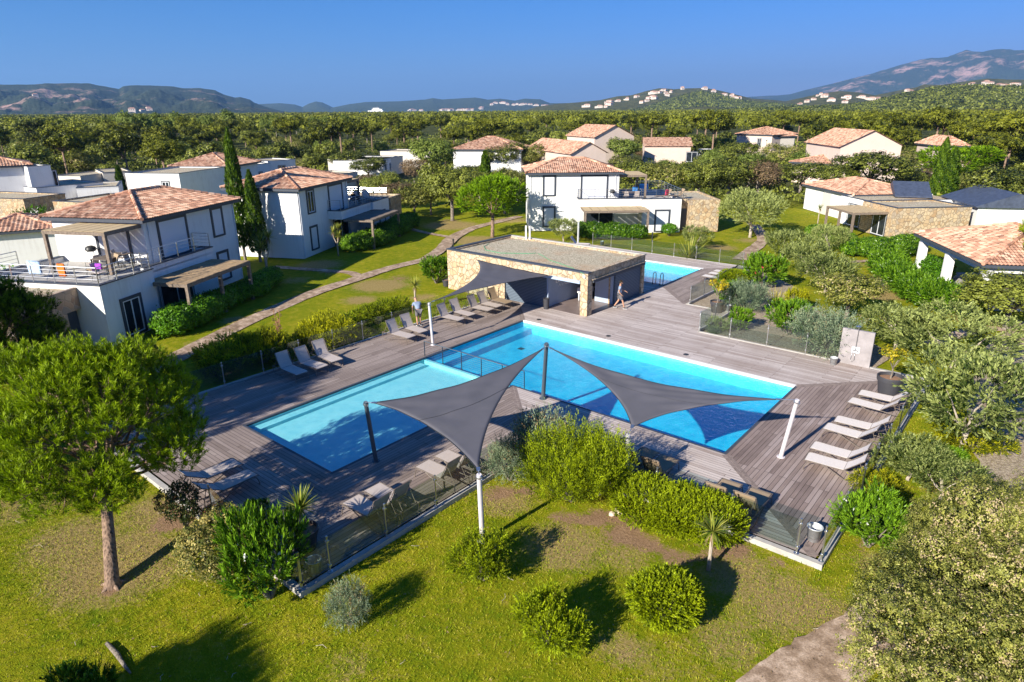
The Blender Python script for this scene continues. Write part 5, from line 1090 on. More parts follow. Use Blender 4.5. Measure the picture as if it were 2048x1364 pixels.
POPLAR = [tree_maker('poplar_tree', 'poplar_leaves', 'grey_bark', 11.5, 2.2, 1.9, 91 + i, crown_z=7.2, nclump=300, per=13, crad=.55, L=.36, W=.2) for i in range(2)]
SHRUB = tree_maker('shrub', 'brown_scrub', 'grey_bark', 3.0, 1.6, .8, 95, trunk_r=.08, nclump=300, per=14, crad=.3, L=.14, W=.06)
def bush_maker(name, mat, H, R_, seed, style='clump', nclump=260, per=14, crad=.16, L=.13, W=.032, flat=None, n_l=6, k=.55, up=.5, outw=.6, flowers=None, nf=14, cat='shrub', spread=.5, slen=None, shell=(.72, 1.02), lower=-.85):
    def mk_():
        r = np.random.default_rng(seed); t = thing(name, name, cat); fl = flat or H / (2 * R_) * 1.1
        lumps = lump_ball(r, (0, 0, H * .48), R_, n_l, k, fl)
        if style == 'clump': crown_mesh('foliage', mat, t, r, lumps, nclump, per, crad, L, W, droop=-.4, lower=-.7, shell=shell)
        else: sprays('foliage', mat, t, r, lumps, nclump, per, slen or crad, L, W, outw, up, spread, lower=lower, shell=shell)
        m = MB(); branches(m, r, (0, 0, -.05), [(l[0][0], l[0][1], l[0][2]) for l in lumps[1:6]], .035 * H, wob=.08); m.build('stem', 'grey_bark', t, smooth=True)
        if flowers:
            C, N, T, P = clumped(r, [(c, tuple(np.array(q) * 1.04)) for c, q in lumps], nf, 7, .07, shell=(.98, 1.05), lower=.0); n = len(C); V, F = leaves(C, rnd_dirs(r, n), N, .075, .06); mesh_obj('blossom', V, F, flowers, t, tint=T)
        return t
    return Proto(mk_)
OLEA = bush_maker('oleander', 'oleander_leaves', 1.9, 1.05, 101, 'spray', 900, 17, .28, .15, .03, outw=.7, up=.7, flowers='white_flowers', nf=4)
OLER = bush_maker('oleander', 'oleander_leaves', 1.7, .95, 102, 'spray', 900, 15, .24, .14, .032, outw=.7, up=.7, flowers='red_flowers', nf=7)
OLEP = bush_maker('oleander', 'oleander_leaves', 1.3, .75, 103, 'spray', 600, 14, .2, .11, .03, outw=.7, up=.7, flowers='pink_flowers', nf=9)
JUNG = bush_maker('juniper_bush', 'juniper_green', 1.7, 1.35, 104, 'spray', 2100, 30, .42, .065, .018, outw=.6, up=.9, spread=.34, k=.75, n_l=16)
JUNC = bush_maker('juniper_bush', 'juniper_green', 1.3, .85, 105, 'spray', 3600, 15, .12, .055, .018, outw=.8, up=.35, spread=.5, k=.35, n_l=4, shell=(.93, 1.0))
JUNB = bush_maker('blue_juniper', 'juniper_blue', 1.5, 1.2, 106, 'spray', 1000, 30, .42, .065, .02, outw=.9, up=.45, k=.6, n_l=8)
JUNY = bush_maker('golden_juniper', 'juniper_yellow', 1.0, 1.1, 107, 'spray', 1600, 18, .18, .06, .02, outw=.7, up=.3, k=.6, n_l=9)
JUNS = bush_maker('juniper_bush', 'juniper_green', .95, .62, 108, 'spray', 1100, 18, .17, .05, .018, outw=.8, up=.5, k=.75, n_l=5)
VARI = bush_maker('variegated_shrub', 'variegated_leaves', 1.7, 1.0, 109, 'clump', 900, 18, .15, .06, .035)
DARK = bush_maker('dark_shrub', 'dark_leaves', 1.5, .8, 110, 'clump', 320, 14, .16, .08, .05)
GREY = bush_maker('grey_shrub', 'olive_leaves', 1.4, 1.0, 111, 'spray', 480, 13, .25, .11, .03)
FLOW = bush_maker('flowering_oleander', 'laurel_leaves', 1.9, 1.3, 112, 'spray', 420, 13, .26, .14, .04, flowers='flower_mix', nf=70)
PINK = bush_maker('pink_oleander', 'laurel_leaves', 2.0, 1.5, 113, 'spray', 420, 12, .26, .14, .04, flowers='pink_flowers', nf=170)
LAUR = bush_maker('laurel_bush', 'laurel_leaves', 1.6, 1.1, 114, 'clump', 520, 14, .2, .12, .06)
LOWP = bush_maker('low_plant', 'juniper_yellow', .35, .28, 115, 'spray', 60, 8, .1, .06, .025)
def hedge(pts, w, h, mat, label, cat='hedge', name='hedge', style='clump', dens=110, per=14, L=.13, W=.06, crad=.2, z0=0, flowers=None, nf=0, group=None, seed=1):
    """hedge following ground points"""
    r = np.random.default_rng(seed); P = [Vector((p[0], p[1], 0)) for p in pts]; t = thing(name, label, cat, P[0], 0, group); lumps = []; cut = .80 if 'juniper' in name else .97; w *= cut; h *= cut + .06
    for a, b in zip(P, P[1:]):
        n = max(1, int((b - a).length / (w * .42)))
        for i in range(n + 1): q = a.lerp(b, i / n) - P[0] + Vector((r.normal(0, w * .06), r.normal(0, w * .06), 0)); s = r.uniform(.88, 1.12); lumps.append(((q.x, q.y, h * .5 + z0), (w * .56 * s, w * .56 * s, h * .53 * s)))
    nc = int(dens * sum(l[1][0] * l[1][2] for l in lumps) * 6)
    if style == 'clump': crown_mesh('foliage', mat, t, r, lumps, nc, per, crad, L, W, droop=-.5, lower=-.8)
    else: sprays('foliage', mat, t, r, lumps, nc, per, crad, L, W, .7, .5, lower=-.7)
    if nf:
        C, N, T, _ = clumped(r, [(c, tuple(np.array(q) * 1.04)) for c, q in lumps], nf, 7, .08, shell=(.98, 1.05), lower=.1); n = len(C); V, F = leaves(C, rnd_dirs(r, n), N, .08, .065); mesh_obj('blossom', V, F, flowers, t, tint=T)
    return t
def swords(r, n, L, W, up=.5, droop=.35, seg=4, spread=1.0, base=(0, 0, 0), br=.03):
    """curved strap leaves from one point"""
    V = []; F = []; T = []
    for i in range(n):
        a = r.uniform(0, 2 * math.pi); e = r.uniform(-.35, 1.45) if up < .3 else r.uniform(.35, 1.45); l = L * r.uniform(.7, 1.15); d = Vector((math.cos(a) * math.cos(e) * spread, math.sin(a) * math.cos(e) * spread, math.sin(e))).normalized(); s = Vector((-math.sin(a), math.cos(a), 0)); p = Vector(base) + Vector((math.cos(a) * br, math.sin(a) * br, 0)); b = len(V); t = r.random(); v = d.copy()
        for k in range(seg + 1):
            f = k / seg; w = W * (1 - f ** 2) * .5 + .001; V += [p - s * w, p + s * w]; p = p + v * (l / seg); v = (v + Vector((0, 0, -droop / seg * (1.2 if k > seg / 2 else .6)))).normalized()
        for k in range(seg): F.append((b + 2 * k, b + 2 * k + 1, b + 2 * k + 3, b + 2 * k + 2)); T.append(t)
    return V, F, T
def cordyline_maker(H, L, n, mat='sword_leaves', heads=1, seed=1, dead=True, name='cordyline', W=.045):
    def mk_():
        r = np.random.default_rng(seed); t = thing(name, name, 'palm-like plant'); hs_ = [(0, 0, H)] if heads == 1 else [(.28 * math.cos(2.1 * i + 1), .28 * math.sin(2.1 * i + 1), H - .25 * i) for i in range(heads)]; m = MB()
        for h in hs_: m.tube([(0, 0, -.05), (h[0] * .1, h[1] * .1, H * .45), (h[0] * .9, h[1] * .9, H * .7), h], [.065, .05, .045, .05], 8)
        m.build('trunk', 'pale_bark', t, smooth=True); V, F, T = [], [], []
        for h in hs_: v, f, q = swords(r, n, L, W, up=.1, base=h); b = len(V); V += v; F += [tuple(b + i for i in x) for x in f]; T += q
        mesh_obj('leaf_rosette', V, F, mat, t, tint=T)
        if dead:
            V, F, T = [], [], []
            for h in hs_:
                for i in range(26): a = r.uniform(0, 6.28); b = len(V); s = Vector((-math.sin(a), math.cos(a), 0)) * .02; o = Vector((h[0] + .05 * math.cos(a), h[1] + .05 * math.sin(a), h[2])); e = o + Vector((math.cos(a) * .16, math.sin(a) * .16, -L * r.uniform(.4, .9))); V += [o - s, o + s, e]; F.append((b, b + 1, b + 2)); T.append(r.random())
            mesh_obj('dead_leaves', V, F, 'dead_fronds', t, tint=T)
        return t
    return Proto(mk_)
CORD = cordyline_maker(1.25, .55, 70, seed=3); CORD2 = cordyline_maker(2.3, .62, 60, heads=3, seed=4, mat='sword_leaves'); CORD3 = cordyline_maker(2.0, .6, 60, heads=1, seed=8)
def phormium_maker(L, n, mat='sword_leaves', stalks=0, seed=5, W=.07):
    def mk_():
        r = np.random.default_rng(seed); t = thing('phormium', 'phormium', 'spiky plant'); V, F, T = swords(r, n, L, W, up=.5, droop=.45, seg=5, br=.16); mesh_obj('leaf_rosette', V, F, mat, t, tint=T)
        for i in range(stalks):
            m = MB(); a = r.uniform(0, 6.28); tp = Vector((math.cos(a) * .35, math.sin(a) * .35, L * r.uniform(1.35, 1.9))); m.tube([(0, 0, 0), tp * .6, tp], [.014, .012, .008], 5)
            for k in range(12): f = .62 + .38 * k / 12; q = tp * f; b2 = r.uniform(0, 6.28); m.tube([q, q + Vector((math.cos(b2) * .12, math.sin(b2) * .12, .07))], [.008, .02], 4)
            m.build('flower_stalk', 'stalk_wood', t)
        return t
    return Proto(mk_)
simple('stalk_wood', (0.30, 0.15, 0.08), 0.9, var=0.3)
PHOR = phormium_maker(1.25, 60, stalks=4); PHOY = phormium_maker(1.05, 50, 'sword_yellow', seed=6, W=.05); PHOB = phormium_maker(1.5, 90, seed=7)
def cypress_maker(H, R_, seed, mat='cypress_leaves'):
    def mk_():
        r = np.random.default_rng(seed); t = thing('cypress', 'cypress', 'tree'); n = 5200; z = r.uniform(.12, 1, n); prof = np.interp(z, [0, .05, .2, .6, .88, 1.0], [.55, .8, 1.0, .85, .45, .05]); a = r.uniform(0, 2 * np.pi, n)
        rad = R_ * prof * (r.uniform(.8, 1.03, n) + .12 * np.sin(a * 3 + z * 22)); C = np.stack([np.cos(a) * rad, np.sin(a) * rad, z * H], 1); N = np.stack([np.cos(a), np.sin(a), np.zeros(n) + .2], 1)
        D = unit(np.stack([np.cos(a) * .35, np.sin(a) * .35, np.ones(n)], 1) + r.normal(0, .25, (n, 3))); V, F = leaves(C, D, unit(N + r.normal(0, .4, (n, 3))), .34 * r.uniform(.6, 1.2, n), .10 * r.uniform(.7, 1.3, n)); T = np.clip(.5 + .3 * np.sin(a * 5 + z * 30) + r.normal(0, .2, n), 0, 1); mesh_obj('crown', V, F, mat, t, tint=T)
        MB().tube([(0, 0, -.05), (0, 0, H * .5), (0, 0, H * .85)], [.12, .09, .03], 8).build('trunk', 'grey_bark', t); return t
    return Proto(mk_)
CYP = cypress_maker(9.0, .72, 120); CYPS = cypress_maker(5.0, .42, 121)

def fit(proto, bx, by, ty, w, H0, R0, label, group=None, cat=None, rz=None, z=0.0, spin=True, tx=None):
    """place so that the plant stands at a ground point seen in the photograph, with the height and width it has there"""
    g = G(bx, by, z); h = HG(bx, by, bx, ty, z); r_ = RAD(bx, by, w); proto.ready(); H0, R0 = proto.dim or (H0, R0); sx, sz = r_ / R0, h / H0
    return proto.put((g.x, g.y, z), rng.uniform(0, 6.28) if rz is None else rz, (sx, sx, sz), label, group, cat)

# ------------------------------------------------------------------ the big pine on the lawn
def hero_pine():
    r = np.random.default_rng(5); b = G(226, 1170); t = thing('pine_tree', 'large pine with long bright needles standing on the near lawn', 'tree', b)
    L = lambda px, py, z: G(px, py, z) - b
    cen = L(195, 845, 4.2); mid = L(212, 1000, 1.7); m = MB(); pts = [Vector((0, 0, -.1)), Vector((0, 0, .12)), mid * .55 + Vector((0, 0, .03)), mid, mid.lerp(cen, .55), cen]
    m.tube(pts, [.26, .175, .15, .135, .11, .06], 14)
    for a in np.linspace(0, 6.28, 6)[:-1]: m.tube([(0, 0, .1), (math.cos(a) * .38, math.sin(a) * .38, -.04)], [.1, .02], 6)
    spots = []  # (position, radius) of foliage masses, given where they show and how high they are
    rt = Vector((RT.x, RT.y, 0)).normalized(); fw = Vector((FW.x, FW.y, 0)).normalized(); c0 = L(178, 850, 4.0)
    for ring, (n, rr, dz, q) in enumerate([(1, 0, 1.85, .95), (6, 1.15, 1.35, .85), (9, 1.9, .6, .8), (10, 2.25, -.25, .72), (8, 2.05, -1.0, .62), (5, 1.3, -1.35, .5)]):
        for i in range(n):
            a = 2 * math.pi * (i + .5 * (ring % 2) + r.uniform(-.2, .2)) / n; p = c0 + rt * (rr * math.cos(a)) + fw * (rr * math.sin(a)) + Vector((0, 0, dz + r.normal(0, .18))); spots.append((p, q * r.uniform(.8, 1.15)))
    for p, q in spots:
        s = mid.lerp(cen, r.uniform(.0, .8)); q1 = s.lerp(p, .5) + Vector((0, 0, -.12)); m.tube([s, q1, p], [.055, .04, .018], 6, cap=False)
        for j in range(5): d = Vector(r.normal(0, 1, 3)).normalized(); m.tube([q1.lerp(p, .5), p + d * q * .75], [.02, .008], 4, cap=False)
    m.build('trunk', 'pine_bark', t, smooth=True)
    Cs, Ds, Ns, Ts = [], [], [], []
    for p, q in spots:
        n = int(165 * (q / .7) ** 2); d = rnd_dirs(r, n); d = d[d[:, 2] > -.55]; n = len(d); P = np.array(p) + d * np.array([1, 1, .75]) * q * r.uniform(.5, 1.05, (n, 1)); ax = unit(d * .55 + np.array([0, 0, .75]) + r.normal(0, .2, (n, 3))); per = 30
        s = r.uniform(-.6, 1, (n, per, 1)) * .19; side = rnd_dirs(r, n * per).reshape(n, per, 3); side -= ax[:, None] * (side * ax[:, None]).sum(2, keepdims=True); side = side / (np.linalg.norm(side, axis=2, keepdims=True) + 1e-6)
        D = ax[:, None] * r.uniform(.5, 1.2, (n, per, 1)) + side * .55; D = D / np.linalg.norm(D, axis=2, keepdims=True); C = P[:, None] + ax[:, None] * s + D * .06; Cs.append(C.reshape(-1, 3)); Ds.append(D.reshape(-1, 3)); Ns.append(rnd_dirs(r, n * per)); Ts.append(np.clip((r.uniform(.0, .5, (n, 1)) + .42 * (s[:, :, 0] > .03) + r.normal(0, .1, (n, per))).ravel(), 0, 1))
    C, D, N, T = map(np.concatenate, (Cs, Ds, Ns, Ts)); n = len(C); V, F = leaves(C, D, N, .14 * r.uniform(.7, 1.2, n), .017); mesh_obj('crown', V, F, 'pine_needles', t, tint=T)
    return t
PINE = hero_pine()
# the same kind of tree stands farther left and below the frame; their shade falls on the boards and the lawn
p = copy_thing(PINE, (-29.8, 6.3, 0), 2.0, 1.0, 'dark pine at the left edge in front of the granite annex', None)
copy_thing(PINE, (-25.8, .3, 0), 1.0, 1.42, 'tall pine just outside the left edge whose shade falls on the boards', None)
copy_thing(PINE, (-31.5, 1.0, 0), 4.0, 1.3, 'second pine outside the left edge beyond the tall one', None)
copy_thing(PINE, (-12.6, -8.2, 0), 5.0, .95, 'pine below the picture whose shade falls on the near lawn', None)

# ------------------------------------------------------------------ near shrubs
f = fit
f(OLEA, 540, 1195, 1022, 150, 1.9, 1.05, 'tall glossy oleander bush with one white flower beside the glass fence'); f(OLEA, 517, 1040, 1000, 44, 1.9, 1.05, 'small dark oleander behind the variegated shrub')
f(VARI, 450, 1160, 1035, 150, 1.7, 1.0, 'cream and green variegated shrub beside the tall oleander'); f(DARK, 372, 1058, 965, 76, 1.5, .8, 'dark reddish shrub between the big pine and the loungers'); f(DARK, 440, 1060, 1010, 60, 1.5, .8, 'small dark shrub at the deck corner')
f(JUNS, 965, 1158, 1078, 115, .95, .62, 'spiky green juniper at the foot of the white pole on the lawn'); f(JUNS, 1092, 1292, 1195, 135, .95, .62, 'ragged juniper alone in the middle of the lawn', rz=1.0); f(JUNC, 1330, 1246, 1150, 130, 1.3, .85, 'round clipped juniper ball on the near lawn')
f(JUNB, 700, 1250, 1170, 80, 1.5, 1.2, 'small sparse blue juniper with bare twigs on the near lawn')
f(JUNG, 1150, 1000, 868, 205, 1.7, 1.35, 'large feathery green juniper beside the white pole'); f(JUNG, 1195, 990, 900, 120, 1.7, 1.35, 'green juniper mass leaning on the white pole')
f(JUNB, 1085, 925, 830, 140, 1.5, 1.2, 'blue grey juniper on the boards side of the big green one'); f(JUNB, 1020, 960, 880, 90, 1.5, 1.2, 'low blue juniper turning brown at the deck corner')
hedge([G(1300, 1035).xy, G(1355, 1058).xy, G(1405, 1070).xy], 2.35, 1.45, 'juniper_green', 'dense clipped juniper mound in front of the tan backed loungers', 'shrub', 'juniper_bush', 'spray', 520, 15, .06, .02, .14, seed=5)
f(OLEA, 1735, 1092, 985, 120, 1.9, 1.05, 'oleander bush outside the glass beside the metal bucket'); f(JUNY, 1745, 985, 945, 80, 1.0, 1.1, 'yellow green shrub above the oleander by the glass')
CORD.put((*G(1417, 1140).xy, 0), 1.0, 1.0, 'small cordyline on a thin trunk at the edge of the lawn'); CORD.put((*G(832, 625).xy, 0), 2.0, (1.0, 1.0, 1.35), 'cordyline behind the man bending at the fence')
# rocks
for i, (x, y, s) in enumerate([(1224, 1031, .10), (1234, 1022, .09), (1240, 1028, .11)]):
    g = G(x, y); bm = bmesh.new(); bmesh.ops.create_icosphere(bm, subdivisions=2, radius=s)
    for v in bm.verts: v.co *= 1 + rng.normal(0, .09); v.co.z *= .8
    me = bpy.data.meshes.new('rock'); bm.to_mesh(me); bm.free(); me.materials.append(MATS['rock']); o = bpy.data.objects.new('rock', me); COL.objects.link(o); o.location = (g.x, g.y, s * .5); tag(o, ['pale stone on the bare soil, lowest of three', 'pale stone on the bare soil, upright one of three', 'pale stone on the bare soil, farthest right of three'][i], 'rock', 'three pale stones on bare soil')
m = MB(); P_ = [G(215, 1290), G(235, 1312), G(250, 1335), G(262, 1350)]; m.tube([p + Vector((0, 0, .05)) for p in P_], [.05, .06, .04, .02], 7); o = m.build('fallen_branch', 'grey_bark', None, smooth=True); tag(o, 'broken piece of branch lying on the lawn at the bottom left', 'branch')
OLEA.put((*G(165, 1440).xy, 0), 0, .62, 'green tuft cut by the bottom edge at the lower left')
# potted plants
def potted(loc, s, label):
    return big_pot('', loc, label, s)
gp = G(1775, 788, DK); potted(gp, 1.12, 'big dark grey pot holding the yellow lemon tree beside the pale loungers')
def citrus(g, s, label, seed):
    r = np.random.default_rng(seed); t = thing('citrus_tree', label, 'tree', (g.x, g.y, DK + .645 * s)); m = MB(); m.tube([(0, 0, -.05), (.02, 0, .3), (0, .02, .5)], [.035, .03, .025], 7); lumps = lump_ball(r, (0, 0, .95), .48, 7, .8, .9); branches(m, r, (0, 0, .45), [l[0] for l in lumps[1:]], .018, wob=.05); m.build('trunk', 'grey_bark', t)
    crown_mesh('crown', 'citrus_leaves', t, r, lumps, 120, 9, .11, .085, .05); return t
citrus(gp, 1.12, 'small yellow leaved lemon tree in the big pot by the olive', 4); gp = G(1433, 624, DK); potted(gp, .92, 'dark grey pot in the corner of the gravel bed fence'); citrus(gp, .92, 'yellow leaved lemon tree in the pot by the gravel bed', 9)
gp = G(600, 1075, DK); gp = Vector((-14.35, 8.15, DK)); potted(gp, .9, 'dark pot on the shaded boards holding the spiky palm'); c = cordyline_maker(.75, .62, 90, 'sword_leaves', seed=13).put((gp.x, gp.y, DK + .56), 0, 1, 'spiky yellow green cordyline in the shaded pot')
# left side hedges outside the fence
f(JUNY, 470, 735, 672, 130, 1.0, 1.1, 'golden juniper at the left end of the glass fence'); f(JUNY, 530, 725, 660, 110, 1.0, 1.1, 'golden juniper beside the phormium clump'); f(JUNY, 655, 690, 632, 110, 1.0, 1.1, 'golden juniper between phormium and dark green juniper')
f(JUNY, 620, 700, 655, 60, 1.0, 1.1, 'small golden juniper right of the phormium'); f(JUNC, 440, 758, 715, 60, 1.3, .85, 'small green juniper nearest the first fence post')
hedge([G(690, 660).xy, G(740, 640).xy, G(800, 622).xy], 1.5, 1.0, 'juniper_green', 'broad dark green juniper mass behind the glass fence', 'shrub', 'juniper_bush', 'spray', 120, 15, .07, .024, .2, seed=6)
PHOR.put((*G(562, 715).xy, 0), 0, 1.15, 'spiky phormium with dry flower stalks behind the three shaded loungers')
for i, (x, y) in enumerate([(560, 738), (690, 690), (705, 684), (735, 676)]): LOWP.put((*G(x, y).xy, 0), i, 1.0, 'small yellow green plant at the foot of the glass, ' + ['left of all', 'under the golden juniper', 'beside a fence post', 'farthest right'][i], 'small plants along the fence foot', 'plant')
# around the villas
def hpx(pts): return [G(*p).xy for p in pts]
hedge(hpx([(345, 668), (400, 645), (450, 620)]), 1.7, 1.35, 'laurel_leaves', 'dark laurel hedge in front of the nearest villa pergola', seed=7)
hedge(hpx([(460, 612), (510, 590), (550, 566)]), 1.5, 1.15, 'laurel_leaves', 'shaded laurel hedge continuing beyond the nearest pergola', seed=8)
hedge(hpx([(705, 502), (745, 492), (770, 486)]), 1.9, 1.4, 'oleander_leaves', 'bright laurel hedge in front of the second villa', seed=9); hedge(hpx([(775, 478), (800, 466), (818, 455)]), 1.9, 1.5, 'laurel_leaves', 'dark laurel hedge at the far end of the second villa', seed=10)
hedge(hpx([(1160, 474), (1200, 477), (1240, 478), (1280, 478)]), 1.3, 1.35, 'oleander_leaves', 'trimmed bright green hedge in front of the sunlit villa', seed=11); f(OLIVE[0], 1127, 483, 437, 62, 3.0, 1.5, 'grey green shrub at the left end of the trimmed hedge', cat='shrub')
hedge(hpx([(1700, 512), (1745, 514), (1790, 512), (1830, 505)]), 1.7, 1.5, 'oleander_leaves', 'long green hedge in front of the beige stone villa', flowers='white_flowers', nf=3, seed=12); hedge(hpx([(1625, 475), (1650, 478), (1690, 490)]), 1.4, 1.1, 'oleander_leaves', 'green hedge beside the pergola of the stone villa', seed=13)
hedge(hpx([(1775, 545), (1790, 575), (1830, 600), (1870, 618), (1915, 628)]), 2.1, 1.55, 'oleander_leaves', 'thick oleander hedge curving round the white veranda', style='spray', dens=110, L=.15, W=.038, crad=.26, flowers='red_flowers', nf=8, seed=14)
hedge(hpx([(1850, 545), (1885, 560)]), 1.2, 1.3, 'laurel_leaves', 'short hedge seen between the veranda columns', seed=15)
OLER.put((*G(873, 566).xy, 0), 0, 1.15, 'round oleander with red flowers beside the stone pavilion'); t = big_pot('', (*G(893, 572).xy, 0), 'dark patterned pot between the oleander and the stone pavilion', .62)
f(CYP, 491, 521, 258, 34, 9.0, .72, 'taller of the two cypresses beside the nearest villa'); f(CYP, 521, 523, 340, 34, 9.0, .72, 'shorter cypress right of the tallest one'); CORD2.put((*G(536, 556).xy, 0), 0, 1.3, 'tall branching cordyline right of the two cypresses')
CORD2.put((*G(677, 512).xy, 0), 1.0, 1.0, 'slender branching cordyline in front of the second villa'); CORD3.put((*G(1634, 456).xy, 0), 1.0, 1.0, 'small cordyline beside the white wall of the right villa')
f(OLIVE[1], 285, 745, 690, 70, 3.0, 1.5, 'small olive shrub behind the big pine crown', cat='shrub')
f(SPINE[0], 985, 474, 350, 125, 5.6, 2.5, 'bright green pine with pale trunk left of the sunlit villa'); f(OAK[0], 905, 440, 325, 118, 5.2, 2.7, 'round evergreen oak with visible trunk at the path')
f(OLIVE[2], 1500, 474, 378, 118, 3.0, 1.5, 'rounded olive tree right of the beige stone annex'); PHOB.put((*G(1378, 517).xy, 0), 0, 1.35, 'big strap leaved clump on the lawn by the rear fence'); f(OLIVE[1], 1392, 497, 452, 60, 3.0, 1.5, 'grey green bush behind the strap leaved clump', cat='shrub'); LAUR.put((*G(1338, 472).xy, 0), 0, .8, 'small round bush under the shuttered window of the sunlit villa')
f(OLIVE[0], 1657, 508, 450, 66, 3.0, 1.5, 'small olive tree in front of the stone villa pergola')
for i, (a, b, c, d, l) in enumerate([(1565, 520, 460, 78, 'olive shrub behind the gravel bed, nearest the path'), (1612, 548, 480, 88, 'olive shrub second in the row behind the gravel bed'), (1650, 585, 505, 105, 'wide olive shrub in the middle of the row behind the gravel bed'), (1692, 636, 545, 120, 'yellowish oak shrub at the near end of the row behind the gravel bed')]): f((OLIVE[i % 3], OAKY[0])[i == 3], a, b, c, d, (3.0, 5.0)[i == 3], (1.5, 2.7)[i == 3], l)
f(OLER, 1525, 577, 508, 72, 1.7, .95, 'round green oleander above the rear pool loungers'); f(OLER, 1577, 670, 600, 82, 1.7, .95, 'oleander with red flowers on the gravel bed'); f(OLEP, 1478, 662, 616, 46, 1.3, .75, 'small oleander with pink flowers near the fence corner'); f(OLEP, 1455, 612, 560, 50, 1.3, .75, 'green oleander behind the potted lemon tree')
f(JUNC, 1464, 572, 540, 58, 1.3, .85, 'low green juniper mound beside the rear loungers'); f(JUNB, 1490, 622, 562, 78, 1.5, 1.2, 'blue juniper with brown patches beside the oleander'); f(JUNB, 1645, 708, 618, 120, 1.5, 1.2, 'large silvery blue juniper beside the shower wall'); PHOY.put((*G(1550, 612).xy, 0), 0, 1.2, 'yellow striped phormium between the oleanders')
f(GREY, 1435, 664, 634, 44, 1.4, 1.0, 'small shrub at the corner of the gravel bed fence'); f(JUNB, 1425, 668, 652, 26, 1.5, 1.2, 'tiny silvery plant below the fence corner shrub')
f(JUNY, 1590, 620, 575, 44, 1.0, 1.1, 'yellow green shrub under the olive shrubs')
OAKNEAR = tree_maker('holm_oak', 'oak_yellow', 'grey_bark', 5.0, 2.7, .8, 37, nclump=2100, per=26, crad=.20, L=.075, W=.042, n_l=20, k=.78, limbs=20)
# right side olives and oaks
f(OLIVE[0], 1790, 700, 612, 120, 3.0, 1.5, 'grey olive shrub behind the shower wall'); f(OLIVE[1], 1905, 735, 615, 195, 3.0, 1.5, 'broad pale olive tree below the white veranda'); f(OLIVE[2], 1922, 905, 695, 215, 3.0, 1.5, 'largest silvery olive tree beside the big plant pot'); f(OLIVE[0], 1815, 960, 880, 120, 3.0, 1.5, 'young olive shrub outside the glass fence'); f(OLIVE[1], 1880, 1000, 915, 130, 3.0, 1.5, 'olive shrub right of the young one')
f(JUNY, 1940, 895, 850, 110, 1.0, 1.1, 'yellow green ground shrub under the largest olive'); f(OLEA, 1895, 925, 893, 50, 1.9, 1.05, 'small oleander with white flowers under the olives')
for i, (x, y, R_, H, l) in enumerate([(1890, 1235, 1.75, 3.0, 'yellow green oak filling the lower right corner, nearest the path'), (2040, 1180, 2.1, 3.7, 'dense oak at the right edge above the lower corner'), (1925, 1370, 2.0, 3.0, 'oak crown cut by the bottom right corner'), (1925, 1085, 1.3, 2.7, 'oak crown right of the oleander by the bucket'), (2060, 1050, 1.7, 3.0, 'oak crown at the right edge below the olives')]):
    g = G(x, y, 1.8); OAKN = OAKNEAR; OAKN.ready(); OAKN.put((g.x, g.y, -H * .12), i * 1.7, (R_ / OAKN.dim[1], R_ / OAKN.dim[1], H * 1.1 / OAKN.dim[0]), l)
f(OAK[1], 2010, 660, 545, 150, 5.2, 2.7, 'dark oak at the right edge in front of the white veranda'); q = copy_thing(PINE, (*G(2050, 600).xy, 0), 3.5, .95, 'pine at the right edge overhanging the tiled veranda', None)
f(GREY, 1935, 462, 425, 115, 1.4, 1.0, 'low grey green shrub between the stone villa and veranda'); f(PINK, 1942, 438, 402, 62, 2.0, 1.5, 'oleander covered in pink flowers beside the slate roof'); f(OAK[2], 2010, 450, 335, 130, 5.2, 2.7, 'dark oak at the right edge above the low grey shrub')
f(CYP, 1868, 412, 275, 26, 9.0, .72, 'left one of the twin cypresses between the slate roofs'); f(CYP, 1889, 414, 295, 28, 9.0, .72, 'right one of the twin cypresses between the slate roofs')
f(SPINE[0], 1905, 375, 292, 120, 5.6, 2.5, 'bright yellow green pine behind the twin cypresses'); t = f(GREEN[0], 1890, 335, 275, 55, 5.5, 2.3, 'golden leaved tree above the bright pine')
for ch in t.children if False else []: pass
f(FLOW, 70, 475, 412, 72, 1.9, 1.3, 'white and red flowering oleander beside the small tiled roof')
for i, (x, y, sc_, l) in enumerate([(-12.2, 7.7, 1.75, 'white and red flowering oleander behind the terrace rail, nearest the wall'), (-14.6, 7.6, 1.65, 'white flowering oleander behind the terrace rail, second from the wall'), (-17.2, 7.2, 1.6, 'flowering oleander at the left end behind the terrace rail')]): FLOW.put(VP(VA, x, y, 0), i * 1.3, sc_, l)
f(CORD3, 140, 402, 376, 40, 2.0, .6, 'small palm between the flat roofs')
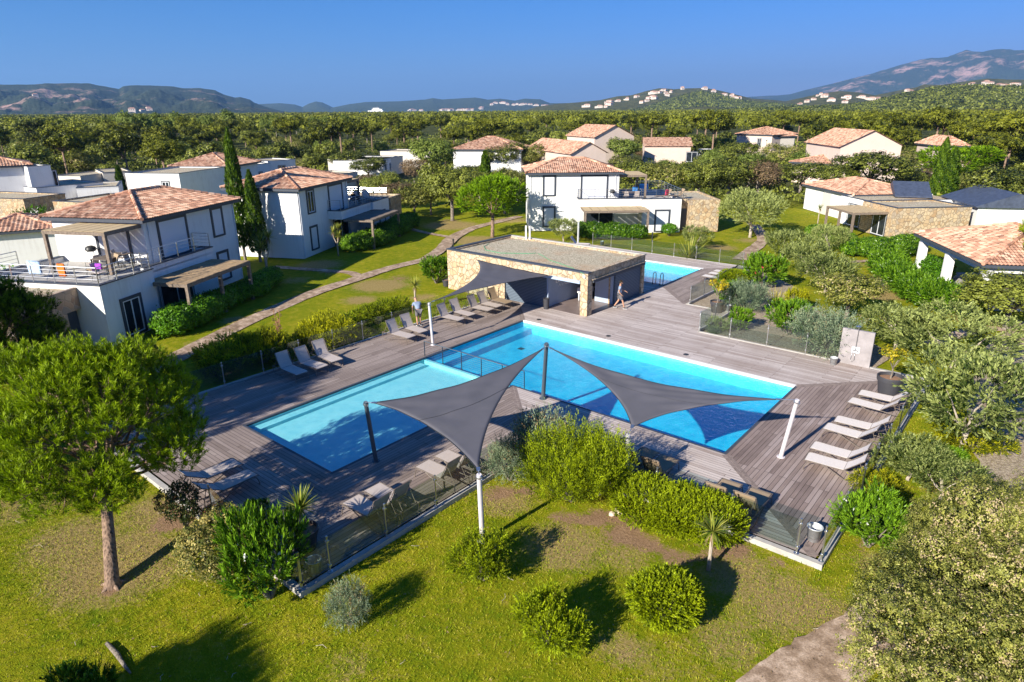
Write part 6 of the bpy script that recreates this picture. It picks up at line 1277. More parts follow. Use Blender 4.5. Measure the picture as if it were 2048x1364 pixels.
# ------------------------------------------------------------------ trees in the middle distance
MID = [(178, 368, 305, 62, 'OY', 'rounded yellow green oak between the left flat roofs'), (432, 392, 342, 56, 'OK', 'oak in front of the tall cypress and the far tiled roof'), (696, 352, 303, 70, 'OK', 'oak left of the long cream house'), (738, 362, 315, 68, 'OK', 'dark oak in front of the long cream house'),
 (640, 345, 320, 60, 'OK', 'oak behind the ridge of the second villa'), (600, 345, 318, 60, 'OY', 'yellowish oak above the second villa roof'), (560, 345, 322, 50, 'OK', 'oak above the left half of the second villa roof'), (830, 372, 318, 58, 'SH', 'brown withered shrub right of the cream house'), (868, 365, 278, 90, 'GR', 'tall pale green tree in the middle of the gardens'),
 (765, 420, 345, 78, 'OK', 'dull oak right of the second villa terrace'), (800, 432, 365, 72, 'SH', 'grey brown shrub beside the dull oak'), (830, 436, 372, 78, 'OY', 'yellow green shrub at the bend of the garden path'), (862, 430, 350, 70, 'OK', 'oak between the path and the pale tree'), (960, 415, 345, 66, 'OK', 'oak just behind the round evergreen oak'), (945, 395, 330, 70, 'OK', 'oak behind the cypress spire in the middle'),
 (1010, 352, 285, 84, 'OK', 'dark oak in front of the cream tiled house'), (1060, 350, 288, 70, 'OY', 'olive brown oak hiding the pink gable'), (1095, 345, 292, 66, 'OK', 'oak left of the sunlit villa roof'), (1245, 335, 276, 62, 'GR', 'bright green tree in front of the pink gabled house'), (1292, 322, 300, 44, 'SH', 'reddish shrub near the parked cars'),
 (1268, 395, 322, 84, 'OK', 'oak right of the sunlit villa pergola'), (1330, 400, 325, 92, 'OY', 'wide oak behind the terrace of the sunlit villa'), (1395, 402, 322, 92, 'OK', 'oak above the beige stone annex'), (1455, 400, 318, 92, 'OK', 'dark oak above the rounded olive tree'), (1515, 398, 322, 84, 'SH', 'grey brown thicket left of the right villa'), (1245, 350, 312, 60, 'OY', 'light oak above the sunlit villa roof'),
 (1400, 312, 276, 44, 'GR', 'small round car park tree on the left'), (1440, 312, 276, 44, 'GR', 'small round car park tree on the right'), (1330, 312, 274, 44, 'GR', 'round tree in front of the long pink roof'), (1480, 330, 285, 70, 'OK', 'oak behind the white parked car'), (1560, 340, 288, 78, 'OY', 'oak in front of the cream tiled house on the right'), (1620, 352, 296, 84, 'GR', 'green tree left of the large pink gable'),
 (1600, 385, 325, 92, 'OK', 'oak above the roof of the right villa'), (1735, 388, 302, 140, 'OK', 'large dark oak behind the right villa'), (1668, 392, 330, 84, 'OK', 'oak touching the right villa roof'), (1800, 350, 300, 78, 'OY', 'light oak right of the large pink gable'), (1845, 335, 292, 60, 'OK', 'oak left of the golden tree'), (1960, 360, 300, 66, 'OY', 'oak beside the pale garden wall'),
 (1990, 345, 275, 110, 'OK', 'dark oak above the pale garden wall'), (1935, 395, 350, 60, 'OY', 'shrubby oak behind the slate roof'), (1995, 402, 352, 90, 'OK', 'dark oak right of the slate roof'), (2040, 300, 235, 110, 'OK', 'big oak at the right edge below the hills'), (1820, 385, 345, 50, 'OK', 'oak left of the twin cypresses'), (1705, 330, 290, 50, 'SH', 'shrub at the foot of the pink gable')]
DM = {'OY': (OAKY, 5.0, 2.7), 'OK': (OAK, 5.2, 2.7), 'SH': ([SHRUB], 3.0, 1.6), 'GR': (GREEN, 5.5, 2.3)}
for i, (a, b, c, d, k, l) in enumerate(MID): ps, H0, R0 = DM[k]; f(ps[i % len(ps)], a, b, c, d, H0, R0, l, cat='tree' if k != 'SH' else 'shrub')
for (a, b, c, d, l) in [(246, 390, 330, 15, 'thin cypress in front of the tall white block'), (668, 325, 283, 12, 'thin cypress beside the long cream house'), (972, 400, 302, 26, 'cypress spire in the middle of the gardens'), (5, 396, 362, 14, 'cypress tip at the left edge'), (410, 318, 298, 10, 'tiny cypress in front of the forest'), (1516, 312, 280, 9, 'thin cypress before the pink hip roofed house')]: f(CYPS, a, b, c, d, 5.0, .42, l)
for (a, b, c, d, l) in [(600, 335, 318, 50, 'white flowering shrub behind the second villa'), (640, 335, 316, 44, 'white flowering shrub beside the thin cypress'), (785, 340, 322, 44, 'white flowering shrub in front of the cream house'), (1965, 330, 318, 30, 'white flowering shrub on the pale garden wall'), (520, 310, 296, 34, 'pale shrub before the forest edge')]: f(FLOW, a, b, c, d, 1.9, 1.3, l)
# ------------------------------------------------------------------ woodland behind the gardens
def polar(px, dist):
    d = (float(px) - 1024) / FPX * RT + FW; a = math.atan2(d.y, d.x); return Vector((math.cos(a) * dist, math.sin(a) * dist, 0))
BLD = []
def collect():
    bpy.context.view_layer.update()
    for o in COL.objects:
        if o.type == 'EMPTY' and o.get('category') in ('house', 'bungalow', 'shed'):
            pts = [c.matrix_world @ Vector(v) for c in KIDS.get(o.name, []) if c.type == 'MESH' for v in c.bound_box]
            xs = [p.x for p in pts]; ys = [p.y for p in pts]; cx, cyy = (min(xs) + max(xs)) / 2, (min(ys) + max(ys)) / 2
            A = [math.atan2(p.y, p.x) for p in pts]; D = [math.hypot(p.x, p.y) for p in pts]
            BLD.append((cx, cyy, max(max(xs) - min(xs), max(ys) - min(ys)) / 2, min(A), max(A), min(D), max(p.z for p in pts)))
collect()
def blocked(x, y, r_, h):
    a = math.atan2(y, x); D = math.hypot(x, y); da = r_ / D
    for cx, cyy, s, a0, a1, d0, zt in BLD:
        if math.hypot(x - cx, y - cyy) < s * .95 + r_: return True
        if a0 - da < a < a1 + da and D < d0 and D > d0 - 60:
            if CAMZ - (CAMZ - h) * d0 / D > zt * .42: return True
    return False
def forest():
    r = np.random.default_rng(77); n = 0; placed = []
    lab = {'P': ('clumpy yellow green pine among others in the wood behind the gardens', 'pines of the wood behind the gardens'), 'O': ('rounded evergreen oak among others in the wood behind the gardens', 'oaks of the wood behind the gardens'), 'Q': ('tall pale poplar among others standing above the wood on the left', 'poplars standing above the wood')}
    for ring in range(5200):
        D = 118 + 172 * r.random() ** 1.25; px = r.uniform(-150, 2200); p = polar(px, D)
        left = px < 900; k = 'P' if r.random() < (.72 if left else .6) * min(1, (D - 60) / 110) else 'O'
        s = r.uniform(.62, 1.18); hh = (9.0 if k == 'P' else 6.0) * s; lim = (12.0, 6.6)[k == 'O']
        if not left and px > 1100 and k == 'P': s *= 1.12; hh *= 1.12
        rr = 2.9 * s
        if any((p.x - q[0]) ** 2 + (p.y - q[1]) ** 2 < (rr + q[2]) ** 2 * .42 for q in placed): continue
        if blocked(p.x, p.y, rr * .8, hh): continue
        placed.append((p.x, p.y, rr)); pr_ = (FPINE if k == 'P' else FOAK); pr_ = pr_[int(r.integers(len(pr_)))]
        pr_.put((p.x, p.y, -.1), r.uniform(0, 6.28), (s * r.uniform(.9, 1.2), s * r.uniform(.9, 1.2), s), *lab[k], 'tree'); n += 1
        if n >= 270: break
    for i in range(24):
        px = r.uniform(300, 560) if i < 18 else r.uniform(560, 760); p = polar(px, r.uniform(255, 300)); s = r.uniform(.9, 1.15) if i < 18 else .95; POPLAR[i % 2].put((p.x, p.y, 0), r.uniform(0, 6), s, *lab['Q'], 'tree')
forest()
def infill():
    r = np.random.default_rng(31); n = 0; pl = [(o.location.x, o.location.y) for o in COL.objects if o.get('category') in ('tree', 'shrub') and o.parent is None]
    zones = [(730, 1040, 283, 395), (1235, 1545, 283, 385), (1545, 1850, 278, 350), (380, 720, 290, 345), (1850, 2120, 270, 400), (100, 360, 300, 345), (905, 1050, 300, 440), (-60, 120, 270, 310)]
    for k in range(2600):
        z = zones[int(r.integers(len(zones)))]; px, py = r.uniform(z[0], z[1]), r.uniform(z[2], z[3]); p = G(px, py)
        if any((p.x - a) ** 2 + (p.y - b) ** 2 < 10 for a, b in pl): continue
        q = int(r.integers(10)); pr_, H, nm = (OAK[q % 3], 4.4, 0) if q < 4 else (OAKY[q % 2], 4.2, 0) if q < 7 else (GREEN[q % 2], 4.8, 1) if q < 9 else (SHRUB, 2.4, 2)
        s = r.uniform(.75, 1.1); pr_.ready(); hh = H * s; rr = 2.1 * s
        if blocked(p.x, p.y, rr, hh): 
            hh = 2.2; rr = 1.7
            if blocked(p.x, p.y, rr * .7, hh): continue
        pl.append((p.x, p.y)); pr_.put((p.x, p.y, 0), r.uniform(0, 6.28), (rr / pr_.dim[1], rr / pr_.dim[1], hh / pr_.dim[0]), ('evergreen oak', 'pale green tree', 'brown shrub')[nm] + ' among the gardens', ('oaks filling the gardens between the houses', 'pale green trees between the houses', 'brown shrubs between the houses')[nm], ('tree', 'tree', 'shrub')[nm]); n += 1
        if n >= 125: break
infill()
def mass(name, label, cat, mats, n, d0, d1, h0, h1, rad, L, per, seed, px0=-250, px1=2300, pw=1.0, zfun=None, avoid=True, cl=9):
    """thousands of crowns nobody could count, as one object of leaf-clump faces"""
    r = np.random.default_rng(seed); D = (d0 ** (1 / pw) + (d1 ** (1 / pw) - d0 ** (1 / pw)) * r.random(n)) ** pw; px = r.uniform(px0, px1, n); dd = np.array([[*(polar(q, 1.0).xy)] for q in px]); X = dd * D[:, None]
    if avoid: keep = np.array([not blocked(x, y, rad * .8, h1 * .9) if d < 300 else True for (x, y), d in zip(X, D)]); X, D = X[keep], D[keep]
    n = len(X); H = r.uniform(h0, h1, n); Rr = rad * r.uniform(.7, 1.35, n); z0 = zfun(X[:, 0], X[:, 1]) if zfun else np.zeros(n); sc = np.clip(D / 350, 1, 4) ** .6
    k = per; u = rnd_dirs(r, n * k).reshape(n, k, 3); u[:, :, 2] = np.abs(u[:, :, 2]) * 1.0 - .25; lob = 1 + .25 * np.sin(np.arctan2(u[:, :, 1], u[:, :, 0]) * 3 + r.uniform(0, 6, (n, 1)))
    C = np.stack([X[:, :1] + u[:, :, 0] * Rr[:, None] * lob, X[:, 1:] + u[:, :, 1] * Rr[:, None] * lob, z0[:, None] + H[:, None] * .62 + u[:, :, 2] * H[:, None] * .42], 2).reshape(-1, 3)
    N = unit((u + r.normal(0, .35, u.shape)).reshape(-1, 3)); m = len(C); Ls = np.repeat(L * sc, k) * r.uniform(.6, 1.3, m)
    V, F = leaves(C, unit(np.cross(N, rnd_dirs(r, m))), N, Ls, Ls * .7); T = np.clip(np.repeat(r.uniform(.1, .8, n), k) + r.normal(0, .12, m), 0, 1)
    o = mesh_obj(name, V, F, mats, None, tint=T); tag(o, label, cat, None, 'stuff'); return o
mass('undergrowth', 'low evergreen scrub filling the ground between the far trees', 'scrub', 'oak_leaves', 2600, 84, 300, .8, 2.6, 1.7, .42, 60, 5, pw=1.2)
mass('woodland', 'far wood of pines and oaks reaching to the foot of the hills', 'woodland', 'pine_far', 9000, 285, 2600, 6.0, 9.6, 3.8, 1.3, 40, 6, pw=1.7)
# ------------------------------------------------------------------ hills
def hill(name, sky, dist, depth, mat, foot=.35, seed=1, rough=.1, nv=46, front=1.0, res=2.5, backf=.5):
    """terrain whose crest runs where the photograph shows it, at its own distance"""
    r = np.random.default_rng(seed); xs = np.arange(sky[0][0], sky[-1][0] + res, res); ys = np.interp(xs, [p[0] for p in sky], [p[1] for p in sky]); nu = len(xs)
    dirs = []; hts = []
    for x, y in zip(xs, ys):
        d = (float(x) - 1024) / FPX * RT - (float(y) - 682) / FPX * UP + FW; hl = math.hypot(d.x, d.y); dirs.append((d.x / hl, d.y / hl)); hts.append(CAMZ + d.z / hl * dist)
    dirs = np.array(dirs); hts = np.maximum(np.array(hts), -5.0)
    def fbm(u, v, oct=6):
        out = np.zeros(np.broadcast(u, v).shape); a = 1.0; rr = np.random.default_rng(seed + 9)
        for o in range(oct):
            ph = rr.uniform(0, 6.28, 4); f = 2 ** o; out += a * np.abs(np.sin(u * f * 1.3 + ph[0] + 1.7 * np.sin(v * f * .8 + ph[1]))) * np.cos(v * f * 1.1 + ph[2] + np.sin(u * f + ph[3])); a *= .52
        return out
    vs = np.linspace(0, 1, nv); V = []; front_n = int(nv * .72)
    t = np.linspace(0, 1, nv); rad = dist - depth + depth * 1.0 * np.minimum(t / .72, 1) + depth * .5 * np.maximum(0, (t - .72) / .28); prof = np.where(t < .72, (t / .72) ** (1.0 + foot), np.cos((t - .72) / .28 * math.pi / 2) ** .8)
    U, T = np.meshgrid(np.arange(nu), np.arange(nv)); R_ = rad[T]; ang = U * res / 60.0; ns = fbm(ang * 1.2, R_ / dist * 14, 6)
    damp = np.where(T < front_n, np.sin(np.clip(T / front_n, 0, 1) * math.pi) , .2); Hm = hts[U] * prof[T] * (1 + 0) + hts[U] * rough * ns * damp
    # nothing in front may rise above the crest line as seen from here
    lim = CAMZ + (hts[U] - CAMZ) * R_ / dist; Hm = np.where(T < front_n, np.minimum(Hm, lim - 1.0), Hm); Hm = np.maximum(Hm, -6)
    co = np.stack([dirs[U, 0] * R_, dirs[U, 1] * R_, Hm], -1).reshape(-1, 3); idx = np.arange(nu * nv).reshape(nv, nu); F = np.stack([idx[:-1, :-1], idx[:-1, 1:], idx[1:, 1:], idx[1:, :-1]], -1).reshape(-1, 4)
    o = mesh_obj(name, co, F, mat, smooth=True); o['kind'] = 'structure'
    def surf(px, v):  # a point on the slope
        i = (px - sky[0][0]) / res; j = v * front_n; i = min(max(int(i), 0), nu - 1); j = min(int(j), nv - 1); return Vector(co.reshape(nv, nu, 3)[j, i])
    return surf
h1 = hill('hill', [(-500, 190), (-200, 176), (0, 168), (60, 167), (100, 166), (180, 167), (215, 173), (238, 177), (246, 171), (262, 169), (300, 169), (345, 172), (365, 175), (400, 175), (430, 180), (447, 189), (470, 195), (480, 194), (500, 199), (508, 205), (530, 213), (560, 221), (600, 228)], 5200, 2300, 'hill_rocky', .5, 3, .16)
h2 = hill('hill', [(470, 214), (520, 208), (560, 206), (590, 209), (605, 214), (618, 207), (632, 203), (645, 205), (660, 212), (680, 221), (700, 226)], 9000, 1800, 'hill_mid', .3, 4, .10)
h3 = hill('hill', [(640, 222), (670, 214), (700, 208), (730, 204), (800, 202), (850, 199), (865, 196), (885, 199), (950, 195), (975, 199), (1000, 197), (1030, 201), (1050, 197), (1080, 198), (1100, 206), (1160, 206), (1200, 212)], 8500, 1900, 'hill_mid', .3, 5, .10)
h4 = hill('hill', [(1040, 224), (1075, 213), (1110, 208), (1150, 205), (1200, 200), (1235, 192), (1262, 190), (1290, 182), (1318, 176), (1350, 178), (1385, 176), (1408, 175), (1440, 181), (1480, 191), (1505, 197), (1540, 199), (1600, 205), (1700, 216)], 3600, 1300, 'hill_near', .3, 6, .07)
h5 = hill('hill', [(1220, 226), (1290, 216), (1330, 203), (1360, 193), (1385, 186), (1405, 183), (1430, 188), (1460, 196), (1500, 204), (1600, 212), (1750, 222)], 2700, 700, 'hill_near', .25, 7, .06)
h6 = hill('hill', [(1440, 205), (1500, 193), (1552, 191), (1582, 188), (1614, 179), (1663, 168), (1690, 160), (1730, 150), (1785, 136), (1825, 123), (1863, 114), (1896, 114), (1918, 107), (1932, 102), (1945, 104), (1965, 103), (1988, 97), (2013, 97), (2030, 100), (2048, 99), (2120, 96), (2250, 88), (2500, 95)], 11500, 4200, 'hill_rocky', .5, 8, .14)
h7 = hill('hill', [(1480, 214), (1560, 205), (1600, 196), (1640, 187), (1680, 181), (1715, 184), (1750, 190), (1790, 182), (1830, 175), (1850, 168), (1880, 170), (1930, 162), (1975, 156), (2020, 158), (2060, 158), (2200, 150), (2400, 160)], 3400, 1200, 'hill_near', .3, 9, .08)
h8 = hill('hill', [(1380, 226), (1500, 219), (1600, 216), (1700, 212), (1740, 206), (1780, 196), (1820, 186), (1860, 177), (1900, 174), (1950, 172), (2000, 173), (2048, 175), (2200, 168), (2400, 172)], 1500, 650, 'hill_near', .35, 10, .06)
# treetops on the nearest slopes
def on_hill(name, label, surf, px0, px1, v0, v1, n, L, seed, mat='oak_leaves', per=14, rad=5.0):
    r = np.random.default_rng(seed); P = np.array([surf(r.uniform(px0, px1), r.uniform(v0, v1) ** .6) for _ in range(n)]); d = rnd_dirs(r, n * per).reshape(n, per, 3); d[:, :, 2] = np.abs(d[:, :, 2]); C = (P[:, None] + d * rad * r.uniform(.5, 1.2, (n, 1, 1))).reshape(-1, 3); N = unit(d.reshape(-1, 3) + r.normal(0, .3, (n * per, 3))); m = len(C); V, F = leaves(C, unit(np.cross(N, rnd_dirs(r, m))), N, L * r.uniform(.6, 1.3, m), L * .7); T = np.clip(np.repeat(r.uniform(.1, .8, n), per) + r.normal(0, .1, m), 0, 1); o = mesh_obj(name, V, F, mat, tint=T); tag(o, label, 'woodland', None, 'stuff')
on_hill('woodland', 'evergreen scrub covering the green hill at the right edge', h8, 1400, 2250, .15, 1.0, 5200, 4.2, 3, 'hill_scrub') if False else on_hill('woodland', 'evergreen scrub covering the green hill at the right edge', h8, 1400, 2250, .1, 1.0, 6000, 3.6, 3, 'oak_leaves')
on_hill('woodland', 'evergreen scrub covering the small knoll in front of the built up hill', h5, 1260, 1650, .1, 1.0, 3600, 4.6, 4, 'oak_leaves', rad=6)
# the bay with its far shore, ferry and town
def bay():
    V = []; px = np.linspace(735, 1180, 30)
    for d in (2750, 7200):
        for x in px: p = polar(x, d); V.append((p.x, p.y, .8))
    F = [(i, i + 1, 31 + i, 30 + i) for i in range(29)]; o = mesh_obj('sea', V, F, 'sea_water'); o['kind'] = 'structure'
bay()
def far_house_maker(w=14, d=10, h=6, roof=2.2, two=False):
    def mk_():
        t = thing('hillside_house', 'house', 'house'); m = MB(); m.box(-w / 2, -d / 2, -4, w / 2, d / 2, h)
        if two: m.box(-w / 2 - 7, -d / 2 + 1, -4, -w / 2 - .01, d / 2 - 1, h * .6)
        m.build('wall', 'hill_wall', t); m = MB(); k = .8; m.add([(-w / 2 - k, -d / 2 - k, h), (w / 2 + k, -d / 2 - k, h), (w / 2 + k, d / 2 + k, h), (-w / 2 - k, d / 2 + k, h), (-w / 4, 0, h + roof), (w / 4, 0, h + roof)], [(0, 1, 5, 4), (1, 2, 5), (2, 3, 4, 5), (3, 0, 4), (3, 2, 1, 0)]); m.build('roof', 'hill_roof', t)
        m = MB()
        for x in (-w / 4, 0, w / 4): m.box(x - .7, -d / 2 - .06, h * .35, x + .7, -d / 2 - .01, h * .72)
        m.build('window', 'dark_glass', t); return t
    return Proto(mk_)
FH = [far_house_maker(), far_house_maker(18, 11, 7, 2.0, True), far_house_maker(11, 9, 5)]
def town(surf, px0, px1, v0, v1, n, seed, label, group, sc=1.0, pts=None):
    r = np.random.default_rng(seed)
    for i in range(n):
        if pts: px, v = pts[i % len(pts)]; px += r.normal(0, 3); v = min(.98, max(.05, v + r.normal(0, .02)))
        else: px, v = r.uniform(px0, px1), r.uniform(v0, v1)
        q = surf(px, v); a = math.atan2(-q.y, -q.x) + math.pi / 2; FH[int(r.integers(3))].put((q.x, q.y, q.z + .5), a + r.normal(0, .5), sc * r.uniform(.8, 1.25), label, group, 'house')
town(h4, 1180, 1500, .45, .97, 44, 5, 'pale house with a reddish roof scattered on the built up hill in the middle', 'houses on the hill in the middle', 1.25, [(1240, .7), (1255, .75), (1270, .8), (1310, .85), (1318, .8), (1330, .9), (1345, .85), (1300, .6), (1290, .5), (1335, .75), (1365, .97), (1408, .93), (1430, .85), (1450, .8), (1470, .75), (1480, .8), (1220, .5), (1180, .45), (1225, .6), (1205, .4), (1310, .55), (1465, .85)])
town(h7, 1560, 2040, .5, .95, 52, 6, 'pale house with a reddish roof scattered on the slopes below the big mountain', 'houses on the slopes below the mountain', 1.2, [(1640, .9), (1650, .85), (1655, .75), (1630, .7), (1620, .6), (1600, .5), (1670, .5), (1690, .45), (1700, .6), (1730, .7), (1745, .65), (1760, .7), (1780, .6), (1815, .85), (1820, .8), (1910, .85), (1930, .8), (1975, .85), (1985, .8), (1990, .7), (2000, .75), (2010, .8), (2020, .7), (2035, .75), (2040, .85), (1945, .8)])
town(h3, 900, 1110, .12, .4, 62, 7, 'white town building on the far shore of the bay', 'town buildings on the far shore', 2.1, [(885, .1), (905, .12), (920, .14), (935, .12), (950, .2), (960, .25), (965, .3), (985, .5), (995, .52), (1003, .55), (1012, .5), (1030, .5), (1045, .45), (1060, .5), (1075, .42), (1090, .4), (830, .08), (845, .08), (1100, .35), (890, .12), (940, .18)])
town(h1, 255, 330, .1, .22, 5, 8, 'pale villa among the trees at the foot of the rocky left mountain', 'villas at the foot of the left mountain', 1.6, [(262, .22), (278, .26), (285, .26), (292, .24), (70, .4)])
# ferry
p = polar(785, 4300); t = thing('ferry', 'white ferry moored in the distant bay', 'ferry', (p.x, p.y, 1.0), math.atan2(p.y, p.x) + math.pi / 2 - .3)
m = MB(); m.prism([(-45, -8), (38, -8), (52, 0), (38, 8), (-45, 8)], -1, 10); m.build('hull', 'coping_white', t); m = MB(); m.box(-38, -7, 10, 25, 7, 19); m.box(-20, -6, 19, 18, 6, 25); m.build('superstructure', 'coping_white', t); m = MB(); m.box(-14, -3, 25, -6, 3, 33); m.build('funnel', 'slate_trim', t)
# cars in the car park
def car_maker(col, van=False):
    def mk_():
        t = thing('parked_car', 'car', 'car'); m = MB(); L_, W_ = 4.3, .88
        side = [(-2.15, .35), (2.15, .35), (2.2, .75), (1.6, .9 if not van else 1.1), (.9, 1.42 if not van else 1.8), (-1.2, 1.48 if not van else 1.85), (-1.95, 1.0 if not van else 1.8), (-2.2, .8)]
        n = len(side); V = [(x, -W_, z) for x, z in side] + [(x, W_, z) for x, z in side]; m.add(V, [tuple(range(n)), tuple(range(n, 2 * n))[::-1]] + [(i, n + i, n + (i + 1) % n, (i + 1) % n) for i in range(n)]); m.build('body', col, t, bevel=.06)
        m = MB(); zt = 1.36 if not van else 1.7
        for s in (-1, 1): m.box(-1.25, s * (W_ + .002) - .006, .95, 1.0, s * (W_ + .002) + .006, zt)
        m.build('side_glass', 'dark_glass', t); m = MB(); m.bar((1.52, 0, .98), (1.0, 0, zt + .02), 1.5, .02); m.build('windscreen', 'dark_glass', t)
        for x in (-1.35, 1.35):
            for s in (-1, 1): m = MB(); m.tube([(x, s * .70, .32), (x, s * .90, .32)], .32, 14); w = m.build('wheel', 'rubber', t); h_ = MB(); h_.tube([(x, s * .88, .32), (x, s * .92, .32)], .17, 10); h_.build('rim', 'steel', w)
        return t
    return mk_
CW, CR, CG, CB, CV = [Proto(car_maker(c, v)) for c, v in (('car_white', False), ('car_red', False), ('car_grey', False), ('car_blue', False), ('car_white', True))]
for pr_, x, y, l in [(CW, 1393, 316, 'white parked car in the middle of the car park row'), (CV, 1413, 313, 'white parked van right of the white car'), (CR, 1372, 317, 'dark red parked car left of the white car'), (CG, 1362, 322, 'silver grey parked car in front of the red one'), (CB, 1350, 315, 'dark blue parked car at the left end of the car park'), (CW, 1517, 334, 'white parked car alone among the oaks, right of the car park')]:
    g = G(x, y); pr_.put((g.x, g.y, .1), R(35) + rng.normal(0, .1), 1.0, l, 'cars in the distant car park')
for x, y, l in [(1377, 322, 'thin lamp post beside the parked cars'), (1528, 316, 'thin lamp post between the oaks right of the car park')]:
    g = G(x, y); t = thing('street_lamp', l, 'lamp post', g); m = MB(); m.tube([(0, 0, 0), (0, 0, 4.2)], [.07, .04], 8); m.build('post', 'coping_white', t); m = MB(); m.lathe([(0, 4.2), (.2, 4.25), (.22, 4.35), (0, 4.45)], 12); m.build('lamp_head', 'coping_white', t)
# ------------------------------------------------------------------ air
def haze():
    b = MB(); b.box(-27000, -2500, -8, 27000, 28000, 1250); o = b.build('haze', 'white_render'); o.data.materials.clear(); m = bpy.data.materials.new('haze_air'); m.use_nodes = True; nt = m.node_tree; nt.nodes.clear()
    out = nt.nodes.new('ShaderNodeOutputMaterial'); v = nt.nodes.new('ShaderNodeVolumePrincipled'); v.inputs['Color'].default_value = (0.26, 0.52, 0.95, 1); v.inputs['Density'].default_value = HAZE; v.inputs['Anisotropy'].default_value = 0.1
    nt.links.new(v.outputs[0], out.inputs['Volume']); o.data.materials.append(m); tag(o, 'pale blue air between here and the hills', 'haze', None, 'stuff')
HAZE = 0.00007
haze()
# ------------------------------------------------------------------ people
def skinned(name, parent, pts, edges, mat, root=0, sub=2):
    """pts: {key: (x, y, z, rx, ry)}"""
    keys = list(pts); me = bpy.data.meshes.new(name); me.from_pydata([pts[k][:3] for k in keys], [(keys.index(a), keys.index(b)) for a, b in edges], []); me.materials.append(MATS[mat])
    o = bpy.data.objects.new(name, me); COL.objects.link(o); kid(o, parent); m = o.modifiers.new('skin', 'SKIN'); m.use_smooth_shade = True; m.branch_smoothing = .6
    for i, k in enumerate(keys): sv = me.skin_vertices[0].data[i]; sv.radius = (pts[k][3], pts[k][4] if len(pts[k]) > 4 else pts[k][3]); sv.use_root = (i == root)
    s = o.modifiers.new('smooth', 'SUBSURF'); s.levels = 1; s.render_levels = sub; return o
def person(label, loc, rz, J, shirt, shorts, cap=False):
    t = thing('person', label, 'person', loc, rz); P = {}
    def a(k, v, r, r2=None): P[k] = (*v, r, r2 or r)
    a('pelvis', J['pelvis'], .11, .11); a('waist', J['waist'], .10, .10); a('chest', J['chest'], .115, .115); a('neck0', J['neck0'], .075, .07); a('neck', J['neck'], .055)
    hd = Vector(J['head']); nk = Vector(J['neck']); up = (hd - nk).normalized(); a('skull0', hd - up * .07, .062, .07); a('skull', hd + up * .02, .078, .092); a('crown', hd + up * .10, .062, .075)
    E_ = [('pelvis', 'waist'), ('waist', 'chest'), ('chest', 'neck0'), ('neck0', 'neck'), ('neck', 'skull0'), ('skull0', 'skull'), ('skull', 'crown')]
    for s in 'lr':
        a('sh' + s, J['sh' + s], .055); a('el' + s, J['el' + s], .040); a('wr' + s, J['wr' + s], .026); a('pa' + s, J['pa' + s], .036, .018); E_ += [('chest', 'sh' + s), ('sh' + s, 'el' + s), ('el' + s, 'wr' + s), ('wr' + s, 'pa' + s)]
        w, p = Vector(J['wr' + s]), Vector(J['pa' + s]); d = (p - w).normalized(); sd = d.cross(Vector((0, 0, 1))).normalized() if abs(d.z) < .9 else Vector((1, 0, 0))
        for i, (off, ln) in enumerate(((-.028, .055), (-.009, .068), (.010, .064), (.028, .050))): k = 'f%d%s' % (i, s); k2 = k + 't'; q = p + d * ln * .5 + sd * off; P[k] = (*q, .008, .008); P[k2] = (*(p + d * ln + sd * off + Vector((0, 0, -.012))), .007, .007); E_ += [('pa' + s, k), (k, k2)]
        P['th' + s] = (*(w.lerp(p, .5) + sd * .045), .010, .010); E_ += [('wr' + s, 'th' + s)]; P['tt' + s] = (*(p + sd * .052), .008, .008); E_ += [('th' + s, 'tt' + s)]
        a('hi' + s, J['hi' + s], .088, .09); a('kn' + s, J['kn' + s], .055); a('ca' + s, Vector(J['kn' + s]).lerp(Vector(J['an' + s]), .35), .056); a('an' + s, J['an' + s], .034); E_ += [('pelvis', 'hi' + s), ('hi' + s, 'kn' + s), ('kn' + s, 'ca' + s), ('ca' + s, 'an' + s)]
    skinned('body', t, P, E_, 'skin')
    # face: nose, brow and ears, then hair or cap
    m = MB(); f = Vector((1, 0, 0)); f = (f - up * f.dot(up)).normalized(); side = up.cross(f); fc = hd + f * .088; m.tube([fc + up * .03, fc + f * .022 - up * .018, fc - up * .025], [.008, .014, .010], 6)
    for s_ in (-1, 1): m.tube([hd + side * s_ * .074 + up * .02, hd + side * s_ * .082 - up * .025], [.016, .011], 6)
    m.build('nose_and_ears', 'skin', t, smooth=True); m = MB()
    for s_ in (-1, 1): m.lathe([(0, .008), (.009, 0), (0, -.008)], 8, hd + f * .084 + side * s_ * .030 + up * .025)
    m.build('eyes', 'hair', t); m = MB(); m.tube([hd + f * .082 - up * .045 - side * .022, hd + f * .087 - up * .047, hd + f * .082 - up * .045 + side * .022], .005, 5); m.build('mouth', 'shirt_blue' if False else 'lips', t)
    hp = {'a': (*(hd - f * .028 + up * .055), .088, .088), 'b': (*(hd - f * .018 + up * .09), .072, .072), 'c': (*(hd - f * .045 - up * .02), .066, .066)}
    if cap:
        skinned('cap', t, {'a': (*(hd + up * .05), .108, .108), 'b': (*(hd + up * .12), .095, .095)}, [('a', 'b')], 'cap_grey'); m = MB(); c = hd + f * .10 + up * .06; m.add([c - side * .06, c + side * .06, c + side * .04 + f * .08 - up * .01, c - side * .04 + f * .08 - up * .01, c - side * .06 + up * .012, c + side * .06 + up * .012, c + side * .04 + f * .08, c - side * .04 + f * .08], [(3, 2, 1, 0), (4, 5, 6, 7), (0, 1, 5, 4), (1, 2, 6, 5), (2, 3, 7, 6), (3, 0, 4, 7)]); m.build('cap_peak', 'cap_grey', t)
    else: skinned('hair', t, hp, [('a', 'b'), ('a', 'c')], 'hair')
    Q = {}; 
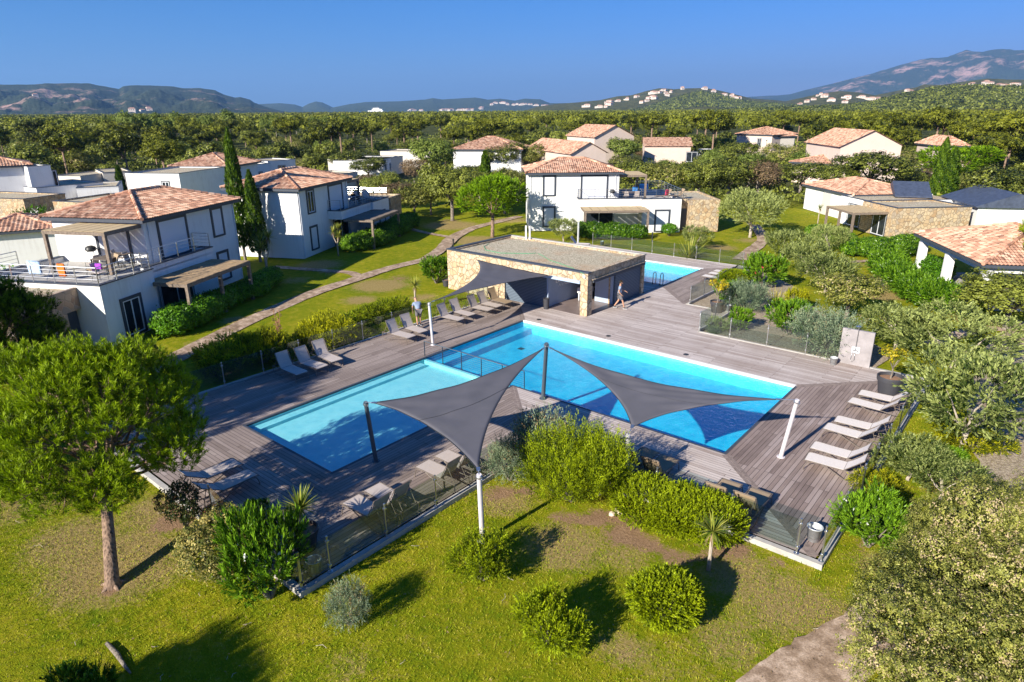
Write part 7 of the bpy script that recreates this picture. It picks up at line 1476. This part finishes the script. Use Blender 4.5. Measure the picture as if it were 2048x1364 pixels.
    for k in ('pelvis', 'waist', 'chest', 'neck0'): x = P[k]; e_ = .03 if k == 'neck0' else .045; Q[k] = (x[0], x[1], x[2], x[3] + e_, x[4] + e_)
    q = Vector(P['pelvis'][:3]).lerp(Vector(P['waist'][:3]), .1); Q['pelvis'] = (*q, .165, .165); ed = [('pelvis', 'waist'), ('waist', 'chest'), ('chest', 'neck0')]
    for s in 'lr': Q['sh' + s] = (*P['sh' + s][:3], .085, .085); Q['sl' + s] = (*Vector(P['sh' + s][:3]).lerp(Vector(P['el' + s][:3]), .62), .064, .064); ed += [('chest', 'sh' + s), ('sh' + s, 'sl' + s)]
    skinned('shirt', t, Q, ed, shirt); Q = {'pelvis': (*P['pelvis'][:3], .15, .15)}; ed = []
    for s in 'lr': Q['hi' + s] = (*P['hi' + s][:3], .120, .12); Q['lg' + s] = (*Vector(P['hi' + s][:3]).lerp(Vector(P['kn' + s][:3]), .86), .092, .092); ed += [('pelvis', 'hi' + s), ('hi' + s, 'lg' + s)]
    skinned('shorts', t, Q, ed, shorts)
    for s in 'lr':
        an = Vector(J['an' + s]); to = Vector(J['to' + s]); skinned('shoe', t, {'h': (*(an + Vector((-.03, 0, -.03))), .042, .045), 'm': (*an.lerp(to, .5), .040, .036), 't': (*to, .036, .028)}, [('h', 'm'), ('m', 't')], 'shoe_dark'); m = MB(); d = (to - an); d.z = 0; d.normalize(); m.bar(an + Vector((0, 0, -.078)) - d * .07, Vector((to.x, to.y, an.z - .078)) + d * .035, .085, .02); m.build('shoe_sole', 'shoe_sole', t)
    return t
simple('lips', (0.35, 0.12, 0.09), 0.6)
J1 = dict(pelvis=(0, 0, .93), waist=(.0, 0, 1.07), chest=(.01, 0, 1.30), neck0=(.01, 0, 1.43), neck=(.02, 0, 1.50), head=(.05, 0, 1.62), shl=(.01, .165, 1.40), shr=(.0, -.165, 1.40), ell=(.12, .20, 1.13), elr=(-.05, -.20, 1.12), wrl=(.35, .17, 1.06), wrr=(.10, -.20, .92), pal=(.43, .16, 1.01), par=(.17, -.19, .87),
          hil=(0, .09, .88), hir=(0, -.09, .88), knl=(-.05, .09, .49), knr=(.20, -.09, .50), anl=(-.30, .09, .13), anr=(.30, -.09, .10), tol=(-.16, .09, .05), tor=(.45, -.09, .05))
person('man in grey blue shirt and grey shorts walking past the open pavilion', (*G(1238, 617, DK).xy, DK), R(30), J1, 'shirt_blue', 'shorts_grey')
J2 = dict(pelvis=(-.05, 0, .92), waist=(.04, 0, 1.04), chest=(.20, 0, 1.22), neck0=(.30, 0, 1.31), neck=(.35, 0, 1.36), head=(.43, .02, 1.45), shl=(.25, .19, 1.27), shr=(.25, -.19, 1.27), ell=(.30, .25, .99), elr=(.33, -.22, .99), wrl=(.40, .22, .75), wrr=(.50, -.18, .82), pal=(.44, .20, .66), par=(.57, -.15, .78),
          hil=(-.05, .09, .87), hir=(-.05, -.09, .87), knl=(-.02, .10, .48), knr=(.04, -.10, .49), anl=(-.10, .10, .09), anr=(.0, -.10, .09), tol=(.06, .11, .05), tor=(.15, -.11, .05))
person('man in cap and grey blue shirt bending forward at the fence', (*G(838, 651, DK).xy, DK), R(152), J2, 'shirt_blue', 'shorts_grey', cap=True)

# ------------------------------------------------------------------ furniture on the villa terraces
def on(px, py, z=3.035): g = G(px, py, z); return (g.x, g.y, z)
def table_maker(L_=1.7, W_=.95):
    def mk_():
        t = thing('outdoor_table', 'table', 'table'); MB().box(-L_ / 2, -W_ / 2, .71, L_ / 2, W_ / 2, .74).build('table_top', 'lounger_frame', t)
        for x in (-1, 1):
            for y in (-1, 1): MB().box(x * (L_ / 2 - .05) - .025, y * (W_ / 2 - .05) - .025, 0, x * (L_ / 2 - .05) + .025, y * (W_ / 2 - .05) + .025, .71).build('leg', 'dark_metal', t)
        return t
    return Proto(mk_)
def chair_maker(mat):
    def mk_():
        t = thing('garden_chair', 'chair', 'chair'); MB().box(-.24, -.24, .42, .24, .24, .45).build('seat', mat, t); m = MB(); m.bar((.24, 0, .45), (.36, 0, .92), .46, .02, up=(0, 1, 0)) if False else m.add([(.22, -.23, .45), (.22, .23, .45), (.36, .23, .92), (.36, -.23, .92), (.24, -.23, .45), (.24, .23, .45), (.38, .23, .92), (.38, -.23, .92)], [(0, 1, 2, 3), (7, 6, 5, 4), (0, 4, 5, 1), (2, 6, 7, 3), (1, 5, 6, 2), (0, 3, 7, 4)]); m.build('backrest', mat, t)
        for y in (-.25, .25): m = MB(); m.tube([(-.24, y, 0), (-.22, y, .64), (.28, y, .64)], .012, 5); m.build('armrest', 'dark_metal', t); m = MB(); m.tube([(.38, y * .95, 0), (.2, y * .95, .44)], .012, 5); m.build('leg', 'dark_metal', t)
        return t
    return Proto(mk_)
def bbq_mk():
    t = thing('barbecue', 'barbecue', 'barbecue'); MB().lathe([(0, .66), (.2, .68), (.28, .78), (.27, .80), (0, .80)], 18).build('bowl', 'dark_metal', t); MB().lathe([(.27, .805), (.24, .9), (.12, .97), (0, .98)], 18).build('lid', 'dark_metal', t)
    for a in (.4, 2.5, 4.6): m = MB(); m.tube([(math.cos(a) * .15, math.sin(a) * .15, .7), (math.cos(a) * .32, math.sin(a) * .32, 0)], .014, 5); m.build('leg', 'steel', t)
    m = MB(); m.box(.28, -.15, .76, .55, .15, .78); m.build('side_shelf', 'steel', t); return t
def rack_maker(tow):
    def mk_():
        t = thing('drying_rack', 'rack', 'drying rack'); m = MB()
        for y in (-.45, .45): m.tube([(-.4, y, 0), (.4, y, .95)], .012, 5); m.tube([(.4, y, 0), (-.4, y, .95)], .012, 5)
        for k in range(6): m.tube([(-.4 + .16 * k, -.45, .95), (-.4 + .16 * k, .45, .95)], .006, 4)
        m.build('frame', 'steel', t)
        return t
    return Proto(mk_)
def towel(loc, rz, w, h, mat, label):
    r = np.random.default_rng(int(w * 100 + h * 10)); n = 10; V = []; F = []
    for i in range(n + 1):
        f = i / n; z = -abs(f - .5) * 2 * h; y = (.03 if f < .5 else -.03) * min(1, abs(f - .5) * 6)
        for k in range(7): x = (k / 6 - .5) * w; V.append((x, y + .015 * math.sin(k * 1.7 + i), z + .01 * math.sin(k)))
    for i in range(n):
        for k in range(6): a = i * 7 + k; F.append((a, a + 1, a + 8, a + 7))
    o = mesh_obj('towel', V, F, mat, None, smooth=True); s = o.modifiers.new('t', 'SOLIDIFY'); s.thickness = .01; o.location = loc; o.rotation_euler = (0, 0, rz); tag(o, label, 'towel'); return o
TB, CH, CHD, BQ, RK = table_maker(), chair_maker('lounger_mesh'), chair_maker('dark_metal'), Proto(bbq_mk), rack_maker(0)
aA, aB, aC = VA.rotation_euler.z, VB.rotation_euler.z, VC.rotation_euler.z
TB.put(on(228, 541), aA, 1.15, 'rectangular dining table under the upper pergola of the nearest villa')
gc = 'dining chairs on the nearest villa terrace'
for px, py, rz, l in [(188, 541, math.pi, 'grey chair at the left of the terrace table, nearer the barbecue'), (207, 548, math.pi * 1.2, 'grey chair at the front left corner of the terrace table'), (243, 530, .3, 'grey chair behind the terrace table by the white wall'), (266, 535, .1, 'grey chair at the far right of the terrace table')]: CH.put(on(px, py), aA + rz + math.pi / 2, 1.0, l, gc)
CH.put(on(203, 560), aA + 1.5, 1.0, 'grey chair with purple cloth near the terrace corner rail', gc); towel((on(203, 560)[0], on(203, 560)[1], 3.95), aA + 1.4, .45, .3, 'towel_purple', 'purple cloth hanging over a chair on the nearest terrace')
BQ.put(on(188, 528), aA, 1.15, 'round barbecue on the nearest villa terrace'); p_ = on(178, 553); copy_thing(LB.root, p_, aA - .5, 1.0, 'brown lounger with raised back on the nearest villa terrace', 'x')['group'] = 'loungers on the villa terraces'
RK.put(on(92, 555), aA, 1.0, 'folding drying rack with blue towel at the terrace rail'); RK.put(on(120, 557), aA + .2, 1.0, 'folding drying rack with orange towel at the terrace rail')
towel((*on(74, 556)[:2], 4.0), aA + 1.5, .9, .75, 'towel_pale', 'pale blue striped towel hanging at the nearest terrace rail'); towel((*on(128, 560)[:2], 3.95), aA + 1.4, .55, .7, 'towel_orange', 'orange towel hanging at the nearest terrace rail')
# second villa
BQ.put(on(608 - 0, 0 + 404) if False else VP(VB, 8.3, -.8), aB, 1.1, 'dark barbecue on the shaded balcony of the second villa'); TB.put(VP(VB, 10.6, 1.0), aB, 1.0, 'dining table on the second villa terrace')
for i, (x, y, l) in enumerate([(9.6, .2, 'dark chair by the balcony barbecue of the second villa'), (11.0, -.2, 'dark chair at the front of the second villa table'), (11.9, .9, 'dark chair at the far end of the second villa table')]): CHD.put(VP(VB, x, y), aB + 1.5 + i, 1.0, l, 'dark chairs on the second villa terrace')
for i, (x, l) in enumerate([(12.9, 'lounger nearest the table on the second villa terrace'), (13.7, 'lounger at the far end of the second villa terrace'), (12.2, 'lounger behind the pergola post on the second villa terrace')]): c = copy_thing(LA.root, VP(VB, x, -.6 + .3 * i), aB + .9, 1.0, l); c['group'] = 'loungers on the villa terraces'
# sunlit villa
BQ.put(VP(VC, 8.2, -.6), aC, 1.1, 'barbecue on the balcony of the sunlit villa'); TB.put(VP(VC, 10.2, .3), aC, 1.0, 'pale table under the upper pergola of the sunlit villa')
for i, (x, y, l) in enumerate([(9.6, -.5, 'chair at the balcony side of the sunlit villa table'), (10.6, -.6, 'chair right of the other at the sunlit villa table')]): CH.put(VP(VC, x, y), aC - 1.57, 1.0, l, 'chairs on the sunlit villa terrace')
for i, (x, l) in enumerate([(12.6, 'lounger with a pink towel on the sunlit villa terrace'), (13.9, 'lounger right of the pink towel on the sunlit villa terrace')]): c = copy_thing(LB.root, VP(VC, x, -.3), aC + .2, 1.0, l); c['group'] = 'loungers on the villa terraces'
q = VP(VC, 13.75, -.25); towel((q[0], q[1], 4.0), aC + .9, .7, .55, 'towel_pink', 'bright pink towel over a lounger on the sunlit villa terrace'); q = VP(VC, 12.0, 2.6); towel((q[0], q[1], 4.3), aC, .9, .7, 'towel_blue', 'blue towel hanging behind the pergola post of the sunlit villa'); q = VP(VC, 11.0, 1.9); towel((q[0], q[1], 4.1), aC + .3, .6, .5, 'towel_blue', 'second blue towel nearer the wall of the sunlit villa')
# under the pergola of the nearest villa, and in the veranda
TB.put(VP(VA, -7.4, -2.6, 0), aA, 1.1, 'dark table in the shade under the lower pergola of the nearest villa'); CHD.put(VP(VA, -6.2, -2.8, 0), aA, 1.0, 'dark wicker chair in the shade under the nearest lower pergola')
def VS(x, y): c, s = math.cos(SH.rotation_euler.z), math.sin(SH.rotation_euler.z); return (SH.location.x + x * c - y * s, SH.location.y + x * s + y * c, .085)
TB.put(VS(8.3, 2.4), R(-61), 1.1, 'grey table under the white veranda roof'); CH.put(VS(6.4, 3.0), R(-20), 1.2, 'tall backed chair under the white veranda roof', None)
# bollards and posts
def bollard(px, py, label, h=.85):
    g = G(px, py); t = thing('bollard_lamp', label, 'bollard light', g, 0, 'low garden lights'); MB().lathe([(.06, 0), (.055, 0), (.055, h * .75)], 12).build('post', 'dark_metal', t); MB().lathe([(.06, h * .75), (.075, h * .78), (.08, h), (0, h + .03)], 12).build('lamp_head', 'dark_metal', t)
bollard(907, 497, 'black garden light beside the path left of the pavilion roof'); bollard(1304, 483, 'black garden light at the right end of the trimmed hedge')
m = MB(); m.tube([(0, 0, 0), (0, 0, 1.9)], .09, 12); o = m.build('galvanised_post', 'galvanised'); o.location = (*G(1156, 486, DK).xy, DK); tag(o, 'thick grey post at the left end of the rear glass fence', 'post')

# ------------------------------------------------------------------ grass on the near lawn
def grass():
    r = np.random.default_rng(99); n = 330000; X = r.uniform(-31, 3.5, n); Y = 1 + 29 * r.random(n) ** 1.1
    dk = ((X > -27.3) & (X < -12.85) & (Y > 7.0)) | ((X > -13.2) & (X < -3.0) & (Y > 16.4) & (Y < 33)); X, Y = X[~dk], Y[~dk]
    v = np.stack([X, Y, np.full(len(X), -CAMZ)], 1); R3 = np.array([RT, UP, FW]); c = v @ R3.T; sx = c[:, 0] / c[:, 2] * FPX; sy = -c[:, 1] / c[:, 2] * FPX; k = (c[:, 2] > 0) & (np.abs(sx) < 1080) & (np.abs(sy) < 740); X, Y = X[k], Y[k]
    bare = np.zeros(len(X))
    for px, py, rr, s in BARE: g = G(px, py); bare = np.maximum(bare, s * np.exp(-((X - g.x) ** 2 + (Y - g.y) ** 2) / rr ** 2 * 1.5))
    pth = np.zeros(len(X), bool); pts = [G(*p) for p in [(1420, 1500), (1530, 1410), (1620, 1345), (1710, 1290), (1800, 1230), (1950, 1150)]]
    for a, b in zip(pts, pts[1:]): d = b - a; t_ = np.clip(((X - a.x) * d.x + (Y - a.y) * d.y) / d.length_squared, 0, 1); pth |= np.hypot(X - a.x - d.x * t_, Y - a.y - d.y * t_) < .78
    k = (r.random(len(X)) > bare * 1.3) & ~pth; X, Y = X[k], Y[k]; n = len(X); L_ = r.uniform(.04, .085, n); C = np.stack([X, Y, L_ * .35], 1); D = unit(np.stack([r.normal(0, .5, n), r.normal(0, .5, n), np.ones(n)], 1)); V, F = leaves(C, D, rnd_dirs(r, n), L_, .014); o = mesh_obj('grass', V, F, 'grass_blades', tint=r.random(n)); tag(o, 'short sunlit grass of the lawn around the pool', 'grass', None, 'stuff')
grass()
def litter():
    r = np.random.default_rng(12); n = 5200; X = r.uniform(-31, 3, n); Y = r.uniform(1, 24, n); k = ~(((X > -27.3) & (X < -12.85) & (Y > 7.0)) | ((X > -13.2) & (X < -3.0) & (Y > 16.4))); X, Y = X[k], Y[k]; n = len(X)
    C = np.stack([X, Y, np.full(n, .065)], 1); D = unit(np.stack([r.normal(0, 1, n), r.normal(0, 1, n), r.normal(0, .15, n)], 1)); N = unit(np.stack([r.normal(0, .3, n), r.normal(0, .3, n), np.ones(n)], 1)); V, F = leaves(C, D, N, r.uniform(.03, .10, n), r.uniform(.012, .035, n)); o = mesh_obj('fallen_leaves', V, F, 'dead_fronds', tint=r.random(n)); tag(o, 'dry leaves scattered over the near lawn', 'leaves', None, 'stuff')
    m = MB()
    for i in range(90):
        x, y = r.uniform(-28, 2), r.uniform(1, 16)
        if x < -12.8 and y > 7: continue
        a = r.uniform(0, 6.28); q = r.uniform(.08, .3); m.tube([(x, y, .06), (x + math.cos(a) * q * .5, y + math.sin(a) * q * .5, .08), (x + math.cos(a + .4) * q, y + math.sin(a + .4) * q, .06)], .006, 4)
    o = m.build('twigs', 'pale_bark'); tag(o, 'thin dry twigs scattered over the near lawn', 'twigs', None, 'stuff')
litter()

# ------------------------------------------------------------------ labels that tell repeats apart
ORD = ['leftmost', 'second from the left', 'third from the left', 'fourth from the left', 'fifth from the left', 'sixth from the left', 'seventh from the left', 'eighth from the left', 'ninth from the left', 'tenth from the left', 'eleventh from the left', 'twelfth from the left', 'thirteenth from the left', 'fourteenth from the left', 'fifteenth from the left', 'sixteenth from the left'] + [w + ' from the left' for w in ('seventeenth', 'eighteenth', 'nineteenth', 'twentieth', 'twenty-first', 'twenty-second', 'twenty-third', 'twenty-fourth', 'twenty-fifth', 'twenty-sixth', 'twenty-seventh', 'twenty-eighth', 'twenty-ninth', 'thirtieth', 'thirty-first', 'thirty-second', 'thirty-third', 'thirty-fourth', 'thirty-fifth', 'thirty-sixth', 'thirty-seventh', 'thirty-eighth', 'thirty-ninth', 'fortieth')]
LM = [(110, 'the left edge roofs'), (330, 'the nearest villa roof'), (540, 'the two cypresses'), (740, 'the second villa roof'), (900, 'the long cream house'), (1050, 'the cream tiled house'), (1240, 'the sunlit villa roof'), (1400, 'the parked cars'), (1560, 'the rounded olive'), (1700, 'the right villa roof'), (1840, 'the large pink gable'), (1960, 'the twin cypresses'), (9999, 'the right edge oaks')]
def spx(o): v = o.location - Vector((0, 0, CAMZ)); return 1024 + FPX * v.dot(RT) / v.dot(FW)
def relabel(grp, what, rows):
    obs = [o for o in COL.objects if o.get('group') == grp and o.parent is None]; B = {}
    for o in obs:
        x = spx(o); d = math.hypot(o.location.x, o.location.y); lm = next(n for e, n in LM if x < e); rw = next((n for e, n in rows if d < e), rows[-1][1]); B.setdefault((rw, lm), []).append((x, o))
    for (rw, lm), lst in B.items():
        lst.sort(key=lambda q: q[0])
        for i, (x, o) in enumerate(lst): o['label'] = ('%s, %s%s above %s' % (what, ORD[min(i, 39)] + ' ' if len(lst) > 1 else 'alone ', rw, lm)).replace('  ', ' ')
rw = [(150, 'in the front row'), (195, 'in the second row'), (240, 'in the third row'), (9e9, 'in the back row')]
relabel('pines of the wood behind the gardens', 'clumpy pine', rw); relabel('oaks of the wood behind the gardens', 'rounded oak', rw); r2 = [(70, 'in the nearest row'), (90, 'in the near row'), (115, 'in the middle row'), (9e9, 'in the far row')]
relabel('oaks filling the gardens between the houses', 'garden oak', r2); relabel('pale green trees between the houses', 'pale green tree', r2); relabel('brown shrubs between the houses', 'brown shrub', r2)
relabel('poplars standing above the wood', 'tall poplar', [(275, 'in the nearer row'), (9e9, 'in the farther row')])
for g_, w_ in (('houses on the hill in the middle', 'pale hill house'), ('houses on the slopes below the mountain', 'pale slope house'), ('town buildings on the far shore', 'white shore building'), ('villas at the foot of the left mountain', 'pale villa')): relabel(g_, w_, [(9e9, 'on the far land')])
